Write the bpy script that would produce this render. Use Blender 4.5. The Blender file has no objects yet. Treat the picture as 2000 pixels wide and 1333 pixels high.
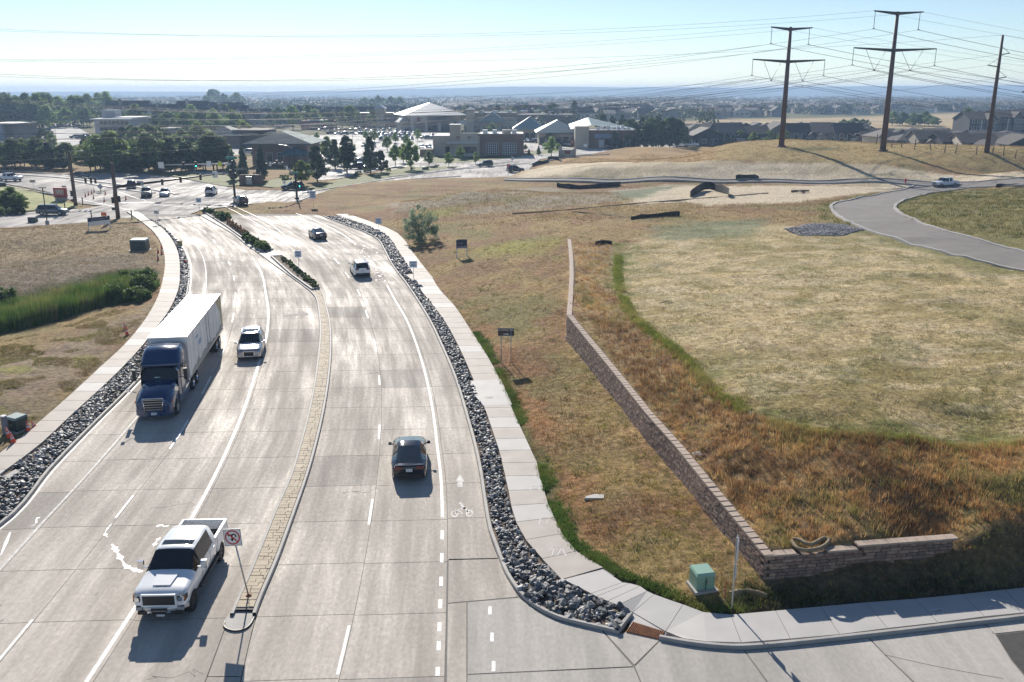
import bpy, math, random
import numpy as np
from mathutils import Vector, Matrix
R = math.radians
ORD = 'first second third fourth fifth sixth seventh eighth ninth tenth eleventh twelfth thirteenth fourteenth fifteenth sixteenth seventeenth eighteenth nineteenth twentieth twenty-first twenty-second twenty-third twenty-fourth twenty-fifth twenty-sixth'.split()
random.seed(7); np.random.seed(7)
SC = bpy.context.scene
COL = SC.collection
# ------------------------------------------------------------------ camera
CAM_H = 20.0; PITCH = R(15.5); FPX = 1750.0
cam = bpy.data.cameras.new('camera'); cam_o = bpy.data.objects.new('camera', cam); COL.objects.link(cam_o)
cam.sensor_width = 36.0; cam.lens = 36.0*FPX/2000.0; cam.clip_start = 0.1; cam.clip_end = 40000
cam_o.location = (0, 0, CAM_H); cam_o.rotation_euler = (math.pi/2-PITCH, 0, 0)
SC.camera = cam_o
# ------------------------------------------------------------------ sky and sun
SUN_AZ, SUN_EL = R(15), R(28)          # sun ahead of the camera, 15 degrees to the left
W = bpy.data.worlds.new('World'); SC.world = W; W.use_nodes = True
wt = W.node_tree; bg = wt.nodes['Background']
sky = wt.nodes.new('ShaderNodeTexSky'); sky.sky_type = 'NISHITA'; sky.sun_disc = False
sky.sun_elevation = SUN_EL; sky.sun_rotation = -SUN_AZ; sky.altitude = 1800
sky.air_density = 1.0; sky.dust_density = 0.35; sky.ozone_density = 2.1
wt.links.new(sky.outputs[0], bg.inputs[0]); bg.inputs[1].default_value = 0.072
sun = bpy.data.lights.new('sun', 'SUN'); sun_o = bpy.data.objects.new('sun', sun); COL.objects.link(sun_o)
sun.energy = 4.7; sun.angle = R(0.53); sun.color = (1.0, 0.93, 0.83)
sd = Vector((-math.sin(SUN_AZ)*math.cos(SUN_EL), math.cos(SUN_AZ)*math.cos(SUN_EL), math.sin(SUN_EL)))
sun_o.rotation_euler = sd.to_track_quat('Z', 'Y').to_euler(); sun_o.location = (0, 0, 200)
vs = SC.view_settings
vs.view_transform = 'Standard'; vs.look = 'None'; vs.gamma = 1.0; vs.use_curve_mapping = False
vs.exposure = 0.62
# ------------------------------------------------------------------ helpers
CT, ST = math.cos(PITCH), math.sin(PITCH)
def at(u, v, z=0.0):
    """the place on the level z that the picture shows at (u, v)"""
    a = (u-1000)/FPX; b = (666.5-v)/FPX
    dy = CT+ST*b; dz = -ST+CT*b
    t = (z-CAM_H)/dz
    return Vector((a*t, dy*t, z))
def at_depth(u, v, Y):
    a = (u-1000)/FPX; b = (666.5-v)/FPX
    t = Y/(CT+ST*b)
    return Vector((a*t, Y, CAM_H+t*(-ST+CT*b)))
def px_of(x, y, z):
    d = y*CT-(z-CAM_H)*ST
    return 1000+FPX*x/d, 666.5-FPX*(y*ST+(z-CAM_H)*CT)/d
def sstep(a, b, x):
    t = np.clip((x-a)/(b-a), 0, 1); return t*t*(3-2*t)
class Pchip:
    """x as a smooth function of y through given points, straight beyond the ends"""
    def __init__(s, pts):
        p = sorted(((q[1], q[0]) for q in pts)); s.y = np.array([a for a, b in p]); s.x = np.array([b for a, b in p])
        h = np.diff(s.y); d = np.diff(s.x)/h; m = np.zeros(len(s.y)); m[0] = d[0]; m[-1] = d[-1]
        m[1:-1] = (h[1:]*d[:-1]+h[:-1]*d[1:])/(h[1:]+h[:-1]); s.m = m
    def __call__(s, y):
        y = np.asarray(y, float); i = np.clip(np.searchsorted(s.y, y)-1, 0, len(s.y)-2)
        h = s.y[i+1]-s.y[i]; t = (y-s.y[i])/h; tc = np.clip(t, 0, 1)
        r = (2*tc**3-3*tc**2+1)*s.x[i]+(tc**3-2*tc**2+tc)*h*s.m[i]+(-2*tc**3+3*tc**2)*s.x[i+1]+(tc**3-tc**2)*h*s.m[i+1]
        return r+np.where(t < 0, t*h*s.m[0], 0)+np.where(t > 1, (t-1)*h*s.m[-1], 0)
def line(px): return Pchip([at(u, v) for u, v in px])
def smooth_poly(pts, n=2):
    p = np.array(pts, float)
    for _ in range(n):
        q = [p[0]]
        for a, b in zip(p[:-1], p[1:]): q += [a*.75+b*.25, a*.25+b*.75]
        q.append(p[-1]); p = np.array(q)
    return p
def in_poly(x, y, poly):
    x = np.asarray(x, float); y = np.asarray(y, float); c = np.zeros(x.shape, bool); P = np.asarray(poly)
    j = len(P)-1
    for i in range(len(P)):
        xi, yi, xj, yj = P[i][0], P[i][1], P[j][0], P[j][1]
        if yi != yj:
            c ^= ((yi > y) != (yj > y)) & (x < (xj-xi)*(y-yi)/(yj-yi)+xi)
        j = i
    return c
def pxpoly(pts, z=0.0): return [at(u, v, z)[:2] for u, v in pts]
def dist_line(x, y, poly):
    d = np.full(np.shape(x), 1e9)
    for a, b in zip(poly[:-1], poly[1:]):
        ax, ay = a[0], a[1]; bx, by = b[0]-ax, b[1]-ay
        t = np.clip(((x-ax)*bx+(y-ay)*by)/(bx*bx+by*by+1e-9), 0, 1)
        d = np.minimum(d, np.hypot(x-ax-t*bx, y-ay-t*by))
    return d
_rs = np.random.RandomState(3)
_tab = _rs.rand(256, 256)
def vnoise(x, y):
    xi = np.floor(x).astype(int); yi = np.floor(y).astype(int); fx = x-xi; fy = y-yi
    fx = fx*fx*(3-2*fx); fy = fy*fy*(3-2*fy)
    a = _tab[xi & 255, yi & 255]; b = _tab[(xi+1) & 255, yi & 255]; c = _tab[xi & 255, (yi+1) & 255]; d = _tab[(xi+1) & 255, (yi+1) & 255]
    return (a*(1-fx)+b*fx)*(1-fy)+(c*(1-fx)+d*fx)*fy
def fbm(x, y, o=4):
    r = 0; a = .5; n = 0
    for k in range(o): r = r+a*vnoise(x*2**k+17*k, y*2**k+31*k); n += a; a *= .5
    return r/n
class MB:
    """collects faces; build() links them as one mesh object"""
    def __init__(s): s.v = []; s.f = []; s.m = []; s.s = []
    def add(s, vs_, fs, mi=0, smooth=False):
        o = len(s.v); s.v += [tuple(v) for v in vs_]
        for f in fs: s.f.append(tuple(i+o for i in f)); s.m.append(mi); s.s.append(smooth)
        return s
    def box(s, c, size, rz=0.0, mi=0, taper=1.0, M=None):
        hx, hy, hz = size[0]/2, size[1]/2, size[2]/2; cs, sn = math.cos(rz), math.sin(rz); vv = []
        for z in (-hz, hz):
            k = taper if z > 0 else 1.0
            for x, y in ((-hx, -hy), (hx, -hy), (hx, hy), (-hx, hy)):
                x *= k; y *= k
                p = Vector((c[0]+x*cs-y*sn, c[1]+x*sn+y*cs, c[2]+z)); vv.append(M @ p if M else p)
        return s.add(vv, [(3, 2, 1, 0), (4, 5, 6, 7), (0, 1, 5, 4), (1, 2, 6, 5), (2, 3, 7, 6), (3, 0, 4, 7)], mi)
    def tube(s, pts, r, n=6, mi=0, smooth=True, caps=True):
        pts = [Vector(p) for p in pts]; rr = r if isinstance(r, (list, tuple)) else [r]*len(pts); o = len(s.v); 
        for i, p in enumerate(pts):
            d = (pts[min(i+1, len(pts)-1)]-pts[max(i-1, 0)]).normalized()
            a = Vector((0, 0, 1)) if abs(d.z) < .9 else Vector((1, 0, 0)); e = d.cross(a).normalized(); g = d.cross(e).normalized()
            for k in range(n):
                t = 2*math.pi*k/n; s.v.append(tuple(p+e*math.cos(t)*rr[i]+g*math.sin(t)*rr[i]))
        for i in range(len(pts)-1):
            for k in range(n):
                a = o+i*n+k; b = o+i*n+(k+1) % n
                s.f.append((a, b, b+n, a+n)); s.m.append(mi); s.s.append(smooth)
        if caps:
            s.f.append(tuple(o+k for k in range(n))[::-1]); s.m.append(mi); s.s.append(False)
            q = o+(len(pts)-1)*n; s.f.append(tuple(q+k for k in range(n))); s.m.append(mi); s.s.append(False)
        return s
    def lathe(s, prof, c=(0, 0, 0), axis='Z', n=16, mi=0, smooth=True):
        o = len(s.v)
        for r, h in prof:
            for k in range(n):
                t = 2*math.pi*k/n; a, b = r*math.cos(t), r*math.sin(t)
                p = (a, b, h) if axis == 'Z' else ((h, a, b) if axis == 'X' else (a, h, b))
                s.v.append((p[0]+c[0], p[1]+c[1], p[2]+c[2]))
        for i in range(len(prof)-1):
            for k in range(n):
                a = o+i*n+k; b = o+i*n+(k+1) % n; s.f.append((a, b, b+n, a+n)); s.m.append(mi); s.s.append(smooth)
        return s
    def prism(s, poly, z0, z1, mi=0, top_mi=None, bottom=False):
        n = len(poly); ar = sum(poly[i][0]*poly[(i+1) % n][1]-poly[(i+1) % n][0]*poly[i][1] for i in range(n))
        if ar < 0: poly = poly[::-1]
        zz = z1 if hasattr(z1, '__len__') else [z1]*n
        if ar < 0 and hasattr(z1, '__len__'): zz = zz[::-1]
        vv = [(p[0], p[1], z0) for p in poly]+[(p[0], p[1], z) for p, z in zip(poly, zz)]
        s.add(vv, [tuple(range(n, 2*n))], mi if top_mi is None else top_mi)
        s.add(vv, [(i, (i+1) % n, n+(i+1) % n, n+i) for i in range(n)], mi)
        if bottom: s.add(vv, [tuple(range(n))[::-1]], mi)
        return s
    def sheet(s, poly, z, mi=0):
        n = len(poly); ar = sum(poly[i][0]*poly[(i+1) % n][1]-poly[(i+1) % n][0]*poly[i][1] for i in range(n))
        if ar < 0: poly = poly[::-1]
        return s.add([(p[0], p[1], z) for p in poly], [tuple(range(n))], mi)
    def loft(s, rings, mi=0, smooth=True, closed=False, mif=None):
        o = len(s.v); n = len(rings[0])
        for r in rings: s.v += [tuple(p) for p in r]
        for i in range(len(rings)-1):
            for k in range(n if closed else n-1):
                a = o+i*n+k; b = o+i*n+(k+1) % n
                s.f.append((a, b, b+n, a+n)); s.m.append(mif(i, k) if mif else mi); s.s.append(smooth)
        return s
    def mesh(s, name, mats):
        me = bpy.data.meshes.new(name); me.from_pydata(s.v, [], s.f)
        for m in (mats if isinstance(mats, (list, tuple)) else [mats]): me.materials.append(m)
        if len(s.f):
            me.polygons.foreach_set('material_index', s.m); me.polygons.foreach_set('use_smooth', s.s)
        me.update(); return me
    def build(s, name, mats, parent=None, loc=None, rz=0.0):
        return link(name, s.mesh(name, mats), parent, loc, rz)
def link(name, me, parent=None, loc=None, rz=0.0):
    o = bpy.data.objects.new(name, me); COL.objects.link(o)
    if parent: o.parent = parent
    if loc is not None: o.location = loc
    if rz: o.rotation_euler = (0, 0, rz)
    return o
def tag(o, label=None, cat=None, group=None, kind=None):
    if label: o['label'] = label
    if cat: o['category'] = cat
    if group: o['group'] = group
    if kind: o['kind'] = kind
    return o
def thing(name, label, cat, loc=(0, 0, 0), rz=0.0, group=None):
    o = bpy.data.objects.new(name, None); COL.objects.link(o); o.location = loc; o.rotation_euler = (0, 0, rz)
    o.empty_display_size = .3
    return tag(o, label, cat, group)
KIDS = {}
def kids(o): return [c for c in COL.objects if c.parent == o]
def copy_tree(src, loc, rz=None, label=None, group=None, scale=None):
    if src.name not in KIDS: KIDS[src.name] = [(c, [g for g in COL.objects if g.parent == c]) for c in COL.objects if c.parent == src]
    r = src.copy(); COL.objects.link(r); r.location = loc
    if rz is not None: r.rotation_euler = (0, 0, rz)
    if scale: r.scale = scale
    if label: r['label'] = label
    if group: r['group'] = group
    for c, gs in KIDS[src.name]:
        d = c.copy(); COL.objects.link(d); d.parent = r
        for g in gs: e = g.copy(); COL.objects.link(e); e.parent = d
    return r
def fast_mesh(name, co, faces, mats, color=None, smooth=False):
    """big triangle or quad mesh straight from arrays, with an optional colour per vertex"""
    me = bpy.data.meshes.new(name); nf, k = faces.shape
    me.vertices.add(len(co)); me.vertices.foreach_set('co', co.astype(np.float32).ravel())
    me.loops.add(nf*k); me.loops.foreach_set('vertex_index', faces.astype(np.int32).ravel())
    me.polygons.add(nf); me.polygons.foreach_set('loop_start', np.arange(0, nf*k, k, dtype=np.int32))
    me.polygons.foreach_set('loop_total', np.full(nf, k, dtype=np.int32))
    if smooth: me.polygons.foreach_set('use_smooth', np.ones(nf, bool))
    for m in (mats if isinstance(mats, (list, tuple)) else [mats]): me.materials.append(m)
    if color is not None:
        a = me.color_attributes.new('tint', 'FLOAT_COLOR', 'POINT')
        a.data.foreach_set('color', np.concatenate([color, np.ones((len(color), 1))], 1).astype(np.float32).ravel())
    me.update(calc_edges=True); me.validate(); return me
# ------------------------------------------------------------------ materials
def mat(name, col, rough=.6, metal=0.0, spec=.5, coat=0.0, vary=0.0, scale=3.0, bump=0.0, emit=None, emit_s=0.0, bscale=None):
    m = bpy.data.materials.new(name); m.use_nodes = True; t = m.node_tree; b = t.nodes['Principled BSDF']
    b.inputs['Base Color'].default_value = (*col, 1); b.inputs['Roughness'].default_value = rough
    b.inputs['Metallic'].default_value = metal; b.inputs['Specular IOR Level'].default_value = spec
    if coat: b.inputs['Coat Weight'].default_value = coat; b.inputs['Coat Roughness'].default_value = .04
    if emit: b.inputs['Emission Color'].default_value = (*emit, 1); b.inputs['Emission Strength'].default_value = emit_s
    if vary or bump:
        tc = t.nodes.new('ShaderNodeTexCoord'); nz = t.nodes.new('ShaderNodeTexNoise')
        nz.inputs['Scale'].default_value = scale; nz.inputs['Detail'].default_value = 5
        t.links.new(tc.outputs['Object'], nz.inputs['Vector'])
        if vary:
            mr = t.nodes.new('ShaderNodeMapRange'); mr.inputs[1].default_value = .3; mr.inputs[2].default_value = .7
            mr.inputs[3].default_value = 1-vary; mr.inputs[4].default_value = 1+vary
            hs = t.nodes.new('ShaderNodeMix'); hs.data_type = 'RGBA'; hs.blend_type = 'MULTIPLY'; hs.inputs[0].default_value = 1
            hs.inputs[6].default_value = (*col, 1)
            t.links.new(nz.outputs[0], mr.inputs[0]); t.links.new(mr.outputs[0], hs.inputs[7]); t.links.new(hs.outputs[2], b.inputs['Base Color'])
        if bump:
            n2 = nz
            if bscale:
                n2 = t.nodes.new('ShaderNodeTexNoise'); n2.inputs['Scale'].default_value = bscale; n2.inputs['Detail'].default_value = 4
                t.links.new(tc.outputs['Object'], n2.inputs['Vector'])
            bp = t.nodes.new('ShaderNodeBump'); bp.inputs['Strength'].default_value = bump; bp.inputs['Distance'].default_value = .05
            t.links.new(n2.outputs[0], bp.inputs['Height']); t.links.new(bp.outputs[0], b.inputs['Normal'])
    return m
def nodes(m): return m.node_tree, m.node_tree.nodes['Principled BSDF']
def new(t, kind, **kw):
    n = t.nodes.new(kind)
    for k, v in kw.items():
        if k.startswith('i'): n.inputs[int(k[1:])].default_value = v
        else: setattr(n, k, v)
    return n
def tint_mat(name, rough=.9, vary=.3, scale=2.0, trans=0.0, bump=.0, bscale=6.0, spec=.2):
    """takes the colour of the thing itself from the vertex attribute and adds fine variation"""
    m = bpy.data.materials.new(name); m.use_nodes = True; t, b = nodes(m)
    at_ = new(t, 'ShaderNodeAttribute', attribute_name='tint'); geo = new(t, 'ShaderNodeNewGeometry')
    nz = new(t, 'ShaderNodeTexNoise'); nz.inputs['Scale'].default_value = scale; nz.inputs['Detail'].default_value = 6; nz.inputs['Roughness'].default_value = .65
    t.links.new(geo.outputs['Position'], nz.inputs['Vector'])
    mr = new(t, 'ShaderNodeMapRange', i1=.3, i2=.7, i3=1-vary, i4=1+vary); t.links.new(nz.outputs[0], mr.inputs[0])
    mx = new(t, 'ShaderNodeMix', data_type='RGBA', blend_type='MULTIPLY'); mx.inputs[0].default_value = 1
    t.links.new(at_.outputs['Color'], mx.inputs[6]); t.links.new(mr.outputs[0], mx.inputs[7])
    t.links.new(mx.outputs[2], b.inputs['Base Color']); b.inputs['Roughness'].default_value = rough; b.inputs['Specular IOR Level'].default_value = spec
    if bump:
        n2 = new(t, 'ShaderNodeTexNoise'); n2.inputs['Scale'].default_value = bscale; n2.inputs['Detail'].default_value = 8; n2.inputs['Roughness'].default_value = .7
        t.links.new(geo.outputs['Position'], n2.inputs['Vector'])
        bp = new(t, 'ShaderNodeBump'); bp.inputs['Strength'].default_value = bump; bp.inputs['Distance'].default_value = .25
        t.links.new(n2.outputs[0], bp.inputs['Height']); t.links.new(bp.outputs[0], b.inputs['Normal'])
    if trans:
        tr = new(t, 'ShaderNodeBsdfTranslucent'); ms = new(t, 'ShaderNodeMixShader', i0=trans); out = t.nodes['Material Output']
        t.links.new(mx.outputs[2], tr.inputs[0]); t.links.new(b.outputs[0], ms.inputs[1]); t.links.new(tr.outputs[0], ms.inputs[2]); t.links.new(ms.outputs[0], out.inputs[0])
    return m
def leaf_mat(name, col, trans=.4, vary=.35):
    m = bpy.data.materials.new(name); m.use_nodes = True; t, b = nodes(m)
    geo = new(t, 'ShaderNodeNewGeometry'); oi = new(t, 'ShaderNodeObjectInfo')
    mr = new(t, 'ShaderNodeMapRange', i3=1-vary, i4=1+vary); t.links.new(geo.outputs['Random Per Island'], mr.inputs[0])
    m2 = new(t, 'ShaderNodeMapRange', i3=.75, i4=1.3); t.links.new(oi.outputs['Random'], m2.inputs[0])
    mu = new(t, 'ShaderNodeMath', operation='MULTIPLY'); t.links.new(mr.outputs[0], mu.inputs[0]); t.links.new(m2.outputs[0], mu.inputs[1])
    mx = new(t, 'ShaderNodeMix', data_type='RGBA', blend_type='MULTIPLY'); mx.inputs[0].default_value = 1; mx.inputs[6].default_value = (*col, 1)
    t.links.new(mu.outputs[0], mx.inputs[7]); t.links.new(mx.outputs[2], b.inputs['Base Color']); b.inputs['Roughness'].default_value = .6; b.inputs['Specular IOR Level'].default_value = .25
    tr = new(t, 'ShaderNodeBsdfTranslucent'); ms = new(t, 'ShaderNodeMixShader', i0=trans); out = t.nodes['Material Output']
    t.links.new(mx.outputs[2], tr.inputs[0]); t.links.new(b.outputs[0], ms.inputs[1]); t.links.new(tr.outputs[0], ms.inputs[2]); t.links.new(ms.outputs[0], out.inputs[0])
    return m
def road_mat(name, col, glare=1.0, lane=False):
    """worn concrete: long streaks along the wheel tracks, cross grooves, polished patches"""
    m = bpy.data.materials.new(name); m.use_nodes = True; t, b = nodes(m)
    geo = new(t, 'ShaderNodeNewGeometry'); src = geo.outputs['Position']
    if lane: src = new(t, 'ShaderNodeAttribute', attribute_name='lane').outputs['Vector']
    def noise(sx, sy, sc, det=5, ro=.6):
        mp = new(t, 'ShaderNodeMapping'); mp.inputs['Scale'].default_value = (sx, sy, 1); t.links.new(src, mp.inputs[0])
        n = new(t, 'ShaderNodeTexNoise'); n.inputs['Scale'].default_value = sc; n.inputs['Detail'].default_value = det; n.inputs['Roughness'].default_value = ro
        t.links.new(mp.outputs[0], n.inputs['Vector']); return n.outputs[0]
    big = noise(1, .45, .12, 3); streak = noise(1, .07, 1.3, 4); fine = noise(1, .5, 7, 6, .7); cross = noise(.12, 1, 3.5, 3)
    def mrange(x, a, b_, c, d):
        n = new(t, 'ShaderNodeMapRange', i1=a, i2=b_, i3=c, i4=d); t.links.new(x, n.inputs[0]); return n.outputs[0]
    def math_(op, x, y):
        n = new(t, 'ShaderNodeMath', operation=op)
        for i, q in enumerate((x, y)):
            if isinstance(q, (int, float)): n.inputs[i].default_value = q
            else: t.links.new(q, n.inputs[i])
        return n.outputs[0]
    v = math_('MULTIPLY', mrange(big, .3, .7, .88, 1.12), mrange(streak, .3, .7, .87, 1.1)); v = math_('MULTIPLY', v, mrange(fine, .25, .75, .86, 1.14))
    at_ = new(t, 'ShaderNodeObjectInfo'); v = math_('MULTIPLY', v, mrange(at_.outputs['Random'], 0, 1, .955, 1.04))
    if lane:
        sx = new(t, 'ShaderNodeSeparateXYZ'); t.links.new(src, sx.inputs[0]); w_ = math_('COSINE', math_('MULTIPLY', math_('SUBTRACT', sx.outputs[0], .9), 3.49), 0.0); v = math_('MULTIPLY', v, mrange(math_('MULTIPLY', w_, mrange(big, .3, .7, .5, 1.0)), -1, 1, 1.05, .93))
    mx = new(t, 'ShaderNodeMix', data_type='RGBA', blend_type='MULTIPLY'); mx.inputs[0].default_value = 1; mx.inputs[6].default_value = (*col, 1)
    t.links.new(v, mx.inputs[7]); t.links.new(mx.outputs[2], b.inputs['Base Color'])
    s = math_('ADD', math_('MULTIPLY', big, .5), math_('MULTIPLY', streak, .5)); fleck = noise(1, .09, 4.5, 4, .65); s = math_('ADD', s, math_('MULTIPLY', math_('SUBTRACT', fine, .5), .35)); s = math_('ADD', s, math_('MULTIPLY', math_('SUBTRACT', fleck, .5), .22))
    ro = mrange(s, .37, .66, .9, .60); t.links.new(ro, b.inputs['Roughness'])
    sp = mrange(s, .42, .66, .02*glare, .17*glare); t.links.new(sp, b.inputs['Specular IOR Level'])
    h = math_('ADD', math_('MULTIPLY', fine, .6), math_('MULTIPLY', cross, .5))
    bp = new(t, 'ShaderNodeBump'); bp.inputs['Strength'].default_value = .25; bp.inputs['Distance'].default_value = .03
    t.links.new(h, bp.inputs['Height']); t.links.new(bp.outputs[0], b.inputs['Normal'])
    return m
MAT = {}
MAT['white_paint'] = mat('white_car_paint', (.80, .81, .82), .22, coat=.6)
MAT['black'] = mat('black_plastic', (.012, .012, .013), .5)
MAT['tyre'] = mat('tyre_rubber', (.018, .018, .018), .85)
MAT['glass'] = mat('dark_car_glass', (.012, .016, .02), .04, spec=.7)
MAT['chrome'] = mat('chrome', (.75, .76, .78), .12, metal=1.0)
MAT['alloy'] = mat('alloy_rim', (.45, .46, .48), .3, metal=1.0)
MAT['lamp'] = mat('headlamp_lens', (.30, .31, .33), .08, coat=.5)
MAT['amber'] = mat('amber_lens', (.75, .22, .02), .2)
MAT['red_lens'] = mat('tail_lamp_lens', (.13, .007, .009), .2, coat=.5)
MAT['plate'] = mat('plate', (.6, .62, .66), .4)
MAT['steel'] = mat('galvanised_steel', (.42, .43, .44), .42, metal=.7, vary=.12)
MAT['dark_steel'] = mat('dark_painted_steel', (.035, .03, .028), .5, vary=.2)
MAT['rust_steel'] = mat('weathering_steel', (.085, .042, .032), .65, vary=.25, scale=1.5)
MAT['white'] = mat('white_sign_sheet', (.72, .72, .72), .4)
MAT['sign_back'] = mat('bare_sign_back', (.34, .38, .44), .4, metal=.3)
MAT['concrete'] = mat('kerb_concrete', (.36, .345, .325), .75, vary=.14, scale=1.2, bump=.15, bscale=14)
MAT['walk'] = mat('sidewalk_concrete', (.40, .36, .32), .75, vary=.1, scale=.9, bump=.12, bscale=20)
MAT['walk_new'] = mat('new_sidewalk_concrete', (.44, .425, .41), .72, vary=.07, scale=.9, bump=.1, bscale=20)
MAT['marking'] = mat('worn_white_marking', (.76, .75, .73), .6, spec=.3, vary=.22, scale=6)
MAT['faint'] = mat('faint_worn_line', (.60, .58, .55), .7, spec=.2, vary=.3, scale=3)
MAT['orange'] = mat('cone_orange', (.85, .09, .02), .45)
MAT['tan_paver'] = mat('tan_stamped_concrete', (.43, .36, .265), .8, vary=.16, scale=1.6, bump=.3, bscale=9)
MAT['rock'] = mat('dark_rock', (.24, .237, .232), .62, vary=.35, scale=2.5, bump=.5, bscale=8)
MAT['rock_pale'] = mat('pale_rock', (.47, .455, .435), .62, vary=.3, scale=2.5, bump=.5, bscale=8)
MAT['rock_dark'] = mat('black_rock', (.11, .11, .112), .6, vary=.35, scale=2.5, bump=.5, bscale=8)
MAT['soil'] = mat('bed_soil', (.13, .095, .07), .95, vary=.3, bump=.5)
MAT['joint'] = mat('joint_filler', (.17, .16, .15), .9)
MAT['road'] = road_mat('concrete_road', (.50, .455, .40), lane=True)
MAT['road_dark'] = road_mat('patched_concrete', (.42, .385, .345), .5, lane=True)
MAT['street'] = road_mat('cross_street_concrete', (.37, .35, .33), 1.0)
MAT['lot'] = road_mat('parking_concrete', (.50, .48, .45), .5)
MAT['apron'] = road_mat('pale_apron_concrete', (.45, .425, .39), .2)
MAT['asphalt'] = mat('asphalt', (.055, .053, .05), .8, vary=.2, bump=.2)
MAT['grey_asphalt'] = mat('grey_street_asphalt', (.175, .158, .142), .85, vary=.1, scale=.6, bump=.15, bscale=10)
def paint(name, col, rough=.25, metal=0.0): return mat(name, col, rough, metal=metal, coat=.7)
# ================================================================== lines of the place (edges on the ground, from the near end to the far end)
LK = line([(-260,1262),(0,1030),(13,1020),(102,917),(178,838),(270,746),(318,690),(345,640),(365,584),(371,543),(369,510),(355,482),(330,455),(306,438),(272,416)])
LROCK = line([(-260,1150),(0,932),(70,880),(140,815),(200,760),(260,700),(305,645),(330,610),(348,570),(352,530),(348,495),(335,468),(308,439),(300,434)])
LWALK = line([(-260,1075),(0,890),(75,830),(130,782),(200,717),(240,680),(280,632),(305,590),(318,550),(322,510),(315,478),(300,455),(279,437),(262,425)])
E1 = line([(-150,1265),(0,1112),(84,1020),(163,935),(224,866),(265,818),(330,730),(372,660),(399,584),(403,548),(402,528),(393,495),(367,464),(334,436),(300,417)])
D1 = line([(-120,1430),(35,1245),(243,990),(350,850),(403,754),(439,678),(455,622),(460,578),(457,543),(448,515),(435,490),(417,469),(398,451),(370,432)])
S1 = line([(70,1480),(168,1333),(265,1185),(380,1003),(452,860),(477,799),(499,731),(520,659),(524,609),(519,573),(512,538),(500,512),(478,487),(440,462),(400,437)])
MKL = line([(340,1480),(400,1333),(452,1195),(482,1128),(510,1062),(535,1000),(563,938),(585,868),(606,785),(619,705),(624,645),(620,600),(618,588),(608,573),(589,558),(558,535),(531,516),(506,497),(481,480),(456,459),(427,442),(400,427),(380,414)])
MKR = line([(440,1480),(470,1333),(504,1195),(544,1097),(579,1000),(603,930),(627,840),(641,765),(648,690),(647,640),(639,600),(630,572),(616,554),(585,527),(560,508),(531,486),(484,457),(448,433),(415,419),(392,411)])
D2 = line([(625,1450),(671,1270),(724,1000),(741,840),(741,743),(732,670),(717,616),(701,572),(680,540),(657,510),(625,483),(575,451),(520,424),(470,404)])
E2 = line([(852,1480),(855,1310),(857,1258),(860,1180),(863,1078),(864,1011),(861,931),(854,872),(848,820),(830,728),(814,675),(794,625),(769,582),(756,558),(733,521),(710,489),(689,472),(650,447),(600,425),(560,411),(520,398)])
RK = line([(985,1118),(974,1093),(955,1041),(945,988),(936,925),(925,872),(911,820),(890,748),(861,677),(841,634),(819,596),(792,555),(767,522),(749,488),(738,470),(717,457),(668,438),(605,414),(560,398),(545,392)])
RROCK = line([(1058,1097),(1037,1074),(1014,1040),(1001,1005),(993,965),(984,925),(974,883),(962,847),(953,820),(940,785),(920,735),(893,675),(868,630),(843,596),(823,571),(812,546),(794,517),(776,490),(765,472),(751,459),(717,443),(672,427),(627,409),(590,397)])
RWALK = line([(1149,1094),(1115,1071),(1092,1033),(1075,999),(1064,971),(1060,946),(1050,925),(1048,904),(1037,883),(1024,854),(1008,820),(985,766),(964,720),(942,683),(917,644),(886,598),(861,571),(841,540),(823,517),(803,490),(789,470),(774,456),(740,441),(695,425),(636,407),(600,393)])
WALK_FRONT = [(1149,1094),(1207,1128),(1244,1142),(1287,1163),(1333,1180),(1374,1197),(1428,1201),(1460,1197),(1550,1188),(1601,1185),(1780,1170),(1901,1156),(2000,1148),(2300,1115),(2700,1070)]
WALK_EDGE = [RWALKP for RWALKP in pxpoly(WALK_FRONT)]
# the sidewalk edge on the field side as one polyline, far end first
_ys = np.linspace(150, at(1149,1094).y, 60)
SIDE = [(float(RWALK(y)), y) for y in _ys[:-1]]+[tuple(p) for p in WALK_EDGE]
# ------------------------------------------------------------------ retaining wall: base line of the front face
WB = [(1491,1135,.42),(1377,1000,.55),(1320,927,.62),(1260,858,.7),(1200,780,.8),(1140,705,.9),(1107,664,1.0)]
WT_ = [(1495,1085),(1420,1000),(1358,922),(1302,852),(1243,778),(1184,705),(1115,618)]
WALL = []           # x, y, z of the foot, z of the top
for (u, v, z), (tu, tv) in zip(WB, WT_):
    p = at(u, v, z); WALL.append([p.x, p.y, z, 0])
_tops = [1.62,2.02,2.17,2.34,2.55,2.83,3.08]
for w, t in zip(WALL, _tops): w[3] = t
_far = at(1109,466,2.95)
for k in range(1, 6):
    f = k/5; a = WALL[6]
    WALL.append([a[0]+(_far.x-a[0])*f+.25*math.sin(math.pi*f), a[1]+(_far.y-a[1])*f, 1.0+1.75*f, 3.08-.1*f])
WALL = [list(map(float, w)) for w in WALL]
WX = Pchip([(w[0], w[1]) for w in WALL]); WZ0 = Pchip([(w[2], w[1]) for w in WALL]); WZ1 = Pchip([(w[3], w[1]) for w in WALL])
_c = at(1491,1135,.42); _e = at(1860,1075,1.15)
RET = [[_c.x, _c.y, .42, 1.62], [_e.x, _e.y, 1.15, 1.6]]      # the short return along the side street
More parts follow.
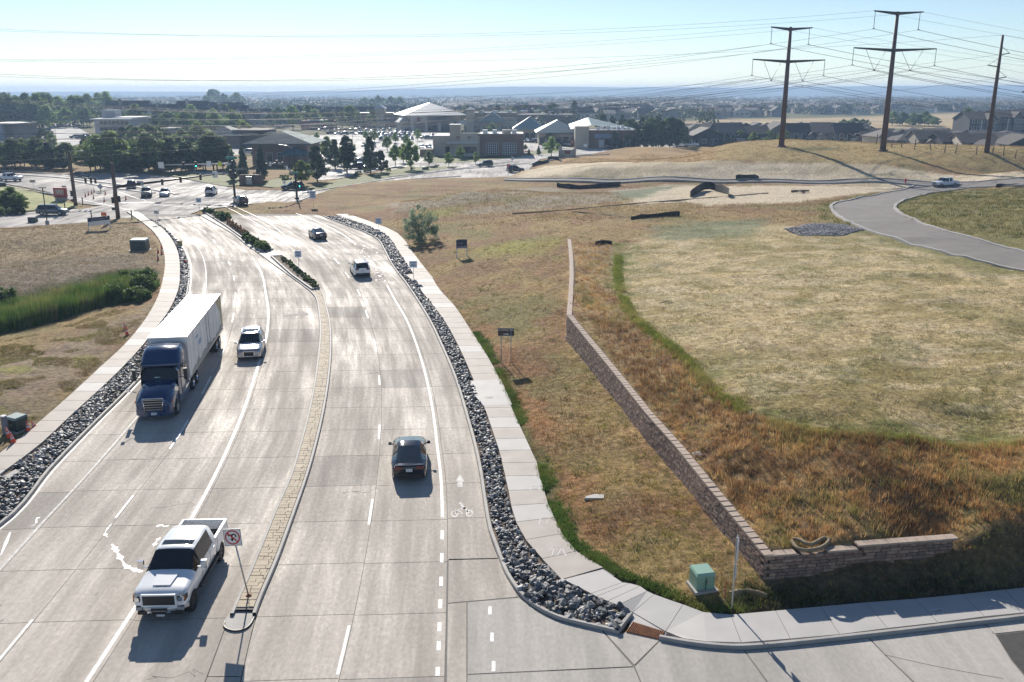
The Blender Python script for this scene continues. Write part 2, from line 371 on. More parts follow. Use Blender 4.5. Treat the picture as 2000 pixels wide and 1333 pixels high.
# ================================================================== heights
def T_pts():
    low, high, both = [], [], []
    def low_(L): return [(u, v, z if (z < 2.9 or v < 425) else z-.6) for u, v, z in L]
    for (u, v) in [(1149,1094),(1092,1033),(1060,946),(1008,820),(964,720),(917,644),(861,571),(803,490),(740,441),(636,407)]: low.append((*at(u, v, .12)[:2], .12))
    for (u, v) in [(1207,1128),(1287,1163),(1374,1197),(1460,1197),(1601,1185),(1780,1170)]: low.append((*at(u, v, .12)[:2], .12))
    for (u, v) in [(1901,1156),(2000,1148),(2300,1115),(2700,1070)]: both.append((*at(u, v, .12)[:2], .12))
    for w in WALL[:-1]: low.append((w[0], w[1], w[2])); high.append((w[0]+.6, w[1], w[3]-.12))
    both.append((WALL[-1][0], WALL[-1][1], WALL[-1][3]-.1))
    for f in (0, .33, .66): 
        x = RET[0][0]+(RET[1][0]-RET[0][0])*f; y = RET[0][1]+(RET[1][1]-RET[0][1])*f
        low.append((x, y-.1, .42+.6*f)); high.append((x, y+.6, 1.5+.1*f))
    both.append((RET[1][0]+.3, RET[1][1]+.2, 1.5))
    for u, v, z in [(1000,900,.3),(1080,850,.45),(1010,690,.5),(1100,1100,.3),(1250,1000,.5),(920,600,.45),(1000,560,1.0),(1060,500,2.0),(905,500,.9),(850,480,.5)]: low.append((*at(u, v, z)[:2], z))
    for u, v, z in low_([(1240,640,3.75),(1290,668,3.8),(1350,715,3.85),(1400,770,3.85),(1450,805,3.85),(1530,832,3.85),(1640,850,3.85),(1195,560,3.5),(1195,500,3.4),
                    (1340,800,2.6),(1500,930,2.4),(1260,720,2.75),(1180,600,3.7)]): high.append((*at(u, v, z)[:2], z))
    for u, v, z in low_([(1800,862,3.85),(2000,872,3.85),(2300,880,3.85),(1620,950,2.35),(1750,960,2.4),(1900,985,2.4),(2000,1005,2.3),(2150,1010,2.3),(1950,1075,1.5),(1400,600,4.0),(1600,700,4.05),(1800,700,4.1),(2200,700,4.2),(2000,560,4.1),(1500,480,3.7),(1400,440,3.2),(1650,455,3.5),
                    (1780,470,3.5),(1860,480,3.4),(2000,520,3.7),(2200,540,3.8),(1700,412,2.7),(1640,405,2.6),(1770,380,1.7),(1850,366,1.1),(2000,352,1.2),(2300,352,1.4),
                    (1920,415,3.4),(2050,440,3.9),(2250,430,4),(1550,395,1.9),(1450,400,2.0),(1300,410,2.0),(1200,425,2.3),(1130,450,2.8),(1000,400,1.6),(1040,430,1.9),(930,415,1.3),(820,430,.7),
                    (900,385,1.3),(1000,375,.9),(1100,378,1.2),(1250,375,1.3),(1400,372,1.2),(1600,368,1.2),(750,400,.6),(680,385,.3),(800,365,.35),(900,352,.2),(640,395,.1),
                    (1000,353,.2),(1200,354,.6),(1400,355,.9),(1600,356,1.0),(1060,345,1.0),(1150,330,2.6),(1200,318,3.4),(1300,318,4.0),(1400,316,4.3),(1550,316,4.4),(1700,322,4.2),(2000,335,4.0),(2300,345,3.8),
                    (1120,312,2.0),(1250,303,1.0),(1330,295,.6),(1100,320,1.5),(1050,330,.4)]): both.append((*at(u, v, z)[:2], z))
    # the grassy knoll with the pylons
    for x, y, z in [(52,232,5.2),(62,236,6.3),(80,236,6.6),(98,228,6.3),(118,222,6.2),(140,216,6.0),(175,215,6.0),(60,255,6.2),(80,268,6.6),(100,262,6.0),(125,252,5.6),(150,245,5.2),(190,240,5.2),
                    (48,250,3.0),(45,275,.5),(60,292,1.2),(80,298,2.2),(110,290,1.5),(140,282,.5),(190,275,.5),(40,225,3.0),(60,315,-.1),(90,322,-.1),(130,315,-.1),(200,305,-.1),(260,300,-.1),(260,230,4.5)]: both.append((x, y, z))
    # the cross street
    for x, y in [(-30,160),(-10,170),(10,185),(-4,205),(6,246),(12,262),(38,290),(20,310),(-20,320),(-60,330)]: both.append((x, y, 0))
    return low, high, both
def rbf(pts, c=5.0):
    P = np.array(pts, float); n = len(P); S = .35
    q = np.stack([P[:, 0], P[:, 1]], 1)
    def k(ax, ay): 
        d2 = (ax[:, None]-q[None, :, 0])**2+(ay[:, None]-q[None, :, 1])**2; return -np.sqrt(d2+c*c)
    A = np.zeros((n+1, n+1)); A[:n, :n] = k(q[:, 0], q[:, 1])+np.eye(n)*-.0; A[:n, n] = 1; A[n, :n] = 1
    w = np.linalg.solve(A, np.append(P[:, 2], 0))
    def f(x, y):
        x = np.asarray(x, float); y = np.asarray(y, float); sh = x.shape; x = x.ravel(); y = y.ravel(); o = np.empty(len(x))
        for i in range(0, len(x), 60000): o[i:i+60000] = k(x[i:i+60000], y[i:i+60000]) @ w[:n]+w[n]
        return o.reshape(sh)
    return f
def _dedupe(p, d=1.2):
    o = []
    for a in p:
        if all((a[0]-b[0])**2+(a[1]-b[1])**2 > (.9 if a[1] < 60 else d*d) for b in o): o.append(a)
    return o
_low, _high, _both = T_pts()
F_low = rbf(_dedupe(_low+_both)); F_high = rbf(_dedupe(_high+_both))
LEFT = []
for u, v, z in [(0,890,.12),(130,782,.12),(240,680,.12),(305,590,.12),(322,510,.12),(300,455,.12),(0,640,-.9),(60,625,-.9),(150,600,-.8),(230,575,-.6),(290,555,-.1),(0,700,-.1),(100,680,0),(200,640,.0),
                (60,545,.3),(150,520,.4),(250,500,.3),(30,500,-.3),(90,500,-.2),(0,470,.8),(100,460,.8),(200,450,.6),(270,440,.2),(0,780,.3),(100,740,.3),(-200,700,0),(-200,500,.6),(-200,620,-.9),(0,445,.3),(120,438,.2),(230,432,.1)]: LEFT.append((*at(u, v, z)[:2], z))
F_left = rbf(LEFT)
STREET = None
def ret_y(x): return RET[0][1]+(RET[1][1]-RET[0][1])*(x-RET[0][0])/(RET[1][0]-RET[0][0])
def T(x, y, sink=True):
    x = np.asarray(x, float); y = np.asarray(y, float)
    low = F_low(x, y); high = F_high(x, y)
    wx = WX(np.clip(y, WALL[0][1], WALL[-1][1]))
    beh = (x > wx+.30) & (y > WALL[0][1]) | (y > ret_y(x)+.30) & (x > RET[0][0]+.3) & (y <= WALL[0][1]+.31+0*x)
    beh = np.where((x > RET[0][0]+.3) & (x <= RET[1][0]), y > ret_y(x)+.30, beh); beh = np.where(x > RET[1][0], sstep(-1.5, 1.5, y-ret_y(x)), beh.astype(float))
    b2 = np.where(y > WALL[-1][1], sstep(-1, 1, x-wx), beh)
    r = low*(1-b2)+high*b2
    # small lumps
    lump = (fbm(x*.25, y*.25, 3)-.5)*.5*sstep(.3, 2.5, r)+(fbm(x*.9+50, y*.9, 2)-.5)*.16*sstep(.1, .8, r)
    r = r+lump
    side = in_poly(x, y, SIDE+[(300, SIDE[-1][1]-60), (300, 20), (300, 330), (SIDE[0][0], 330)]) if False else None
    xr = RWALK(np.clip(y, 20, 152)); right = x > xr
    # around the corner the sidewalk edge turns to the right
    ex = np.array([p[0] for p in WALK_EDGE]); ey = np.array([p[1] for p in WALK_EDGE])
    yb = np.interp(x, ex, ey); right = np.where(x > ex[0]-.01, (y > yb), right & (y > ey[0]))
    dd = np.where(x > ex[0], y-yb, x-xr)
    fade = np.where(y < 150, sstep(0, 1.2, dd), 1.0)
    r = .10*(1-fade)+r*fade
    near_r = right & (y < 330)
    le = F_left(x, y)+(fbm(x*.5, y*.5, 3)-.5)*.35*sstep(0, 2, LWALK(np.clip(y, 20, 152))-x)
    left = (x < LWALK(np.clip(y, 20, 152))) & (y < 152)
    lf = sstep(0, 1.5, LWALK(np.clip(y, 20, 152))-x)
    le = .1*(1-lf)+le*lf
    out = np.where(near_r & (y < 150), r, np.where(left, le, -.15))
    far = y >= 150
    fr = np.where(x > 3, r, 0)*sstep(150, 165, y)*0+np.where(far & (r > .02), r, -.15)
    out = np.where(far, fr, out)
    # carve streets
    out = np.where(street_mask(x, y), -.15, out)
    return np.where(y > 325, -.15, out)
# cross street and the plaza pavement, as polygons on the level ground
POLY = {}
POLY['cross'] = pxpoly([(-400,352),(-400,310),(0,338),(80,340),(250,336),(330,345),(480,372),(560,372),(640,360),(800,322),(900,312),(985,305),(1055,311),(1040,322),(1035,330),(1020,340),(1000,348),(960,349),(850,348),(760,354),(700,361),(650,371),(615,383),(598,392),(560,396),(530,394),(392,410),(384,414),(305,440),(280,436),(262,425),(232,426),(190,433),(150,437),(0,449),(-400,480),(-400,428),(0,417),(60,414),(110,410),(160,408),(200,402),(150,397),(115,380),(50,366),(0,358)])
POLY['far_street'] = pxpoly([(1035,322),(1055,311),(1130,303),(1200,297),(1300,290),(1350,283),(1420,276),(1440,272),(1425,271),(1400,269),(1380,270),(1340,276),(1270,280),(1180,287),(1080,292),(1000,300),(985,305)])
POLY['tan_road'] = [tuple(p) for p in []]
def street_mask(x, y):
    return in_poly(x, y, POLY['cross']) | in_poly(x, y, POLY['far_street'])
def T1(x, y): return float(T(np.array([x]), np.array([y]))[0])
def hit(u, v):
    """where the line of sight meets the terrain"""
    a = (u-1000)/FPX; b = (666.5-v)/FPX; dy = CT+ST*b; dz = -ST+CT*b
    ts = np.geomspace(22, 420, 900)/dy
    z = CAM_H+dz*ts; g = T(a*ts, dy*ts); k = int(np.argmax(z < g)) if np.any(z < g) else len(ts)-1
    if not np.any(z < g): return at(u, v, 0)
    t0, t1 = ts[max(k-1, 0)], ts[k]; f0 = z[max(k-1, 0)]-g[max(k-1, 0)]; f1 = z[k]-g[k]; t = t0+(t1-t0)*f0/(f0-f1+1e-9)
    return Vector((a*t, dy*t, CAM_H+dz*t))
# ================================================================== ground sheet
def blend(c, col, w): return c*(1-w[:, None])+np.array(col)[None]*w[:, None]
def soft_poly(x, y, poly, edge, nz=None):
    ins = in_poly(x, y, poly); d = dist_line(x, y, list(poly)+[poly[0]])
    d = np.where(ins, d, -d)
    if nz is not None: d = d+nz
    return sstep(-edge, edge, d)
def P(px, z=0.0): return pxpoly(px, z) if z <= .25 else [hit(u, v)[:2] for u, v in px]
REG = {
 'mesa': P([(1195,500),(1190,560),(1240,628),(1290,663),(1350,712),(1400,768),(1450,803),(1530,830),(1640,848),(1800,862),(2300,875),(2300,560),(2000,535),(1850,490),(1700,460),(1540,440),(1400,440),(1280,455)], 3.8),
 'brown1': P([(1115,470),(1190,480),(1190,560),(1240,628),(1350,712),(1450,805),(1640,850),(2300,880),(2300,1050),(1860,1050),(1500,1085),(1420,1000),(1240,775),(1110,600)], 2.6),
 'red_slope': P([(900,610),(1030,740),(1010,810),(1060,930),(1110,1030),(1200,1060),(1120,920),(1060,800),(1000,690),(930,600)], .3),
 'green_seam': P([(1190,470),(1230,478),(1225,600),(1330,690),(1420,765),(1500,808),(1640,838),(1900,855),(2300,865),(2300,885),(1700,872),(1530,845),(1430,800),(1290,690),(1225,628),(1192,560)], 3.8),
 'straw_slope': P([(1000,350),(1060,325),(1150,319),(1400,317),(1550,318),(1700,322),(1999,336),(2000,350),(1400,352)], 2.0)+[(300,200),(300,220)][:0],
 'tan_flat': P([(1180,375),(1300,362),(1700,362),(1800,362),(1700,378),(1560,395),(1380,402),(1330,395),(1250,400)], 1.2),
 'orange_far': P([(1080,310),(1340,290),(1400,283),(1420,300),(1380,316),(1150,320)], 1.5),
 'berm1': P([(750,400),(870,392),(1000,370),(1080,365),(1100,373),(1000,385),(880,402),(780,412)], 1.0),
 'berm2': P([(890,415),(1010,395),(1200,370),(1320,365),(1250,385),(1150,400),(1010,412),(930,420)], 1.3),
 'sage1': P([(1200,375),(1320,362),(1270,385),(1210,392)], 1.3),
 'sage2': P([(1280,440),(1500,425),(1480,455),(1330,468),(1275,468)], 3.2),
 'yellow1': P([(900,490),(1000,475),(1100,470),(1060,490),(960,498)], 1.0),
 'yellow2': P([(820,412),(900,408),(880,420),(820,428)], .8),
 'weeds_road': P([(1600,400),(1700,380),(1780,372),(1620,395),(1650,430),(1730,460),(1900,500),(2000,540),(1900,530),(1740,475),(1600,440)], 3.0),
 'island': P([(1740,395),(1850,374),(2000,368),(2300,376),(2300,560),(2000,500),(1850,455),(1750,420)], 3.2),
 'knoll': P([(1400,287),(1460,279),(1550,270),(1700,277),(1999,296),(1999,332),(1700,318),(1550,314),(1400,312)], 5.5),
 'knoll_green': P([(1520,293),(1600,287),(1650,292),(1560,298)], 6.4),
 'left_dry': P([(-300,452),(0,449),(130,438),(270,432),(305,470),(300,520),(150,520),(0,525),(-300,530)], .4),
 'left_grey': P([(-300,520),(120,500),(300,500),(300,545),(200,560),(0,585),(-300,590)], 0.1),
 'ditch': P([(-400,600),(0,585),(140,565),(260,540),(310,548),(270,590),(150,620),(40,655),(-400,680)], -.8),
 'left_mud': P([(-400,690),(0,700),(200,640),(310,590),(260,650),(140,770),(60,830),(0,880),(-400,950)], 0),
 'lawn_left': P([(-400,366),(0,366),(60,374),(110,388),(150,402),(146,409),(110,407),(60,412),(0,416),(-400,430)], 0),
 'tan_field': P([(1180,246),(1400,233),(1600,231),(1800,224),(2000,219),(2500,212),(2500,262),(2000,255),(1900,256),(1800,250),(1600,250),(1400,245)]),
 'plain_tan': P([(760,191.8),(1100,190.8),(1500,190.2),(2400,190),(2400,193.5),(1900,193.5),(1500,194.5),(1100,195)]),
 'plain_tan2': P([(480,197.5),(700,198),(1000,196),(990,198),(700,200.5),(480,199.5)]),
 'dirt_left': P([(150,296),(172,290),(172,318),(140,322)]),
 'dirt_left2': P([(-100,312),(15,312),(15,325),(-100,328)]),
 'dirt_park': P([(98,231),(130,231),(132,242),(98,243)]),
 'brown_left_plain': P([(-300,203),(150,203),(165,214),(-300,214)]),
}
GREEN = (.060, .088, .024); STRAW = (.49, .385, .21); OLIVE = (.18, .165, .065); RUST = (.20, .105, .050); BROWN = (.155, .088, .045); PALE = (.62, .52, .37); GOLD = (.34, .235, .095); SAGE = (.15, .185, .10); MUD = (.24, .175, .115)
def ground_color(x, y):
    n1 = fbm(x*.10+9, y*.10, 4); n2 = fbm(x*.55+40, y*.55+7, 4); n3 = fbm(x*2.2, y*2.2, 3); nz = (n1-.5)*14; nn = (n2-.5)*5
    c = np.tile(np.array((.27, .19, .085)), (len(x), 1))                        # dry grass everywhere
    c = blend(c, GOLD, sstep(.45, .62, n2)*.6); c = blend(c, OLIVE, sstep(.5, .68, n1)*.7); c = blend(c, (.24, .125, .07), sstep(.48, .6, fbm(x*.2+90, y*.2, 3))*.6)
    def put(k, col, edge, amt=1.0, nzz=nn): 
        nonlocal c; c = blend(c, col, soft_poly(x, y, REG[k], edge, nzz)*amt)
    far = y > 320
    c = blend(c, (.10, .115, .045), sstep(320, 420, y)*.85)
    c = blend(c, OLIVE, sstep(.45, .6, fbm(x*.012, y*.006, 4))*sstep(400, 700, y)*.7)
    c = blend(c, (.30, .22, .12), sstep(.56, .66, fbm(x*.008+5, y*.004, 4))*sstep(500, 900, y)*.8)
    # right hand side
    put('brown1', (.26, .17, .085), 1.0); m = soft_poly(x, y, REG['brown1'], 1.0, nn)
    c = blend(c, (.40, .27, .12), sstep(.45, .6, n2)*m*.8); c = blend(c, (.12, .08, .04), sstep(.58, .7, fbm(x*.4+3, y*.4+3, 3))*m*.4); c = blend(c, (.16, .15, .05), sstep(.6, .72, fbm(x*.3+33, y*.3+3, 3))*m*.7)
    put('mesa', STRAW, 1.2); m = soft_poly(x, y, REG['mesa'], 1.2, nn)
    c = blend(c, (.27, .22, .085), sstep(.42, .58, fbm(x*.16+2, y*.16+60, 4))*m*.8); c = blend(c, (.54, .44, .28), sstep(.5, .62, fbm(x*.30+20, y*.9+8, 4))*m*.75); c = blend(c, (.19, .185, .07), sstep(.5, .62, fbm(x*.35+70, y*.35+8, 3))*m*.4)
    put('red_slope', (.30, .145, .065), 1.5, .8); put('yellow1', (.30, .27, .06), 3, .9); put('yellow2', (.26, .27, .06), 3, .9)
    put('green_seam', (.12, .15, .03), .6, .7)
    put('orange_far', (.36, .23, .10), 2, .9); put('straw_slope', PALE, 2.0); m = soft_poly(x, y, REG['straw_slope'], 2, nn)
    c = blend(c, (.34, .27, .15), sstep(.5, .65, fbm(x*.05, y*.3, 3))*m*.6)
    put('tan_flat', (.54, .45, .32), 2.0); put('berm1', (.30, .255, .18), 1.0, .9); put('berm2', (.28, .235, .165), 1.0, .9)
    put('sage1', SAGE, 1.5, .8); put('sage2', SAGE, 2, .75); put('weeds_road', (.17, .165, .05), 2, .75); put('island', (.18, .175, .055), 2, .7); put('knoll', (.38, .285, .12), 2, .85); put('knoll_green', GREEN, 2, .8)
    # left hand side
    put('left_dry', (.36, .275, .165), 2); put('left_grey', (.225, .18, .13), 3); put('left_mud', MUD, 1.5); m = soft_poly(x, y, REG['left_mud'], 1.5, nn)
    c = blend(c, (.20, .17, .07), sstep(.44, .66, n2)*m*.45); c = blend(c, (.31, .245, .16), sstep(.52, .66, fbm(x*.7+15, y*.7, 3))*m*.5); c = blend(c, (.24, .22, .06), sstep(.58, .68, fbm(x*.3, y*.3+70, 3))*m*.8)
    put('ditch', (.05, .07, .02), 1); put('lawn_left', (.19, .20, .055), 1.5, 1, 0*nn); put('dirt_left', (.27, .19, .11), 2, 1, 0*nn); put('dirt_left2', (.27, .19, .11), 3, 1, 0*nn); put('dirt_park', (.36, .28, .16), 4, 1, 0*nn)
    # the plain
    put('tan_field', (.42, .315, .175), 15, 1, 0*nn); put('plain_tan', (.40, .30, .20), 150, .9, 0*nn); put('plain_tan2', (.40, .30, .20), 60, .8, 0*nn); put('brown_left_plain', (.25, .19, .13), 40, .7, 0*nn)
    # strip of weeds along the walk
    dr = np.where(y < 150, x-RWALK(np.clip(y, 20, 150)), 99); ex = np.array([p[0] for p in WALK_EDGE]); ey = np.array([p[1] for p in WALK_EDGE])
    dr = np.where(x > ex[0], y-np.interp(x, ex, ey), dr)
    c = blend(c, (.07, .10, .03), (1-sstep(.2, 1.0, dr+(n2-.5)*1.2))*(y < 75)*(dr > -1.0)*.8)
    # darker ground in front of the return wall
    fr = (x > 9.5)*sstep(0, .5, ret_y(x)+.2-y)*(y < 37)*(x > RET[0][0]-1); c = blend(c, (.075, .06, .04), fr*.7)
    v = .82+.36*n3
    return c*v[:, None]
def make_ground():
    ys = np.concatenate([np.geomspace(17, 340, 430)]); ss = np.linspace(-.86, .92, 580)
    Y, S_ = np.meshgrid(ys, ss, indexing='ij'); X = S_*(Y+10)
    Z = T(X, Y); co = np.stack([X.ravel(), Y.ravel(), Z.ravel()], 1); n = len(ss)
    i = np.arange(len(ys)-1)[:, None]*n+np.arange(n-1)[None]
    f = np.stack([i, i+1, i+n+1, i+n], -1).reshape(-1, 4)
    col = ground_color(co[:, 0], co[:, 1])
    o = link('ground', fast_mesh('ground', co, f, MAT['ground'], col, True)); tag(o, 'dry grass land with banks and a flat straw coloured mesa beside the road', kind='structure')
    # far plain
    ys = np.concatenate([np.geomspace(336, 3000, 130), np.geomspace(3060, 6100, 25)]); ss = np.linspace(-.95, .95, 240)
    Y, S_ = np.meshgrid(ys, ss, indexing='ij'); X = S_*(Y+30); Z = np.full_like(X, -.2)
    co = np.stack([X.ravel(), Y.ravel(), Z.ravel()], 1); n = len(ss); i = np.arange(len(ys)-1)[:, None]*n+np.arange(n-1)[None]
    f = np.stack([i, i+1, i+n+1, i+n], -1).reshape(-1, 4)
    o = link('plain', fast_mesh('plain', co, f, MAT['plain'], ground_color(co[:, 0], co[:, 1]), True)); tag(o, 'wide plain of fields and suburbs running to the blue ridge', kind='structure')
MAT['ground'] = tint_mat('dry_ground', .95, .55, 3.0, bump=.9, bscale=2.2); MAT['plain'] = tint_mat('plain_ground', .95, .3, .02, spec=.1)
make_ground()
def make_hills():
    xs = np.linspace(-5000, 5600, 240)
    crest_px = [(-200,180),(0,179.5),(250,179),(480,179.5),(620,178.5),(750,176),(900,172.5),(1000,170.5),(1090,170),(1200,171.5),(1330,171.5),(1450,172.5),(1600,170.5),(1720,169),(1850,168.5),(2000,168),(2200,169)]
    co = []; rows = [(4350, 0), (4560, .25), (4820, .62), (5060, .93), (5200, 1.0), (5450, .9), (6000, 0)]
    for Yr, k in rows:
        u = 1000+FPX*xs/(5200*CT); h = np.interp(u, [p[0] for p in crest_px], [20+(181.3-p[1])*5200/FPX*1.02-1.0 for p in crest_px])
        zz = (h+(fbm(xs*.008, xs*0+Yr*.001, 4)-.5)*5)*k-.5
        co.append(np.stack([xs, Yr+0*xs+(fbm(xs*.001, xs*0+3, 3)-.5)*260*(0 < k < 1), zz], 1))
    co = np.concatenate(co); n = len(xs); i = np.arange(len(rows)-1)[:, None]*n+np.arange(n-1)[None]
    f = np.stack([i, i+1, i+n+1, i+n], -1).reshape(-1, 4)
    c = np.tile(np.array((.07, .085, .05)), (len(co), 1))*(.7+.6*fbm(co[:, 0]*.004, co[:, 1]*.01, 3))[:, None]
    tag(link('hills', fast_mesh('hills', co, f, MAT['plain'], c, True)), 'long low wooded ridge, blue with distance', kind='structure')
make_hills()
# ================================================================== road: slabs, joints, markings
def lane_attr(o, ref):
    """lets the wear of the concrete follow the lanes round the bend"""
    co = np.array([v.co[:] for v in o.data.vertices]); a = o.data.attributes.new('lane', 'FLOAT_VECTOR', 'POINT')
    L = np.stack([co[:, 0]-ref(co[:, 1]), co[:, 1], co[:, 1]*0], 1); a.data.foreach_set('vector', L.astype(np.float32).ravel())
road = MB()
for a, b in ((LK, MKL), (MKR, RK)):
    ys = np.linspace(19, 153, 80); road.loft([[(float(a(y)), y, -.008), (float(b(y)), y, -.008)] for y in ys], 0, False)
road = road.build('road', MAT['joint']); tag(road, 'concrete arterial road curving away to the crossing', kind='structure')
bound_l = [(LK, 0), (E1, .12), (D1, .1), (S1, .25), (MKL, 0)]; bound_r = [(MKR, 0), (D2, .1), (E2, .25), (RK, 0)]
random.seed(3)
def bx(f, off, y, tilt=.05):
    x = float(f(y))+off
    for _ in range(2): x = float(f(y+tilt*x))+off
    return (x, y+tilt*x)
for bs in (bound_l, bound_r):
    for k in range(len(bs)-1):
        y = 19.5+random.uniform(0, .2)
        y0_ = y
        while y < 152:
            y2 = y+4.0+y*.002; g = .009+y*.00013; m = MB(); pts = []
            for q in np.linspace(y+g, y2-g, 4): pts.append(bx(bs[k][0], bs[k][1], q))
            rt = [bx(bs[k+1][0], bs[k+1][1], q) for q in np.linspace(y+g, y2-g, 4)]
            last_apron = bs is bound_r and k == 2 and y < 34.0
            if not last_apron and rt[0][0]-pts[0][0] > .35:
                m.loft([[(a[0]+g, a[1], 0), (b[0]-g, b[1], 0)] for a, b in zip(pts, rt)], 0, False)
                dark = (bs is bound_r and (int(y*.7)+k) % 13 == 4) or random.random() < .02
                o = m.build('slab', MAT['road_dark' if dark else 'road'], road); lane_attr(o, D1 if bs is bound_l else D2)
            y = y2
def strip(name, f, y0, y1, w, off=0.0, z=.004, parent=None, n=None, m=None):
    n = n or max(2, int((y1-y0)/1.5)); b = MB(); rings = []
    for y in np.linspace(y0, y1, n):
        x = float(f(y))+off; d = float(f(y+.1)-f(y-.1))/.2; k = w/2*math.sqrt(1+d*d); rings.append([(x-k, y, z), (x+k, y, z)])
    b.loft(rings, 0, False); return b.build(name, m or MAT['marking'], parent or road)
def Yv(v): return at(1000, v).y
strip('edge_line', E1, 20, 142, .13, m=MAT['faint']); strip('edge_line', S1, 20, Yv(515), .17)
strip('edge_line', E2, Yv(1011), Yv(558), .15); strip('edge_line', E2, Yv(474), Yv(408), .14)
strip('edge_line', S1, Yv(475), Yv(425), .12, 2.2)
for v in (1045, 1090, 1136, 1180, 1225, 1262, 1312): strip('lane_dash', E2, Yv(v+9), Yv(v-9), .16, 0, n=3)
for u, v in ((957,1193),(961,1245),(964,1302)):
    p = at(u, v); MB().add([(p.x-.07, p.y-.3, .006), (p.x+.07, p.y-.3, .006), (p.x+.07, p.y+.3, .006), (p.x-.07, p.y+.3, .006)], [(0, 1, 2, 3)]).build('lane_dash', MAT['marking'], road)
for f, vs_ in ((D2, [(1318,1222),(1025,975),(858,830),(752,734),(688,664),(622,606),(578,566),(543,533),(516,505),(492,484)]), (D1, [(1298,1210),(1012,968),(877,820),(770,735),(695,668),(630,612),(585,572),(548,538),(518,510),(495,487),(474,468),(455,450)])):
    for v0, v1 in vs_: strip('lane_dash', f, Yv(v0), Yv(v1), .12, n=3)
# turn pocket lines merging beyond the planted median
for pts in ([(434,401),(468,418),(506,439),(537,459),(578,483)], [(452,401),(490,418),(520,433),(548,453),(577,482)]):
    f = line(pts); strip('pocket_line', f, at(*pts[-1]).y, at(*pts[0]).y, .12)
# bike symbol, arrow, worn paint, spill
def flat(name, polys, z, m, parent=road):
    b = MB()
    for p in polys: b.sheet([tuple(q) for q in p], z)
    return b.build(name, m, parent)
flat('bike_lane_arrow', [pxpoly([(898,926),(907,941),(903,941),(904,952),(893,952),(894,941),(890,941)])], .004, MAT['faint'])
def ring(cu, cv, ru, rv, n=14):
    o = [(cu+ru*math.cos(2*math.pi*k/n), cv+rv*math.sin(2*math.pi*k/n)) for k in range(n)]; i = [(cu+.62*ru*math.cos(2*math.pi*k/n), cv+.62*rv*math.sin(2*math.pi*k/n)) for k in range(n)]
    return [pxpoly([o[k], o[(k+1) % n], i[(k+1) % n], i[k]]) for k in range(n) if random.random() < .88]
flat('bike_lane_symbol', ring(888,1004,7,7)+ring(917,1003,7.5,7)+[pxpoly([(888,1003),(898,993),(900,995),(890,1005)]), pxpoly([(898,993),(909,991),(910,994),(899,996)]), pxpoly([(909,991),(917,1002),(915,1004),(906,993)]), pxpoly([(897,986),(903,985),(910,993),(906,995)]), pxpoly([(896,983),(900,981),(902,985),(898,987)]), pxpoly([(898,996),(905,1004),(902,1005),(896,998)])], .004, MAT['faint'])
flat('turn_arrow', [pxpoly([(428,1068),(446,1082),(428,1090)]), pxpoly([(400,1080),(428,1076),(428,1081),(400,1086)])], .004, mat('faded_marking', (.50, .45, .40), .9, vary=.2, spec=.05))
flat('lane_arrow', [pxpoly([(0,1085),(8,1060),(18,1040),(22,1040),(16,1060),(2,1086)])], .004, MAT['marking'])
flat('turn_arrow', [pxpoly([(552,616),(590,612),(590,616),(553,620)]), pxpoly([(590,608),(604,614),(590,621)])], .004, mat('faded_marking', (.46, .43, .39), .9, vary=.2, spec=.05))
def worm(name, px, w, m, z=.005, seed=1):
    random.seed(seed); b = MB(); p = smooth_poly([at(u, v)[:2] for u, v in px], 2); rings = []
    for i, q in enumerate(p):
        d = p[min(i+1, len(p)-1)]-p[max(i-1, 0)]; d = d/(np.hypot(*d)+1e-6); k = w*random.choice((.3, .7, 1.0, 1.9))*random.uniform(.5, 1.2)*min(1, .25+i*.3, .25+(len(p)-1-i)*.3)
        rings.append([(q[0]-d[1]*-k, q[1]-d[0]*k, z), (q[0]+d[1]*-k, q[1]+d[0]*k, z)])
    b.loft(rings, 0, False); return b.build(name, m, road)
spill = mat('dried_white_spill', (.60, .60, .61), .5, vary=.3, scale=7)
worm('paint_spill', [(218,1063),(225,1072),(232,1085),(240,1098),(246,1108),(262,1112),(278,1118)], .085, spill, seed=2)
worm('paint_spill', [(306,1030),(314,1024),(322,1030),(330,1026)], .07, spill, seed=4); worm('paint_spill', [(210,1050),(204,1043),(212,1030),(220,1022)], .05, spill, seed=5); worm('paint_spill', [(300,1068),(306,1056),(314,1050)], .06, spill, seed=6)
worm('paint_spill', [(60,1030),(72,1022),(70,1014),(80,1010)], .05, spill, seed=8)
# dense white scuffs where the worn edge lines broke up
random.seed(12); b = MB()
for _ in range(60):
    v = random.uniform(478, 555); y = Yv(v); x = float(E2(y))+random.uniform(-.9, 1.6); r = random.uniform(.05, .2)
    b.sheet([(x+r*random.uniform(.5, 1)*math.cos(t), y+r*1.6*random.uniform(.5, 1)*math.sin(t)) for t in np.linspace(0, 6.28, 7)[:-1]], .005+random.random()*.002)
tag(b.build('paint_scuffs', MAT['marking'], road), kind='stuff')
# ground between the carriageways short of the median nose
y = 19.5
while y < 30.6:
    y2 = min(y+4.0, 31.6); MB().loft([[(float(MKL(q))+.02, q, -.003), (float(MKR(q))-.02, q, -.003)] for q in np.linspace(y+.02, y2-.02, 4)], 0, False).build('slab', MAT['road'], road); lane_attr(list(road.children)[-1] if False else COL.objects[-1], D1); y = y2
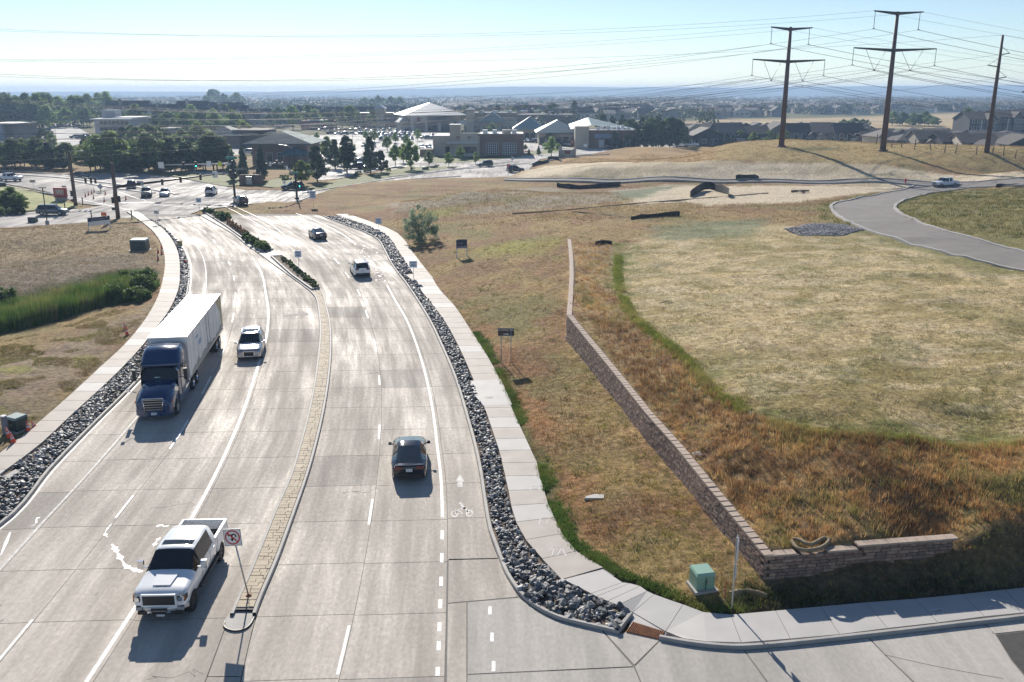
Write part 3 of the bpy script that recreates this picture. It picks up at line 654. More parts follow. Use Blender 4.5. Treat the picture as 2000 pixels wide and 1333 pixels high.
# ------------------------------------------------------------------ cross street
cs = MB().sheet(POLY['cross'], -.012).build('cross_street', MAT['street']); tag(cs, 'wide concrete crossing of two main streets', kind='structure')
fs = MB().sheet(POLY['far_street'], -.02).build('far_street', MAT['lot']); tag(fs, 'pale street leading away past the pine trees', kind='structure')
def px_strip(name, pts, w, m, parent, z=-.004, h=None, n=2):
    p = smooth_poly([at(u, v)[:2] for u, v in pts], n); b = MB(); rings = []
    for i, q in enumerate(p):
        d = p[min(i+1, len(p)-1)]-p[max(i-1, 0)]; d = d/(np.hypot(*d)+1e-6); nx, ny = -d[1]*w/2, d[0]*w/2
        if h: rings.append([(q[0]+nx, q[1]+ny, -.1), (q[0]+nx, q[1]+ny, h), (q[0]-nx, q[1]-ny, h), (q[0]-nx, q[1]-ny, -.1)])
        else: rings.append([(q[0]+nx, q[1]+ny, z), (q[0]-nx, q[1]-ny, z)])
    b.loft(rings, 0, False, closed=False); return b.build(name, m, parent)
for pts in ([(150,388),(215,402),(262,412)], [(232,375),(262,386),(285,392)], [(340,366),(420,371),(470,374)], [(0,386),(120,392)], [(300,400),(370,405)], [(600,372),(700,354),(800,338)], [(112,356),(128,356.4)], [(480,380),(530,381)], [(400,395),(540,392)]): px_strip('street_line', pts, .2, MAT['marking'], cs)
for k in range(7): px_strip('crosswalk_bar', [(236+k*9,396-k*.2),(246+k*9,397-k*.2)], .5, MAT['marking'], cs, n=0)
for pts in ([(10,340),(60,343),(139,349),(220,359),(300,371),(345,380)], [(140,353),(190,362),(250,372),(300,378)]): px_strip('street_median', pts, 1.0, MAT['concrete'], cs, h=.15)
for pts in ([(5,362),(60,374),(110,381)], [(0,333),(120,341)], [(585,393),(640,372),(760,353),(900,345)], [(760,346),(900,331),(1030,320)], [(590,378),(700,360),(830,339),(1000,316)], [(1035,322),(1110,306),(1190,302)]): px_strip('kerb', pts, .3, MAT['concrete'], cs, h=.14)
# the lighter crossroads wear: bike lane side strip
random.seed(41)
for k in range(9):
    f_, o_ = random.choice(((D1, 1.6), (D1, -1.7), (D2, 1.7), (D2, -1.8), (S1, 1.9))); y = random.uniform(24, 80); pts = []
    for j in range(9): pts.append((float(f_(y))+o_+random.uniform(-.35, .35)+j*.25, y+j*random.uniform(.02, .12)))
    b = MB(); b.loft([[(x, q-.012, .003), (x, q+.012, .003)] for x, q in pts], 0, False); b.build('crack', MAT['joint'], road)
stain = mat('oil_stain', (.20, .185, .17), .7, vary=.3, scale=2); b = MB()
for k in range(70):
    f_, o_ = random.choice(((D1, 1.75), (D1, -1.8), (D2, 1.75), (D2, -1.8))); y = random.uniform(22, 100); x = float(f_(y))+o_+random.gauss(0, .25); r_ = random.uniform(.03, .14); b.sheet([(x+r_*random.uniform(.5, 1)*math.cos(t), y+r_*random.uniform(.8, 2.2)*math.sin(t)) for t in np.linspace(0, 6.28, 8)[:-1]], .003+.00001*k)
tag(b.build('oil_drips', stain, road), kind='stuff')
# ------------------------------------------------------------------ pale apron into the side street
apron = MB().sheet(pxpoly([(880,1118),(985,1118),(1020,1160),(1100,1210),(1230,1240),(1345,1262),(1454,1270),(1700,1246),(2000,1211),(2500,1150),(2700,1250),(2500,1700),(700,1700)]), -.014).build('side_street', MAT['joint'])
tag(apron, 'pale concrete apron of the side street at the corner', kind='structure')
def slab(px, z=0.0, m='apron', parent=apron, shrink=.006):
    p = np.array(pxpoly(px)); c = p.mean(0); p = p-(p-c)/np.hypot(*(p-c).T)[:, None]*shrink*1.4
    return MB().sheet([tuple(q) for q in p], z).build('slab', MAT[m], parent)
RKN = [(955,1041),(974,1093),(985,1122),(1000,1146),(1017,1168),(1046,1191),(1086,1211),(1125,1221),(1161,1229),(1208,1240)]
for q_ in ([(876,1092),(974,1090),(980,1106),(986,1122),(1012,1166),(912,1175),(875,1178)], [(875,1180),(911,1177),(911,1334),(905,1450),(871,1450)]): lane_attr(slab(q_, m='road'), D2)
slab([(913,1177),(1013,1168),(1046,1192),(1086,1212),(1125,1222),(1175,1232),(1236,1302),(913,1317)]); slab([(913,1319),(1238,1304),(1262,1360),(1300,1480),(905,1480)])
slab([(1178,1232),(1208,1240),(1222,1234),(1289,1250),(1239,1299)]); slab([(1290,1251),(1345,1263),(1400,1268),(1453,1271),(1500,1337),(1580,1480),(1302,1480),(1264,1360),(1240,1303)])
slab([(1455,1271),(1550,1263),(1696,1247),(1727,1279),(1783,1333),(1900,1480),(1585,1480),(1503,1337)]); slab([(1698,1246),(1925,1221),(1945,1240),(1975,1290),(2000,1320),(2100,1480),(1905,1480),(1786,1333),(1729,1279)])
slab([(1927,1220),(2000,1211),(2300,1172),(2300,1200),(1940,1238)])
slab([(1944,1240),(2300,1202),(2500,1480),(2110,1480),(2003,1320),(1977,1290)], m='asphalt')
px_strip('crack', [(1727,1279),(1800,1296),(1870,1310),(1960,1326)], .03, MAT['joint'], apron, z=.004)
# ------------------------------------------------------------------ kerbs of the road
def kerb_ring(x, y, nx, ny, h=.15, w=.17): return [(x, y, -.05), (x+nx*.02, y+ny*.02, h-.02), (x+nx*.04, y+ny*.04, h), (x+nx*w, y+ny*w, h), (x+nx*w, y+ny*w, -.05)]
def kerb_poly(name, pts, parent=None, h=.15, w=.17, side=1, z0=0.0):
    p = np.array(pts, float); b = MB(); rings = []
    for i, q in enumerate(p):
        d = p[min(i+1, len(p)-1)]-p[max(i-1, 0)]; d = d/(np.hypot(*d)+1e-6); rings.append([(a, c, e+z0) for a, c, e in kerb_ring(q[0], q[1], d[1]*side, -d[0]*side, h, w)])
    b.loft(rings, 0, False); b.f += [tuple(range(len(b.v)-5, len(b.v)))]; b.m.append(0); b.s.append(False); return b.build(name, MAT['concrete'], parent)
rkn = smooth_poly([at(u, v)[:2] for u, v in RKN], 2)
right_k = [(float(RK(y)), y) for y in np.linspace(150, at(955,1041).y+.2, 90)]+[tuple(q) for q in rkn]
kr = kerb_poly('kerb', right_k, side=-1); tag(kr, 'concrete kerb along the right rock bed', kind='structure')
pe = at(1237,1197,.15); kerb_poly('kerb_end', [rkn[-1], (rkn[-1][0]+(pe.x-rkn[-1][0])*.5, rkn[-1][1]+(pe.y-rkn[-1][1])*.5), (pe.x, pe.y)], kr, side=-1)
kl = kerb_poly('kerb', [(float(LK(y)), y) for y in np.linspace(19, 150, 100)], side=-1); tag(kl, 'concrete kerb along the left rock bed', kind='structure')
strip('gutter_line', LK, 20, 148, .12, .12, parent=kl)
FRONT_B = [(1287,1251),(1345,1262),(1400,1268),(1454,1270.5),(1550,1262),(1697,1246),(1800,1234),(1900,1222),(2000,1211),(2300,1172),(2700,1118)]
fb = smooth_poly([at(u, v)[:2] for u, v in FRONT_B], 2)
kf = kerb_poly('kerb', fb, side=-1); tag(kf, 'concrete kerb along the side street', kind='structure')
# ------------------------------------------------------------------ sidewalks, slab by slab
wr = MB(); 
for a, b_, y0, y1 in ((RROCK, RWALK, 34.0, 152), (LWALK, LROCK, 19, 154)): wr.loft([[(float(a(y))+.03, y, .115), (float(b_(y))-.03, y, .115)] for y in np.linspace(y0, y1, 90)], 0, False)
side_r = wr; walk = MB(); walk.loft([[(float(RROCK(y))+.03, y, .11), (float(RWALK(y))-.03, y, .11)] for y in np.linspace(34.2, 152, 90)], 0, False); walk = walk.build('sidewalk', MAT['joint']); tag(walk, 'concrete sidewalk between the rock bed and the brown bank', kind='structure')
walkl = MB(); walkl.loft([[(float(LWALK(y))+.03, y, .11), (float(LROCK(y))-.03, y, .11)] for y in np.linspace(19, 156, 90)], 0, False); walkl = walkl.build('sidewalk', MAT['joint']); tag(walkl, 'concrete sidewalk along the left side of the road', kind='structure')
def slab3(pts, name='slab', m='walk', parent=walk, thick=.15):
    P3 = [Vector(p) for p in pts]; b = MB(); n = len(P3)
    b.add(P3+[Vector((p.x, p.y, p.z-thick)) for p in P3], [tuple(range(n))]+[(i, n+i, n+(i+1) % n, (i+1) % n) for i in range(n)])
    # face upwards
    nrm = sum(((P3[i].x*P3[(i+1) % n].y-P3[(i+1) % n].x*P3[i].y) for i in range(n)))
    if nrm < 0: b.f = [f[::-1] for f in b.f]
    return b.build(name, MAT[m], parent)
random.seed(5)
J = [((1100.6,1132),(1177,1112)),((1155,1159.5),(1215.5,1138)),((1165,1165),(1230,1139.7)),((1187,1174),(1250,1145)),((1207,1182),(1264,1155)),((1236,1196),(1277,1161)),((1300,1233),(1334,1181)),((1448,1255),(1427,1201)),((1543.5,1247.5),(1515,1193)),((1640,1239),(1603,1185)),((1733,1227),(1692,1177)),((1832,1216),(1787,1170)),((1923,1204),(1879,1161)),((2005,1196),(1962,1152)),((2110,1183),(2060,1142)),((2230,1168),(2175,1130)),((2380,1148),(2320,1113))]
y = at(*J[0][0], .15).y; a0, b0 = at(*J[0][0], .15), at(*J[0][1], .15); g = .012
t0 = (b0.y-a0.y)/(b0.x-a0.x); k = 0; ypos = y
while ypos < 151:
    L = 1.75+.004*(ypos-34); y2 = ypos+L
    def tl(q): return t0*max(0, 1-(q-y)/9)+.04
    pts = []
    for q, gg in ((ypos, g+ypos*.0002), (y2, -g-ypos*.0002)):
        xl = float(RROCK(q)); 
        xr = float(RWALK(q+tl(q)*2)); pts.append((xl+.02, q+gg, .15)); pts.append((xr-.01, q+gg+tl(q)*(xr-xl), .15))
    slab3([pts[0], pts[1], pts[3], pts[2]], m='walk' if random.random() < .8 else 'walk_new'); ypos = y2
for k in range(len(J)-1):
    (a, b_), (c, d) = J[k], J[k+1]; za = zc = .15
    if k in (4, 5): za, zc = (.15, .03) if k == 4 else (.03, .03)
    if k == 6: za, zc = .03, .15
    A = at(*a, za); B = at(*b_, .15); C_ = at(*c, zc); D = at(*d, .15)
    def lerp(p, q, t): return p+(q-p)*t
    e = .012/max((C_-A).length, .3); pts = [lerp(A, C_, e), lerp(B, D, e)]
    if k in (5,): pts.append(at(1306,1171.5,.15))
    if k == 6: pts += [at(1374,1196,.15)]
    pts += [lerp(D, B, e), lerp(C_, A, e)]
    if k == 5:      # ramp panel with the rust coloured tactile plate at its foot
        pts = [lerp(A, C_, e), lerp(B, D, e), at(1306,1171.5,.15), lerp(D, B, e), lerp(C_, A, e)]
    if k == 6: pts += [at(1380,1253,.15), at(1335,1247,.12)]
    slab3(pts, m='walk_new')
rust = mat('rusted_iron_plate', (.30, .115, .04), .7, vary=.3, scale=5, bump=.3)
q = [at(1236,1215,.05), at(1299,1234.5,.05), at(1290,1249,.03), at(1223,1234,.03)]
plate = slab3(q, 'tactile_plate', 'walk', walk, .04); plate.data.materials[0] = rust
b = MB()
for k in range(19):
    t = (k+.5)/19
    p0 = q[0]+(q[1]-q[0])*t; p1 = q[3]+(q[2]-q[3])*t; b.tube([p0+Vector((0, 0, .012)), p1+Vector((0, 0, .012))], .022, 4, smooth=False)
b.build('raised_bars', rust, walk)
slab3([at(1302,1237,.03), at(1236,1198,.03), at(1226,1234,.0), at(1290,1251,.0)], 'ramp_foot', 'walk_new', walk, .1)
ypos = 19.5
while ypos < 155:
    L = 1.75+.003*ypos; q = ypos+L; g = .012+ypos*.0002
    slab3([(float(LWALK(ypos))+.01, ypos+g, .15), (float(LROCK(ypos))-.02, ypos+g, .15), (float(LROCK(q))-.02, q-g, .15), (float(LWALK(q))+.01, q-g, .15)], parent=walkl, m='walk' if random.random() < .85 else 'walk_new'); ypos = q
# widened pad of the sidewalk and the path through the rocks
pad = slab3([at(918,744,.153), at(978,741,.153), at(1000,790,.153), at(945,793,.153), at(925,770,.153)], 'pad', 'walk_new', walk, .12)
MB().lathe([(.0, .004), (.28, .004), (.3, 0)], at(955,776,.156), n=16).build('manhole_cover', MAT['concrete'], walk)
slab3([at(792,537,.152), at(835,532,.152), at(846,543,.152), at(806,548,.152)], 'path_slab', 'walk', walk, .12)
cov = slab3([at(4,932,.17), at(30,917,.17), at(42,919,.17), at(18,934,.17)], 'utility_cover', 'concrete', walkl, .12)
# chalk drawings
chalk = mat('chalk', (.66, .65, .63), .9)
def chalk_line(px, w=.025):
    p = [at(u, v, .156) for u, v in px]; b = MB(); r = []
    for i, q in enumerate(p):
        d = p[min(i+1, len(p)-1)]-p[max(i-1, 0)]; d.z = 0; d.normalize(); n = Vector((-d.y, d.x, 0))*w; r.append([tuple(q-n), tuple(q+n)])
    b.loft(r, 0, False); return b.build('chalk_mark', chalk, walk)
for c in ([(1071,1078),(1082,1068),(1097,1070),(1106,1086)], [(1082,1068),(1078,1088)], [(1097,1070),(1090,1084),(1076,1086)], [(1053,1025),(1056,1012),(1068,1010)], [(1056,1022),(1066,1024),(1070,1016)], [(1036,957),(1038,950),(1054,951),(1053,958)], [(1040,954),(1050,953)], [(1000,855),(1006,852),(1016,856)], [(1838,1191),(1830,1194),(1842,1189)], [(1930,1186),(1940,1184),(1950,1188)], [(1815,1192),(1840,1189)]): chalk_line(c)

# ------------------------------------------------------------------ streets that lie on the banks
def drape(name, ul, vl, m, parent=None, lift=.05, kerb=None, label=None):
    A = smooth_poly([hit(u, v) for u, v in ul], 3); B = smooth_poly([hit(u, v) for u, v in vl], 3); n = min(len(A), len(B))
    A = np.array([A[int(i)] for i in np.linspace(0, len(A)-1, n)]); B = np.array([B[int(i)] for i in np.linspace(0, len(B)-1, n)]); rings = []
    for a, b in zip(A, B):
        r = []
        for t in np.linspace(0, 1, 7):
            p = a+(b-a)*t; r.append((p[0], p[1], max(T1(p[0], p[1]), 0)+lift))
        z = [q[2] for q in r]; zl = np.linspace((z[0]+z[1])/2, (z[-1]+z[-2])/2, 7); r = [(q[0], q[1], max(zz, q[2]-.0)) for q, zz in zip(r, zl)]; rings.append(r)
    o = MB().loft(rings, 0, True).build(name, m, parent)
    if label: tag(o, label, kind='structure')
    if kerb:
        for side in (0, -1):
            k = MB(); rr = []
            for i, r in enumerate(rings):
                p = Vector(r[side]); q = Vector(r[1 if side == 0 else -2]); d = (p-q); d.z = 0; d.normalize(); p0 = p; p1 = p+d*.45
                rr.append([(p0.x, p0.y, p0.z-.05), (p0.x, p0.y, p0.z+.14), (p1.x, p1.y, p1.z+.15), (p1.x, p1.y, p1.z-.5)])
            k.loft(rr, 0, False).build('kerb', MAT['concrete'], o)
    return o
drape('field_road', [(985,349),(1060,351),(1200,352.5),(1400,353),(1600,353),(1800,352.5),(2000,351),(2300,350)], [(985,352.5),(1060,355.5),(1200,357.5),(1400,358),(1600,358.5),(1800,360),(2000,366),(2300,374)], MAT['grey_asphalt'], lift=.08, kerb=True, label='narrow tan road running level across the field')
drape('curved_street', [(1790,361),(1740,376),(1690,386),(1645,395),(1622,403),(1632,418),(1660,434),(1710,456),(1770,476),(1850,496),(1920,512),(2000,530),(2200,575)], [(1905,366),(1860,372),(1800,382),(1760,392),(1742,404),(1750,416),(1775,428),(1820,446),(1870,460),(1930,477),(2000,495),(2100,520),(2300,565)], MAT['grey_asphalt'], lift=.07, kerb=True, label='grey asphalt street curving through the weeds on the right')
# ================================================================== median: pavers, kerbs, planted beds
yN0, yN1 = at(480,1195).y, at(625,566).y
med = MB(); ys = np.linspace(yN0, yN1+.5, 60)
med.loft([[(float(MKL(y))+.12, y, .09), (float(MKR(y))-.16, y, .09)] for y in ys], 0, False)
nose = smooth_poly([at(u, v)[:2] for u, v in [(452,1193),(436,1216),(434,1226),(441,1232),(455,1236),(470,1235),(485,1229),(495,1218),(503,1196)]], 2)
med.prism([tuple(p) for p in nose], -.05, .012, 1)
med = med.build('median', [MAT['joint'], MAT['concrete']]); tag(med, 'curving median strip of tan stamped pavers and planted beds', kind='structure')
for f, s, h in ((MKL, 1, .12), (MKR, -1, .15)):
    y1 = yN1+1.2 if f is MKR else 150
    pts = [(float(f(y)), y) for y in np.linspace(yN0-.3, y1, 90)]
    kerb_poly('kerb', pts, med, h, .16, 1 if s > 0 else -1)
nz_ = kerb_poly('kerb_nose', [tuple(p) for p in nose[6:]], med, .07, .07, -1); nz_.data.materials[0] = MAT['dark_steel']
# pavers in rows across the strip, the 300 nearest one by one
random.seed(21); shapes = []; y = yN0+.15; row = 0
while y < yN1-.2:
    d = .24+.06*random.random(); a = float(MKL(y))+.17; b_ = float(MKR(y))-.19; w = b_-a
    cuts = [0]; 
    while cuts[-1] < 1: cuts.append(min(1, cuts[-1]+random.uniform(.18, .42)/max(w, .5)*1.4))
    if len(cuts) > 2 and cuts[-1]-cuts[-2] < .1: cuts.pop(-2)
    sl = (float(MKL(y+.5))-float(MKL(y)))/.5
    for c0, c1 in zip(cuts[:-1], cuts[1:]):
        g = .012; j = random.uniform(-.02, .02)
        xa, xb = a+w*c0+g, a+w*c1-g; shapes.append(([(xa, y+g+j), (xb, y+g+j), (xb+sl*d, y+d-g+j), (xa+sl*d, y+d-g+j)], .115+random.uniform(0, .018)))
    y += d; row += 1
rest = MB()
for i, (p, z) in enumerate(shapes):
    if i < 300: MB().prism(p, .09, z).build('paver', MAT['tan_paver'], med)
    else: rest.prism(p, .09, z)
tag(rest.build('pavers', MAT['tan_paver'], med), kind='stuff')
# planted beds
def bed(px, name='planting_bed'):
    p = [at(u, v)[:2] for u, v in px]; c = np.mean(np.array(p), 0)
    MB().prism([tuple(q) for q in p], -.02, .2, 0).build(name, MAT['soil'], med)
    n = len(p)
    for i in range(n):
        a, b_ = Vector((*p[i], 0)), Vector((*p[(i+1) % n], 0)); d = (b_-a); L = d.length; d.normalize(); nn = Vector((-d.y, d.x, 0))*.09; m = MB()
        m.add([a-nn, b_-nn, b_+nn, a+nn, *[q+Vector((0, 0, .3)) for q in (a-nn, b_-nn, b_+nn, a+nn)]], [(4, 5, 6, 7), (0, 1, 5, 4), (1, 2, 6, 5), (2, 3, 7, 6), (3, 0, 4, 7)]); m.build('bed_kerb', MAT['concrete'], med)
bed([(396,415),(412,412),(447,433),(484,458),(530,486),(533,490),(510,493),(476,469),(440,443)]); bed([(530,504),(552,503),(584,526),(614,555),(624,566),(610,569),(570,540)])
# flat concrete of the median around the beds
m = MB(); ys = np.linspace(yN1-.5, 152, 60); m.loft([[(float(MKL(y))+.1, y, .1), (float(MKR(y))-.1, y, .1)] for y in ys], 0, False); m.build('median_slab', MAT['concrete'], med)
# ================================================================== rock beds
import bmesh
def rock_mesh(seed, n=13):
    r = random.Random(seed); bm = bmesh.new()
    for i in range(n):
        v = Vector((r.gauss(0, 1), r.gauss(0, 1), r.gauss(0, 1))).normalized()*r.uniform(.8, 1.0); bm.verts.new((v.x*.5*r.uniform(.9, 1.1), v.y*.42, v.z*.34))
    res = bmesh.ops.convex_hull(bm, input=bm.verts); bmesh.ops.delete(bm, geom=[v for v in bm.verts if not v.link_faces], context='VERTS'); bmesh.ops.recalc_face_normals(bm, faces=bm.faces)
    bm.verts.index_update(); V = np.array([v.co[:] for v in bm.verts]); F = np.array([[v.index for v in f.verts] for f in bm.faces]); bm.free(); return V, F
ROCKS = [rock_mesh(100+i) for i in range(10)]
ROCKM = [MAT['rock'], MAT['rock_dark'], MAT['rock_pale'], MAT['rock'], MAT['rock_dark']]
def rot_rand(r):
    a, b_, c = r.uniform(0, 6.28), r.gauss(0, .4), r.gauss(0, .4); return np.array(Matrix.Rotation(a, 3, 'Z') @ Matrix.Rotation(b_, 3, 'X') @ Matrix.Rotation(c, 3, 'Y'))
def rock_bed(name, label, f_in, f_out, y0, y1, dens, seed, extra=None, skip=(), poly_extra=None):
    r = random.Random(seed); base = MB(); base.loft([[(float(f_in(y)), y, .015), (float(f_out(y)), y, .015)] for y in np.linspace(y0, y1, 90)], 0, False)
    if poly_extra: base.sheet(poly_extra, .012)
    base = base.build(name, MAT['soil']); tag(base, label, kind='structure'); spots = []
    y = y0
    while y < y1:
        dy = .11+y*.0007; a, b_ = float(f_in(y)), float(f_out(y)); w = b_-a
        s = .21 if y < 60 else .21+.0016*(y-60); n = max(1, int(w*dens*dy*(.21/s)**2+r.random()))
        for _ in range(n):
            x = a+.1+(w-.2)*r.random(); yy = y+dy*r.random(); spots.append((x, yy, s*r.choice((.7, .9, 1.0, 1.2, 1.55))))
        y += dy
    if poly_extra:
        P_ = np.array(poly_extra); lo, hi = P_.min(0), P_.max(0); n = int((hi[0]-lo[0])*(hi[1]-lo[1])*dens)
        for _ in range(n):
            x, yy = r.uniform(lo[0], hi[0]), r.uniform(lo[1], hi[1])
            if in_poly(np.array([x]), np.array([yy]), P_)[0] and (yy < y0) and dist_line(np.array([x]), np.array([yy]), list(poly_extra)+[poly_extra[0]])[0] > .16: spots.append((x, yy, .23*r.choice((.7, .9, 1.0, 1.2, 1.5, 1.8))))
    spots = [s for s in spots if not any(in_poly(np.array([s[0]]), np.array([s[1]]), k)[0] for k in skip)]
    spots.sort(key=lambda s: s[1]); mesh_cache = {}; VV, FF, MI, o = [], [], [], 0
    big = sorted(range(len(spots)), key=lambda i: -(spots[i][2]/spots[i][1]))[:300]; big = set(big)
    for i, (x, yy, s) in enumerate(spots):
        k = r.randrange(10); V, F = ROCKS[k]; mi = r.choices(range(5), (4, 4, 2, 3, 2))[0]
        z = .03+s*.16+r.random()*.08
        if i in big:
            key = (k, mi)
            if key not in mesh_cache:
                me = bpy.data.meshes.new('rock'); me.from_pydata(V.tolist(), [], F.tolist()); me.materials.append(ROCKM[mi]); mesh_cache[key] = me
            q = link('rock', mesh_cache[key], base, (x, yy, z)); q.rotation_euler = (r.gauss(0, .4), r.gauss(0, .4), r.uniform(0, 6.28)); q.scale = (s*1.25, s*1.25, s*1.25)
        else:
            VV.append(V @ rot_rand(r).T*s*1.25+np.array((x, yy, z))); FF.append(F+o); MI.append(np.full(len(F), mi)); o += len(V)
    me = fast_mesh('rocks', np.concatenate(VV), np.concatenate(FF), ROCKM); me.polygons.foreach_set('material_index', np.concatenate(MI).astype(np.int32))
    q = link('rocks', me, base); tag(q, kind='stuff'); return base
kn = smooth_poly([at(u, v)[:2] for u, v in RKN], 1); inn = [at(u, v)[:2] for u, v in [(1232,1196),(1190,1178),(1152,1163),(1100,1133),(1058,1097)]]
end_poly = [tuple(p) for p in kn[1:]]+[tuple(p) for p in inn]
def off(f, d): return lambda y: f(y)+d
rock_bed('rock_bed', 'strip of loose dark rocks between the right kerb and the sidewalk', off(RK, .16), RROCK, at(1000,1097).y, 149, 30, 4, skip=[pxpoly([(790,536),(840,530),(850,545),(800,550)]), pxpoly([(916,742),(990,740),(1000,792),(945,795)])], poly_extra=end_poly)
rock_bed('rock_bed', 'strip of loose dark rocks between the left kerb and the sidewalk', LROCK, off(LK, -.16), 20, 146, 30, 6, skip=[pxpoly([(2,934),(30,914),(46,917),(20,938)])])
# ================================================================== retaining wall of split-face blocks
bm_ = [mat('split_face_block', (.26, .17, .13), .9, vary=.22, scale=6, bump=.7, bscale=18), mat('split_face_block_pale', (.34, .24, .18), .9, vary=.2, scale=6, bump=.7, bscale=18), mat('split_face_block_grey', (.205, .15, .12), .9, vary=.2, scale=6, bump=.7, bscale=18)]
capm = mat('wall_cap_stone', (.40, .315, .255), .85, vary=.12, scale=3, bump=.3, bscale=20)
core = MB(); rings = []
def wall_pt(s):      # s = distance along the wall
    for a, b_ in zip(WALL[:-1], WALL[1:]):
        L = math.hypot(b_[0]-a[0], b_[1]-a[1])
        if s <= L or b_ is WALL[-1]:
            f = s/L; d = ((b_[0]-a[0])/L, (b_[1]-a[1])/L); return [a[k]+(b_[k]-a[k])*f for k in range(4)]+[d[0], d[1]]
        s -= L
LEN = sum(math.hypot(b_[0]-a[0], b_[1]-a[1]) for a, b_ in zip(WALL[:-1], WALL[1:]))
for s in np.linspace(0, LEN, 60):
    x, y, z0, z1, dx, dy = wall_pt(s); nx, ny = dy, -dx       # towards the field
    rings.append([(x+nx*.10, y+ny*.10, z0-.4), (x+nx*.10, y+ny*.10, z1-.11), (x+nx*.5, y+ny*.5, z1-.11), (x+nx*.5, y+ny*.5, z0-.4)])
core.loft(rings, 0, False)
rw = core.build('retaining_wall', MAT['soil']); tag(rw, 'long low retaining wall of brown split-face blocks below the straw mesa', 'wall')
random.seed(9); BL, BH = .43, .15; blocks = []
def block_v(x, y, z, dx, dy, L, H, nx, ny, prot):
    g = .008; a, b_ = (x+dx*g, y+dy*g), (x+dx*(L-g), y+dy*(L-g)); o = .035+prot
    f = [(a[0]-nx*0, a[1]-ny*0), (b_[0], b_[1])]
    ins = .03
    A0 = (a[0]+nx*.0, a[1]+ny*.0, z+g); B0 = (b_[0], b_[1], z+g); B1 = (b_[0], b_[1], z+H-g); A1 = (a[0], a[1], z+H-g)
    q = [((a[0]+dx*ins)-nx*o, (a[1]+dy*ins)-ny*o, z+ins), ((b_[0]-dx*ins)-nx*o, (b_[1]-dy*ins)-ny*o, z+ins), ((b_[0]-dx*ins)-nx*o*.8, (b_[1]-dy*ins)-ny*o*.8, z+H-ins), ((a[0]+dx*ins)-nx*o*.7, (a[1]+dy*ins)-ny*o*.7, z+H-ins)]
    back = [(p[0]+nx*.12, p[1]+ny*.12, p[2]) for p in (A0, B0, B1, A1)]
    return q+[A0, B0, B1, A1]+back, [(0, 1, 2, 3), (4, 5, 1, 0), (5, 6, 2, 1), (6, 7, 3, 2), (7, 4, 0, 3), (8, 9, 5, 4), (9, 10, 6, 5), (10, 11, 7, 6), (11, 8, 4, 7)]
maxc = 18
for c in range(maxc):
    s = (c % 2)*BL*.5-BL*.5
    while s < LEN-.2:
        L = BL*random.choice((.75, 1, 1, 1.25)); 
        if s > -.1:
            x, y, z0, z1, dx, dy = wall_pt(max(s, 0)); z = z1-.09-(c+1)*BH
            if z > z0-.16: blocks.append((y, block_v(x, y, z, dx, dy, L, BH, dy, -dx, random.uniform(0, .025)), random.choices((0, 1, 2), (5, 2, 3))[0]))
        s += L
# the short return
RL = math.hypot(RET[1][0]-RET[0][0], RET[1][1]-RET[0][1]); rd = ((RET[1][0]-RET[0][0])/RL, (RET[1][1]-RET[0][1])/RL)
def ret_top(s): return 1.60-.02*s/RL*0+(.16 if s > RL*.49 else 0.0)-.03*s/RL
RET[0][3] = 1.6
rc = MB(); rc.loft([[(RET[0][0]+rd[0]*s-rd[1]*.12, RET[0][1]+rd[1]*s+rd[0]*.12, .0), (RET[0][0]+rd[0]*s-rd[1]*.12, RET[0][1]+rd[1]*s+rd[0]*.12, ret_top(s)-.13), (RET[0][0]+rd[0]*s-rd[1]*.5, RET[0][1]+rd[1]*s+rd[0]*.5, ret_top(s)-.13)] for s in np.linspace(0, RL, 12)], 0, False); rc.build('return_core', MAT['soil'], rw)
for c in range(10):
    s = (c % 2)*.22
    while s < RL-.1:
        L = min(BL*random.choice((.8, 1, 1.2)), RL-s); z = ret_top(s)-.09-(c+1)*BH; zb = RET[0][2]+(RET[1][2]-RET[0][2])*s/RL
        if z > zb-.16: blocks.append((20, block_v(RET[0][0]+rd[0]*s, RET[0][1]+rd[1]*s, z, rd[0], rd[1], L, BH, -rd[1], rd[0], random.uniform(0, .02)), random.choices((0, 1, 2), (5, 3, 2))[0]))
        s += L
blocks.sort(key=lambda q: q[0]); bulk = MB()
for i, (_, (V, F), mi) in enumerate(blocks):
    if i < 300: MB().add(V, F).build('block', bm_[mi], rw)
    else: bulk.add(V, F, mi)
tag(bulk.build('blocks', bm_, rw), kind='stuff')
s = 0
while s < LEN-.2:
    x, y, z0, z1, dx, dy = wall_pt(s); x2, y2, _, z2, *_r = wall_pt(min(s+.44, LEN)); nx, ny = dy, -dx; e = random.uniform(-.006, .006)
    MB().prism([(x-nx*.05, y-ny*.05), (x2-nx*.05, y2-ny*.05), (x2+nx*.36, y2+ny*.36), (x+nx*.36, y+ny*.36)], z1-.09, z1+e, bottom=True).build('cap_stone', capm, rw); s += .455
s = 0
while s < RL-.2:
    x, y = RET[0][0]+rd[0]*s, RET[0][1]+rd[1]*s; z1 = ret_top(s+.2); L = .44; nx, ny = -rd[1], rd[0]
    if not (RL*.16 < s < RL*.3): MB().prism([(x-nx*.05, y-ny*.05), (x+rd[0]*L-nx*.05, y+rd[1]*L-ny*.05), (x+rd[0]*L+nx*.36, y+rd[1]*L+ny*.36), (x+nx*.36, y+ny*.36)], z1-.09, z1, bottom=True).build('cap_stone', capm, rw)
    s += .455
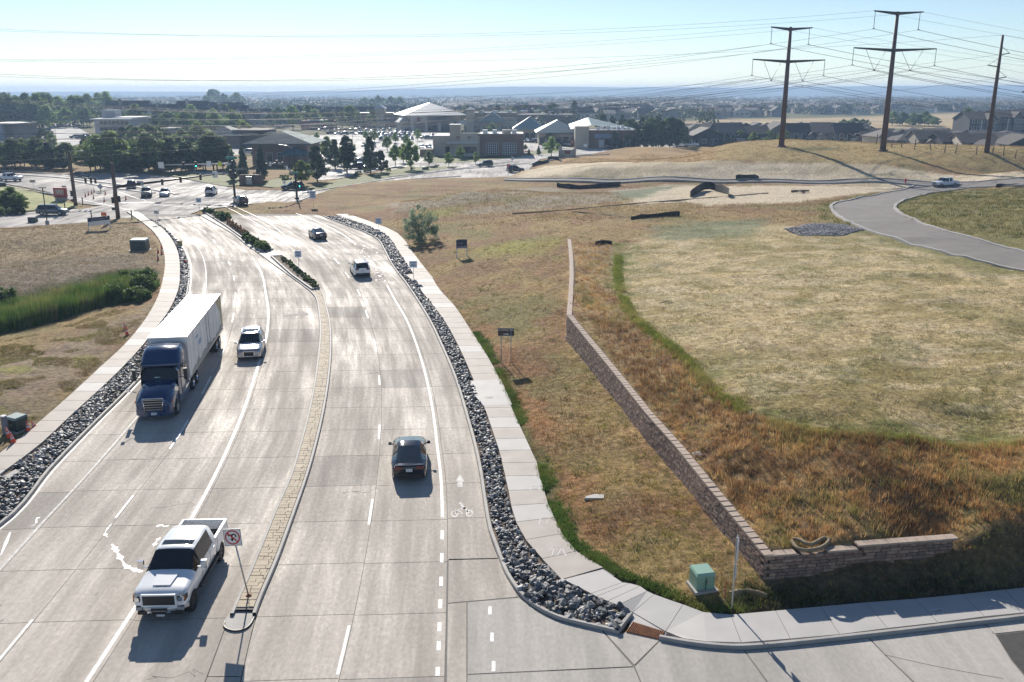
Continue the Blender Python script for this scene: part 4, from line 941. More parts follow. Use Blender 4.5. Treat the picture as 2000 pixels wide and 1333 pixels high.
# ================================================================== vehicles (front towards +Y of the thing)
def interp(pts): 
    a = np.array(pts, float); return lambda y: float(np.interp(y, a[:, 0], a[:, 1]))
def wheel(parent, x, y, r, w, side, rim_r=None, rim='alloy'):
    rim_r = rim_r or r*.66
    t = MB(); s = side
    t.lathe([(rim_r, -w*.5), (r*.93, -w*.5), (r, -w*.36), (r, w*.36), (r*.93, w*.5), (rim_r, w*.5)], (0, 0, 0), 'X', 20)
    o = t.build('wheel', MAT['tyre'], parent, (x, y, r)); b = MB(); h = s*w*.34
    for k in range(6):
        a = k*math.pi/3; ca, sa = math.cos(a), math.sin(a); q = .07*rim_r/.25
        p = [(h+s*.03, ca*.04-sa*q, sa*.04+ca*q), (h+s*.03, ca*.04+sa*q, sa*.04-ca*q), (h+s*.02, ca*rim_r+sa*q*.8, sa*rim_r-ca*q*.8), (h+s*.02, ca*rim_r-sa*q*.8, sa*rim_r+ca*q*.8)]
        b.add(p, [(0, 1, 2, 3)], 0)
    b.lathe([(rim_r*1.01, h-s*.1), (rim_r*1.01, s*w*.49), (rim_r*.9, s*w*.45), (rim_r*.88, h)], (0, 0, 0), 'X', 20, 0); b.lathe([(0.0, h+s*.045), (.07, h+s*.04), (.075, h)], (0, 0, 0), 'X', 10, 0)
    b.lathe([(0.0, h-s*.06), (rim_r, h-s*.06)], (0, 0, 0), 'X', 20, 1)
    b.build('rim', [MAT[rim], MAT['black']], o); return o
def body_loft(sp):
    """rows of a car body at stations along its length; returns one mesh builder per part"""
    L, wb = sp['L'], sp['wb']; top = interp(sp['top']); belt = interp(sp['belt']); wh = interp(sp['w']); wtop = interp(sp['wt']); sill = sp['sill']; r = sp['r']*1.13
    ya, yb = sp['axles']; ys = set(sp.get('ys', []))
    for a in (ya, yb):
        for k in range(9): ys.add(a+r*math.cos(math.pi*k/8))
    for k in (sp['top'], sp['belt'], sp['w'], sp['wt']): ys |= {p[0] for p in k}
    ylo, yhi = min(p[0] for p in sp['top']), max(p[0] for p in sp['top']); ys = sorted(q for q in ys if ylo <= q <= yhi); o = [ys[0]]
    for y in ys[1:]:
        if y-o[-1] > .03 or y == yhi: o.append(y)
    ys = o; rows = []
    def sl(y):
        for a in (ya, yb):
            d = abs(y-a)
            if d < r: return max(sill(y), sp['r']*.95+math.sqrt(r*r-d*d)-.02)
        return sill(y)
    for y in ys:
        s, b, t, w, wt = sl(y), belt(y), top(y), wh(y), wtop(y); s = min(s, b-.06); m1 = s+(b-s)*.4; m2 = s+(b-s)*.78
        half = [(w*.955, s), (w*.995, m1), (w, m2), (w*.955, b), (wt, t-.055 if t-b > .2 else max(b+.01, t-.03)), (wt*.82, t), (wt*.4, t+.015), (0, t+.02)]
        rows.append([(x, y, z) for x, z in half]+[(-x, y, z) for x, z in half[-2::-1]])
    return ys, rows
def car(name, label, cat, loc, rz, sp, body, parts=True, group=None, detail=True):
    ys, rows = body_loft(sp); n = len(rows[0]); bb = {'body': MB(), 'windshield': MB(), 'side_window': MB(), 'rear_window': MB(), 'sunroof': MB(), 'roof_black': MB()}
    ws, rw, cab, pil = sp['windshield'], sp['rear'], sp['cab'], sp.get('pillars', ())
    def part(i, k):
        ym = (ys[i]+ys[i+1])/2; kk = min(k, n-2-k)
        if kk >= 4:
            if ws[0] < ym < ws[1]: return 'windshield'
            if rw and rw[0] < ym < rw[1]: return 'rear_window'
            if sp.get('sunroof') and sp['sunroof'][0] < ym < sp['sunroof'][1] and kk >= 5: return 'sunroof'
        if kk == 3 and cab[0] < ym < cab[1]:
            for p in pil:
                if abs(ym-p) < .06: return 'body'
            return 'side_window'
        return 'body'
    for i in range(len(ys)-1):
        for k in range(n-1):
            b = bb[part(i, k)]; q = (rows[i][k], rows[i+1][k], rows[i+1][k+1], rows[i][k+1]); o = len(b.v); b.v += q; b.f.append((o+3, o+2, o+1, o)); b.m.append(0); b.s.append(True)
    for rr, flip in ((rows[0], False), (rows[-1], True)):
        b = bb['body']; o = len(b.v); b.v += rr; f = tuple(range(o, o+n)); b.f.append(f if flip else f[::-1]); b.m.append(0); b.s.append(False)
    def merged(b):
        key, v, ix = {}, [], []
        for p in b.v:
            q = tuple(round(c, 4) for c in p)
            if q not in key: key[q] = len(v); v.append(p)
            ix.append(key[q])
        m = MB(); m.v = v; m.f = [tuple(dict.fromkeys(ix[i] for i in f)) for f in b.f]; keep = [i for i, f in enumerate(m.f) if len(f) > 2]
        m.f = [m.f[i] for i in keep]; m.m = [b.m[i] for i in keep]; m.s = [b.s[i] for i in keep]; return m
    hw = sp['w'][len(sp['w'])//2][1]; r, tw = sp['r'], sp.get('tw', .23)
    if not parts:
        m = MB(); mats = [body, MAT['glass'], MAT['tyre'], MAT['black'], MAT['red_lens'], MAT['lamp']]
        for k, b in bb.items():
            b = merged(b); m.add(b.v, b.f, 0 if k == 'body' else 1, True)
        for a in sp['axles']:
            for s in (1, -1): m.lathe([(0, s*tw*.5), (r, s*tw*.45), (r, -s*tw*.5)], (s*(hw-tw*.55), a, r), 'X', 12, 2)
        m.box((0, 0, r+.1), (hw*1.7, sp['L']*.8, .3), 0, 3); Lf = ys[-1]; Lr = ys[0]
        for s in (1, -1): m.box((s*hw*.72, Lf-.02, sp['lampz']), (.36, .1, .14), 0, 5); m.box((s*hw*.76, Lr+.02, sp['tailz']), (.3, .1, .2), 0, 4)
        return m.mesh(name, mats)
    t = thing(name, label, cat, loc, rz, group)
    for k, b in bb.items():
        if b.f:
            for piece in islands(merged(b)) if k != 'body' else [merged(b)]: piece.build(k, body if k == 'body' else MAT['glass'], t)
    for a in sp['axles']:
        for s in (1, -1): wheel(t, s*(hw-tw*.55), a, r, tw, s, rim=sp.get('rim', 'alloy'))
    u = MB(); u.box((0, 0, r*.9+.1), (hw*1.62, sp['L']*.84, .32)); 
    for a in sp['axles']: u.box((0, a, r+.18), (hw*1.7, r*2.2, .5))
    u.build('underbody', MAT['black'], t)
    Lf, Lr = ys[-1], ys[0]
    if detail:
        for s in (1, -1):
            yl, zl, lw, lh = Lf, sp['lampz'], sp.get('lampw', .42), sp.get('lamph', .15); w = float(np.interp(Lf-.05, *zip(*sp['w'])))
            MB().add([(s*w*.98, yl-.32, zl+lh*.45), (s*w*.99, yl-.32, zl-lh*.3), (s*(w*.97), yl-.03, zl-lh*.5), (s*(w*.97-lw), yl+.025, zl-lh*.5), (s*(w*.97-lw), yl+.012, zl+lh*.4), (s*w*.95, yl-.06, zl+lh*.5)], [(2, 3, 4, 5), (0, 1, 2, 5)] if s < 0 else [(5, 4, 3, 2), (5, 2, 1, 0)]).build('headlight', MAT['lamp'], t)
            w = float(np.interp(Lr+.05, *zip(*sp['w']))); yt, zt, tw_, th = Lr, sp['tailz'], sp.get('tailw', .38), sp.get('tailh', .18)
            MB().box((s*(w*.95-tw_/2), yt+.03, zt), (tw_, .12, th)).build('tail_light', MAT['red_lens'], t)
            mb_ = MB(); my, mz = sp['mirror']; mb_.box((s*(hw+.13), my, mz), (.2, .11, .15), 0, 0, .85); mb_.box((s*(hw-.0), my+.01, mz-.05), (.14, .05, .05)); mb_.build('mirror', body if not sp.get('black_mirror') else MAT['black'], t)
        MB().box((0, Lr-.012, sp.get('platez', .75)), (.34, .03, .17)).build('license_plate', MAT['plate'], t)
        MB().box((0, Lf+.012, .42), (.32, .02, .13)).build('license_plate', MAT['plate'], t)
        if sp.get('grille'):
            gw, g0, g1 = sp['grille']; g = MB(); g.box((0, Lf+.012, (g0+g1)/2), (gw, .03, g1-g0)); g.build('grille', MAT['black'], t)
            if sp.get('chrome_grille'):
                c = MB()
                for z in (g0, g1): c.box((0, Lf+.02, z), (gw+.06, .04, .04))
                for x in (-1, 1): c.box((x*gw/2, Lf+.02, (g0+g1)/2), (.05, .04, g1-g0-.05))
                c.build('grille_surround', MAT['chrome'], t)
        MB().box((0, Lr+.05, .42), (hw*1.7, .14, .22)).build('rear_bumper', MAT['black'], t)
        if sp.get('rails'):
            for s in (1, -1): MB().tube([(s*hw*.66, cab[0]+.3, sp['roof']+.06), (s*hw*.68, cab[0]+.4, sp['roof']+.085), (s*hw*.68, cab[1]-.9, sp['roof']+.085), (s*hw*.66, cab[1]-.8, sp['roof']+.05)], .022, 5).build('roof_rail', MAT['chrome'], t)
    return t
def islands(b):
    par = list(range(len(b.v)))
    def find(i):
        while par[i] != i: par[i] = par[par[i]]; i = par[i]
        return i
    for f in b.f:
        for i in f[1:]: par[find(i)] = find(f[0])
    out = {}
    for f in b.f: out.setdefault(find(f[0]), []).append(f)
    r = []
    for fs in out.values():
        ix = {}; m = MB()
        for f in fs:
            for i in f:
                if i not in ix: ix[i] = len(m.v); m.v.append(b.v[i])
            m.f.append(tuple(ix[i] for i in f)); m.m.append(0); m.s.append(True)
        r.append(m)
    return r
def C(v): return lambda y: v
def suv(L=4.75, W=1.92, H=1.70, hood=1.06, rear_rake=.35):
    f, b = L/2, -L/2; w = W/2
    return dict(L=L, wb=2.85, r=.36, axles=(f-.93, b+1.0), sill=interp([(b, .42), (b+.3, .28), (f-.5, .26), (f, .34)]), roof=H,
        top=[(b, hood-.05), (b+.04, hood+.02), (b+rear_rake+.06, H-.06), (b+rear_rake+.35, H), (0, H+.02), (f-2.15, H-.03), (f-1.28, hood+.05), (f-.95, hood), (f-.2, hood-.13), (f-.04, hood-.24), (f, hood-.33)],
        belt=[(b, hood-.07), (b+.5, hood+.02), (f-1.3, hood-.04), (f-.3, hood-.17), (f, hood-.36)], w=[(b, w*.82), (b+.12, w*.93), (b+.6, w), (0, w), (f-.8, w*.985), (f-.25, w*.92), (f-.06, w*.82), (f, w*.72)],
        wt=[(b, w*.72), (b+rear_rake+.05, w*.68), (0, w*.72), (f-2.1, w*.69), (f-1.25, w*.80), (f-.3, w*.74), (f, w*.6)], windshield=(f-2.15, f-1.28), rear=(b+.05, b+rear_rake+.06), cab=(b+rear_rake+.12, f-1.45), pillars=(b+1.15, b+2.05),
        lampz=.74, tailz=hood-.08, mirror=(f-1.55, hood+.08), platez=.82, tailw=.36)
def sedan(L=4.9, W=1.9, H=1.42, hood=.92, fast=False):
    f, b = L/2, -L/2; w = W/2; rk = 1.75 if fast else 1.25; dk = .28 if fast else .62
    return dict(L=L, wb=2.9, r=.345, axles=(f-.92, b+1.05), sill=interp([(b, .40), (b+.3, .24), (f-.5, .22), (f, .28)]), roof=H,
        top=[(b, hood-.1), (b+.05, hood+.04), (b+dk, hood+.07), (b+rk+.15, H-.05), (b+rk+.5, H), (0.1, H+.01), (f-2.3, H-.03), (f-1.45, hood+.03), (f-1.2, hood), (f-.25, hood-.14), (f-.05, hood-.24), (f, hood-.32)],
        belt=[(b, hood-.1), (b+.5, hood), (f-1.4, hood-.05), (f-.3, hood-.18), (f, hood-.35)], w=[(b, w*.80), (b+.15, w*.92), (b+.8, w), (0, w*.995), (f-.8, w*.985), (f-.25, w*.9), (f-.06, w*.8), (f, w*.7)],
        wt=[(b, w*.70), (b+dk, w*.74), (b+rk+.2, w*.62), (0, w*.66), (f-2.25, w*.65), (f-1.4, w*.80), (f-.3, w*.72), (f, w*.6)], windshield=(f-2.3, f-1.45), rear=(b+dk, b+rk+.15), cab=(b+dk+.25, f-1.6), pillars=(b+1.35, b+2.25),
        lampz=.64, tailz=hood-.08, mirror=(f-1.7, hood+.05), platez=.74)
def pickup_cab(L=5.9, W=2.0, H=1.9, hood=1.22, r=.4, cabl=2.2, lift=0.0):
    """cab and hood only; the bed is added behind"""
    f = L/2; b = f-1.55-.45-cabl; w = W/2
    return dict(L=L, wb=3.7, r=r, axles=(f-.98, -L/2+1.2), sill=interp([(b, .5+lift), (f-.4, .48+lift), (f, .62+lift)]), roof=H,
        top=[(b, H-.16), (b+.05, H-.05), (b+.4, H), (f-2.35, H), (f-2.15, H-.03), (f-1.5, hood+.06), (f-1.3, hood+.02), (f-.3, hood-.06), (f-.06, hood-.13), (f, hood-.2)],
        belt=[(b, hood-.02), (f-1.5, hood-.05), (f-.3, hood-.1), (f, hood-.24)], w=[(b, w*.98), (b+1, w), (f-1, w), (f-.3, w*.985), (f-.05, w*.95), (f, w*.9)],
        wt=[(b, w*.72), (0, w*.74), (f-2.2, w*.73), (f-1.45, w*.86), (f-.3, w*.84), (f, w*.8)], windshield=(f-2.15, f-1.5), rear=(b-.1, b+.06), cab=(b+.25, f-1.62), pillars=(b+1.18,),
        lampz=hood-.26, lampw=.34, lamph=.26, tailz=hood-.2, mirror=(f-1.75, hood+.12), platez=.7, b=b)
def pickup(name, label, loc, rz, sp, body, group=None, parts=True, detail=True, flat_parts=False):
    t = car(name, label, 'pickup truck', loc, rz, dict(sp, rear=None), body, True, group, detail)
    b, L, w, hz = sp['b'], sp['L'], sp['w'][1][1], sp['belt'][0][1]; r0 = -L/2; zb = hz-.5; r = sp['r']*1.13; ax = sp['axles'][1]
    side = [(b-.03, .52 if 'lift' not in sp else .52+sp['lift']), (b-.03, hz), (r0+.02, hz-.02), (r0+.02, .62)]
    z0 = side[0][1]; bot = [(r0+.02, z0+.08)]+[(ax-r*math.cos(math.pi*k/8), max(z0, sp['r']*.95+r*math.sin(math.pi*k/8))) for k in range(9)]+[(b-.03, z0)]
    for s in (1, -1):
        m = MB(); poly = bot+[(b-.03, hz), (r0+.02, hz-.02)]; n = len(poly); ou = [(s*(w*.99 if z < hz-.1 else w*.95), y, z) for y, z in poly]; inn = [(s*w*.86, y, max(z, zb)) for y, z in poly]
        m.add(ou+inn, [tuple(range(n)) if s < 0 else tuple(range(n))[::-1], tuple(range(n, 2*n))[::-1] if s < 0 else tuple(range(n, 2*n))]+[(i, (i+1) % n, n+(i+1) % n, n+i) for i in range(n)], 0, False); m.build('bed_side', body, t)
    m = MB(); m.box((0, r0+.05, (hz+zb)/2-.02), (w*1.72, .08, hz-zb+.02)); m.box((0, r0+.04, zb-.06), (w*1.8, .1, .2)); m.build('tailgate', body, t)
    m = MB(); m.box((0, (b+r0)/2, zb), (w*1.74, b-r0-.1, .05)); m.build('bed_floor', MAT['black'], t)
    m = MB(); m.box((0, b-.06, hz-.22), (w*1.74, .06, .46)); m.build('bed_front', body, t)
    if detail:
        g = MB(); g.box((0, b+.0, sp['roof']-.30), (w*1.15, .04, .3)); g.build('rear_window', MAT['glass'], t)
    return t
def heading(f, y, back=False):
    d = float(f(y+.5)-f(y-.5)); a = math.atan2(-d, 1.0); return a+(math.pi if back else 0)
P_WHITE = MAT['white_paint']; P_BLACK = paint('black_car_paint', (.008, .010, .012), .12); P_SILVER = paint('silver_car_paint', (.42, .43, .45), .28, .6); P_GREY = paint('grey_car_paint', (.13, .14, .15), .25, .4); P_NAVY = paint('navy_car_paint', (.012, .022, .05), .2)
P_BLUE = paint('blue_truck_paint', (.009, .036, .115), .22); P_RED = paint('red_car_paint', (.22, .015, .015), .25); P_TEAL = paint('dark_teal_paint', (.02, .05, .055), .22, .3); P_PALE = paint('pale_blue_paint', (.30, .36, .42), .3, .4)
# ---- the big white lifted pickup in the foreground (nose towards the camera)
sp = pickup_cab(L=6.15, W=2.08, H=2.12, hood=1.46, r=.44, cabl=2.3, lift=.22); sp['lift'] = .22; sp['tw'] = .34; sp['sunroof'] = (.55, 1.0); sp['rim'] = 'black'; sp['black_mirror'] = True; sp['grille'] = None
sp['top'] += [(sp['L']/2-2.35-.3, 2.13), (.55, 2.12), (1.0-.12, 2.12)]; sp['top'].sort(); sp['sunroof'] = (.22, .62); sp['ys'] = [.22, .62]
p_near = at(316,1213); p = at(342,1165)
def place_back(u, v, f_len, rz):
    """centre of a vehicle whose nose (or tail) middle touches the ground at this pixel"""
    q = at(u, v); return (q.x-math.sin(rz)*-f_len*-1, q.y+math.cos(rz)*-f_len*1, 0) if False else (q.x+math.sin(rz)*f_len, q.y-math.cos(rz)*f_len, 0)
rz = math.pi+R(2); gmc = pickup('pickup_truck', 'large lifted white pickup truck with black grille driving towards the camera', place_back(318,1216,2.95,rz), rz, sp, P_WHITE)
f = sp['L']/2
def put(mb, name, m, parent=gmc): return mb.build(name, m, parent)
g = MB(); g.box((0, f+.01, 1.06), (1.22, .06, .44)); put(g, 'grille', MAT['black'])
g = MB()
for z in (.83, 1.29): g.box((0, f+.02, z), (1.36, .07, .06), taper=.97)
for s in (-1, 1): g.box((s*.65, f+.02, 1.06), (.06, .07, .4))
put(g, 'grille_surround', P_WHITE)
for z in range(6): pass
g = MB(); g.loft([[(x, f-.32+.40*(1-(abs(x)/1.06)**3), z) for x in np.linspace(-1.04, 1.04, 13)] for z in (.60, .66, .80)]+[[(x, f-.36+.40*(1-(abs(x)/1.06)**3), .82) for x in np.linspace(-1.04, 1.04, 13)]], 0, True)
g.f = [q[::-1] for q in g.f]; put(g, 'front_bumper', P_SILVER)
for s in (-1, 1):
    m = MB(); m.add([(s*.72, f+.03, 1.0), (s*1.0, f-.02, 1.0), (s*1.04, f-.25, 1.04), (s*1.04, f-.25, 1.25), (s*1.0, f-.04, 1.24), (s*.72, f+.02, 1.24)], [(0, 1, 4, 5), (1, 2, 3, 4)] if s < 0 else [(5, 4, 1, 0), (4, 3, 2, 1)]); put(m, 'headlight_housing', MAT['black'])
    put(MB().box((s*.83, f+.03, 1.12), (.16, .06, .15)), 'headlight_lens', MAT['chrome'])
g = MB(); g.box((0, f+.075, .70), (.62, .05, .10)); g.box((0, f-.05, .53), (1.7, .2, .14)); put(g, 'bumper_intake', MAT['black'])
for s in (-1, 1):
    put(MB().box((s*.36, f+.085, .60), (.18, .08, .09)), 'tow_hook', MAT['chrome']); put(MB().box((s*.80, f-.05, .69), (.24, .12, .14)), 'fog_light', MAT['lamp'])
    put(MB().box((s*.93, f-.10, 1.12), (.12, .16, .2)), 'turn_signal', MAT['amber'])
    m = MB(); m.box((s*1.27, f-1.78, 1.62), (.26, .14, .34), 0, 0, .9); m.box((s*1.10, f-1.75, 1.5), (.22, .06, .05)); put(m, 'tow_mirror', MAT['chrome'])
    put(MB().box((s*1.03, .1, .62), (.16, 2.5, .07)), 'side_step', MAT['black'])
    for yy in (-.75, .35): put(MB().box((s*1.035, yy, 1.28), (.03, .22, .045)), 'door_handle', MAT['chrome'])
    for yy in (.95, -.2, -1.3): put(MB().box((s*1.042, yy, 1.1), (.006, .018, .66)), 'door_seam', MAT['black'])
g = MB(); g.add([(-.34, f-.42, 1.47), (.34, f-.42, 1.47), (.44, f-1.3, 1.55), (-.44, f-1.3, 1.55), (-.30, f-.36, 1.40), (.30, f-.36, 1.40)], [(0, 1, 2, 3), (4, 5, 1, 0)]); put(g, 'hood_scoop', P_WHITE)
put(MB().box((0, f-.40, 1.425), (.46, .05, .05)), 'scoop_intake', MAT['black'])
for o in [c for c in COL.objects if c.parent == gmc and c.name.startswith('mirror')]: bpy.data.objects.remove(o)
# ---- vehicles on the main road
def on_road(u, v, f, half, back): 
    q = at(u, v); rz = heading(f, q.y, back); return place_back(u, v, half if not False else -half, rz) if back else (q.x-math.sin(rz)*half, q.y+math.cos(rz)*half, 0), rz
def drive(make, u, v, f, half, back, name, label, cat, body, **kw):
    q = at(u, v); rz = heading(f, q.y+(half if not back else half), back); s = 1
    loc = (q.x+(-math.sin(rz) if not back else math.sin(rz))*half, q.y+(math.cos(rz) if not back else -math.cos(rz))*half, 0)
    return car(name, label, cat, loc, rz, make, body, **kw)
s_ = sedan(4.95, 1.93, 1.42, .95, True); s_['grille'] = (.9, .35, .6)
blk = drive(s_, 800, 944, D2, 2.47, False, 'sedan', 'glossy black fastback car seen from behind on the near right lanes', 'car', P_BLACK)
MB().box((0, -2.36, 1.0), (1.5, .16, .03)).build('spoiler_lip', P_BLACK, blk); MB().box((0, -2.485, .8), (.3, .02, .05)).build('badge', MAT['chrome'], blk)
s_ = suv(4.9, 1.95, 1.72); s_.update(grille=(.8, .42, .78), chrome_grille=True, rails=True, sunroof=(-.9, .1)); s_['ys'] = [-.9, .1]
drive(s_, 487, 706, D1, 2.42, True, 'suv', 'silver SUV with sunroof driving towards the camera beside the semi truck', 'car', P_SILVER)
s_ = suv(4.7, 1.9, 1.68); s_.update(grille=(.7, .42, .7), rails=True); drive(s_, 709, 543, D2, 2.35, False, 'suv', 'white SUV seen from behind in the middle of the right lanes', 'car', P_WHITE)
s_ = sedan(4.6, 1.85, 1.50, .98, True); drive(s_, 628, 470, D2, 2.3, False, 'hatchback', 'dark navy hatchback seen from behind near the planted median', 'car', P_NAVY)
bk = drive(suv(4.5, 1.85, 1.62), 477, 401, D2, 2.25, False, 'suv', 'dark SUV carrying two bicycles on its tail at the crossing', 'car', P_GREY)
for k, x in enumerate((-.35, .35)):
    m = MB()
    for wx in (-.33, .33):
        for a in range(14):
            t0, t1 = a*2*math.pi/14, (a+1)*2*math.pi/14; m.tube([(wx+x*.5+.32*math.cos(t0), -2.55-.2*k, .95+.32*math.sin(t0)), (wx+x*.5+.32*math.cos(t1), -2.55-.2*k, .95+.32*math.sin(t1))], .025, 4, caps=False)
    m.tube([(x*.5-.33, -2.55-.2*k, .95), (x*.5-.1, -2.55-.2*k, 1.35), (x*.5+.25, -2.55-.2*k, 1.4), (x*.5+.33, -2.55-.2*k, .95)], .025, 4); m.tube([(x*.5-.1, -2.55-.2*k, 1.35), (x*.5, -2.55-.2*k, .95), (x*.5+.25, -2.55-.2*k, 1.4)], .025, 4)
    tag(m.build('bicycle', P_RED if k else MAT['black'], None, bk.location, bk.rotation_euler.z), ('red' if k else 'black')+' bicycle hung on the tail of the dark SUV at the crossing', 'bicycle', 'bicycles on the car rack')
def free(make, u, v, rz_deg, name, label, cat, body, pick=False, z=0.0, **kw):
    q = at(u, v, z); 
    return (pickup if pick else car)(name, label, *((q, R(rz_deg), make, body) if pick else (cat, q, R(rz_deg), make, body)), **kw)
free(suv(4.8, 1.9, 1.75), 413, 380, 8, 'suv', 'white SUV seen from behind crossing by the signal masts', 'car', P_WHITE)
free(sedan(4.6, 1.85, 1.5), 322, 383, 196, 'sedan', 'pale blue car facing the camera at the crossing', 'car', P_PALE)
free(pickup_cab(L=5.8, H=1.88), 287, 384, 200, 'pickup_truck', 'grey pickup truck facing the camera left of the pale blue car', 'pickup truck', P_GREY, True)
free(suv(4.7, 1.9, 1.75), 257, 369, 200, 'suv', 'dark grey SUV behind the grey pickup truck at the crossing', 'car', P_GREY)
free(sedan(4.6, 1.85, 1.45), 158, 347, 255, 'sedan', 'dark car on the far lanes behind the tall wooden pole', 'car', P_NAVY)
free(pickup_cab(L=5.8, H=1.9), 20, 354, 262, 'pickup_truck', 'white pickup truck entering at the left edge of the far street', 'pickup truck', P_WHITE, True)
free(suv(4.95, 1.95, 1.75), 104, 420, 272, 'suv', 'grey SUV turning beside the lawn with the red sign', 'car', paint('blue_grey_paint', (.10, .12, .14), .25, .4))
free(suv(4.8, 1.9, 1.7), 572, 371, 110, 'suv', 'dark SUV at the right signal mast with glinting hood', 'car', P_BLACK)
jeep = suv(4.5, 1.9, 1.82, 1.12, .12); free(jeep, 1007, 337, 292, 'jeep', 'dark boxy off-road car by the stop sign', 'car', P_NAVY); free(suv(4.4, 1.88, 1.8, 1.08, .15), 947, 326, 108, 'suv', 'dark green boxy SUV passing the tan corner store', 'car', P_TEAL)
q = hit(1845, 366); pw = pickup('pickup_truck', 'white pickup truck parked on the curved street in the field', q+Vector((0, 0, .08)), R(112), dict(pickup_cab(L=5.9, H=1.92), grille=(1.0, .75, 1.05)), P_WHITE)
free(pickup_cab(L=5.8, H=1.9), 1349, 287, 102, 'pickup_truck', 'white work pickup by the pine trees on the far street', 'pickup truck', P_WHITE, True)
# ---- semi truck with a box trailer
rz = math.pi-R(8.5); q = at(303, 823); FR = 0.0
semi = thing('semi_truck', 'blue semi truck pulling a dirty white box trailer towards the camera', 'truck', (q.x, q.y, 0), math.pi+R(8.2))
def S(mb, name, m, parent=semi): return mb.build(name, m, parent)
w = 1.24
def sec(y, zl, zt, wl, wt, n=9):
    # a rounded box section, open below
    pts = [(wl, y, zl), (wl*1.0, y, zl+(zt-zl)*.5), (wl*.99, y, zt-.35), (wt*.97, y, zt-.12), (wt*.82, y, zt), (0, y, zt+.05)]; return pts+[(-a, b, c) for a, b, c in pts[-2::-1]]
h = MB()      # hood, nose at y = 0
h.loft([sec(-2.1, .75, 2.05, 1.12, 1.02), sec(-1.5, .75, 1.98, 1.14, .98), sec(-.8, .72, 1.86, 1.16, .92), sec(-.25, .70, 1.66, 1.12, .86), sec(-.06, .72, 1.50, 1.02, .82), sec(0, .75, 1.40, .95, .76)], 0, True)
h.f.append(tuple(range(len(h.v)-11, len(h.v)))); h.m.append(0); h.s.append(False); S(h, 'hood', P_BLUE)
c = MB(); rings = [sec(-4.9, .9, 3.78, w, w*.95), sec(-3.6, .9, 3.84, w, w*.93), sec(-3.05, .9, 3.62, w, w*.90), sec(-2.75, .9, 3.2, w, w*.9), sec(-2.55, .9, 2.85, w*.99, w*.9)]
c.loft(rings, 0, True); c.loft([[(a, b_, z) for a, b_, z in rings[-1]], [(a*.97 if abs(a) > .01 else 0, -2.12-(.0 if z < 2.1 else .2*(z-2.1)), min(z, 2.85)) for a, b_, z in sec(-2.1, .9, 2.85, w*.97, w*.9)]], 0, True)
c.f.append(tuple(range(0, 11))[::-1]); c.m.append(0); c.s.append(False); S(c, 'cab', P_BLUE)
gl = MB(); gl.loft([[(x*w*.93, -2.02-.16*abs(x)**2, 2.04) for x in np.linspace(-1, 1, 9)], [(x*w*.88, -2.44-.16*abs(x)**2, 2.86) for x in np.linspace(-1, 1, 9)]], 0, True); gl.f = [q_[::-1] for q_ in gl.f]; S(gl, 'windshield', MAT['glass'])
S(MB().box((.12, -2.12, 2.18), (.34, .02, .16)), 'windshield_sticker', mat('pale_sticker', (.45, .62, .68), .5))
S(MB().loft([[(x*w*.95, -2.5-.14*abs(x)**2, 2.88) for x in np.linspace(-1, 1, 9)], [(x*w*.97, -2.28-.14*abs(x)**2, 2.95) for x in np.linspace(-1, 1, 9)], [(x*w*.9, -2.72-.14*abs(x)**2, 3.12) for x in np.linspace(-1, 1, 9)]], 0, True), 'sun_visor', P_BLUE)
for s in (-1, 1):
    m = MB(); m.add([(s*1.252, -3.5, 2.15), (s*1.252, -2.55, 2.15), (s*1.252, -2.72, 2.8), (s*1.252, -3.5, 2.8)], [(0, 1, 2, 3) if s < 0 else (3, 2, 1, 0)]); S(m, 'side_window', MAT['glass'])
    S(MB().box((s*1.25, -4.2, 2.35), (.012, .5, .4)), 'sleeper_window', MAT['glass'])
    m = MB(); m.box((s*1.25, -3.1, 1.5), (.02, 1.0, 1.2)); S(m, 'door', P_BLUE)
    m = MB(); m.tube([(s*1.2, -2.6, 2.1), (s*1.55, -2.35, 2.1)], .03, 5); m.box((s*1.6, -2.35, 2.35), (.22, .1, .75)); S(m, 'door_mirror', MAT['black'])
    m = MB(); m.tube([(s*1.05, -.5, 1.75), (s*1.42, -.2, 2.0)], .025, 5); m.box((s*1.46, -.18, 2.05), (.2, .08, .24)); S(m, 'hood_mirror', MAT['chrome'])
    m = MB(); m.add([(s*.72, .02, 1.02), (s*1.04, -.10, 1.02), (s*1.10, -.28, 1.28), (s*.78, -.02, 1.26)], [(0, 1, 2, 3) if s > 0 else (3, 2, 1, 0)]); S(m, 'headlight', MAT['lamp']); S(MB().box((s*1.12, -.30, 1.22), (.08, .16, .12)), 'turn_signal', MAT['amber'])
    m = MB(); m.add([(s*1.16, -2.0, .45), (s*1.24, -4.7, .35), (s*1.24, -4.7, 1.1), (s*1.2, -2.0, 1.0)], [(0, 1, 2, 3) if s < 0 else (3, 2, 1, 0)]); S(m, 'side_skirt', P_BLUE)
    m = MB(); m.lathe([(0, 0), (.3, 0), (.31, .02), (.31, 1.6), (.3, 1.62), (0, 1.62)], (s*.95, -5.3, .95), 'Y', 14); S(m, 'fuel_tank', MAT['chrome'])
m = MB(); m.loft([[(x, .06-.35*(abs(x)/1.15)**3, z) for x in np.linspace(-1.15, 1.15, 11)] for z in (.34, .42, .80)], 0, True); m.f = [q_[::-1] for q_ in m.f]; S(m, 'front_bumper', P_BLUE)
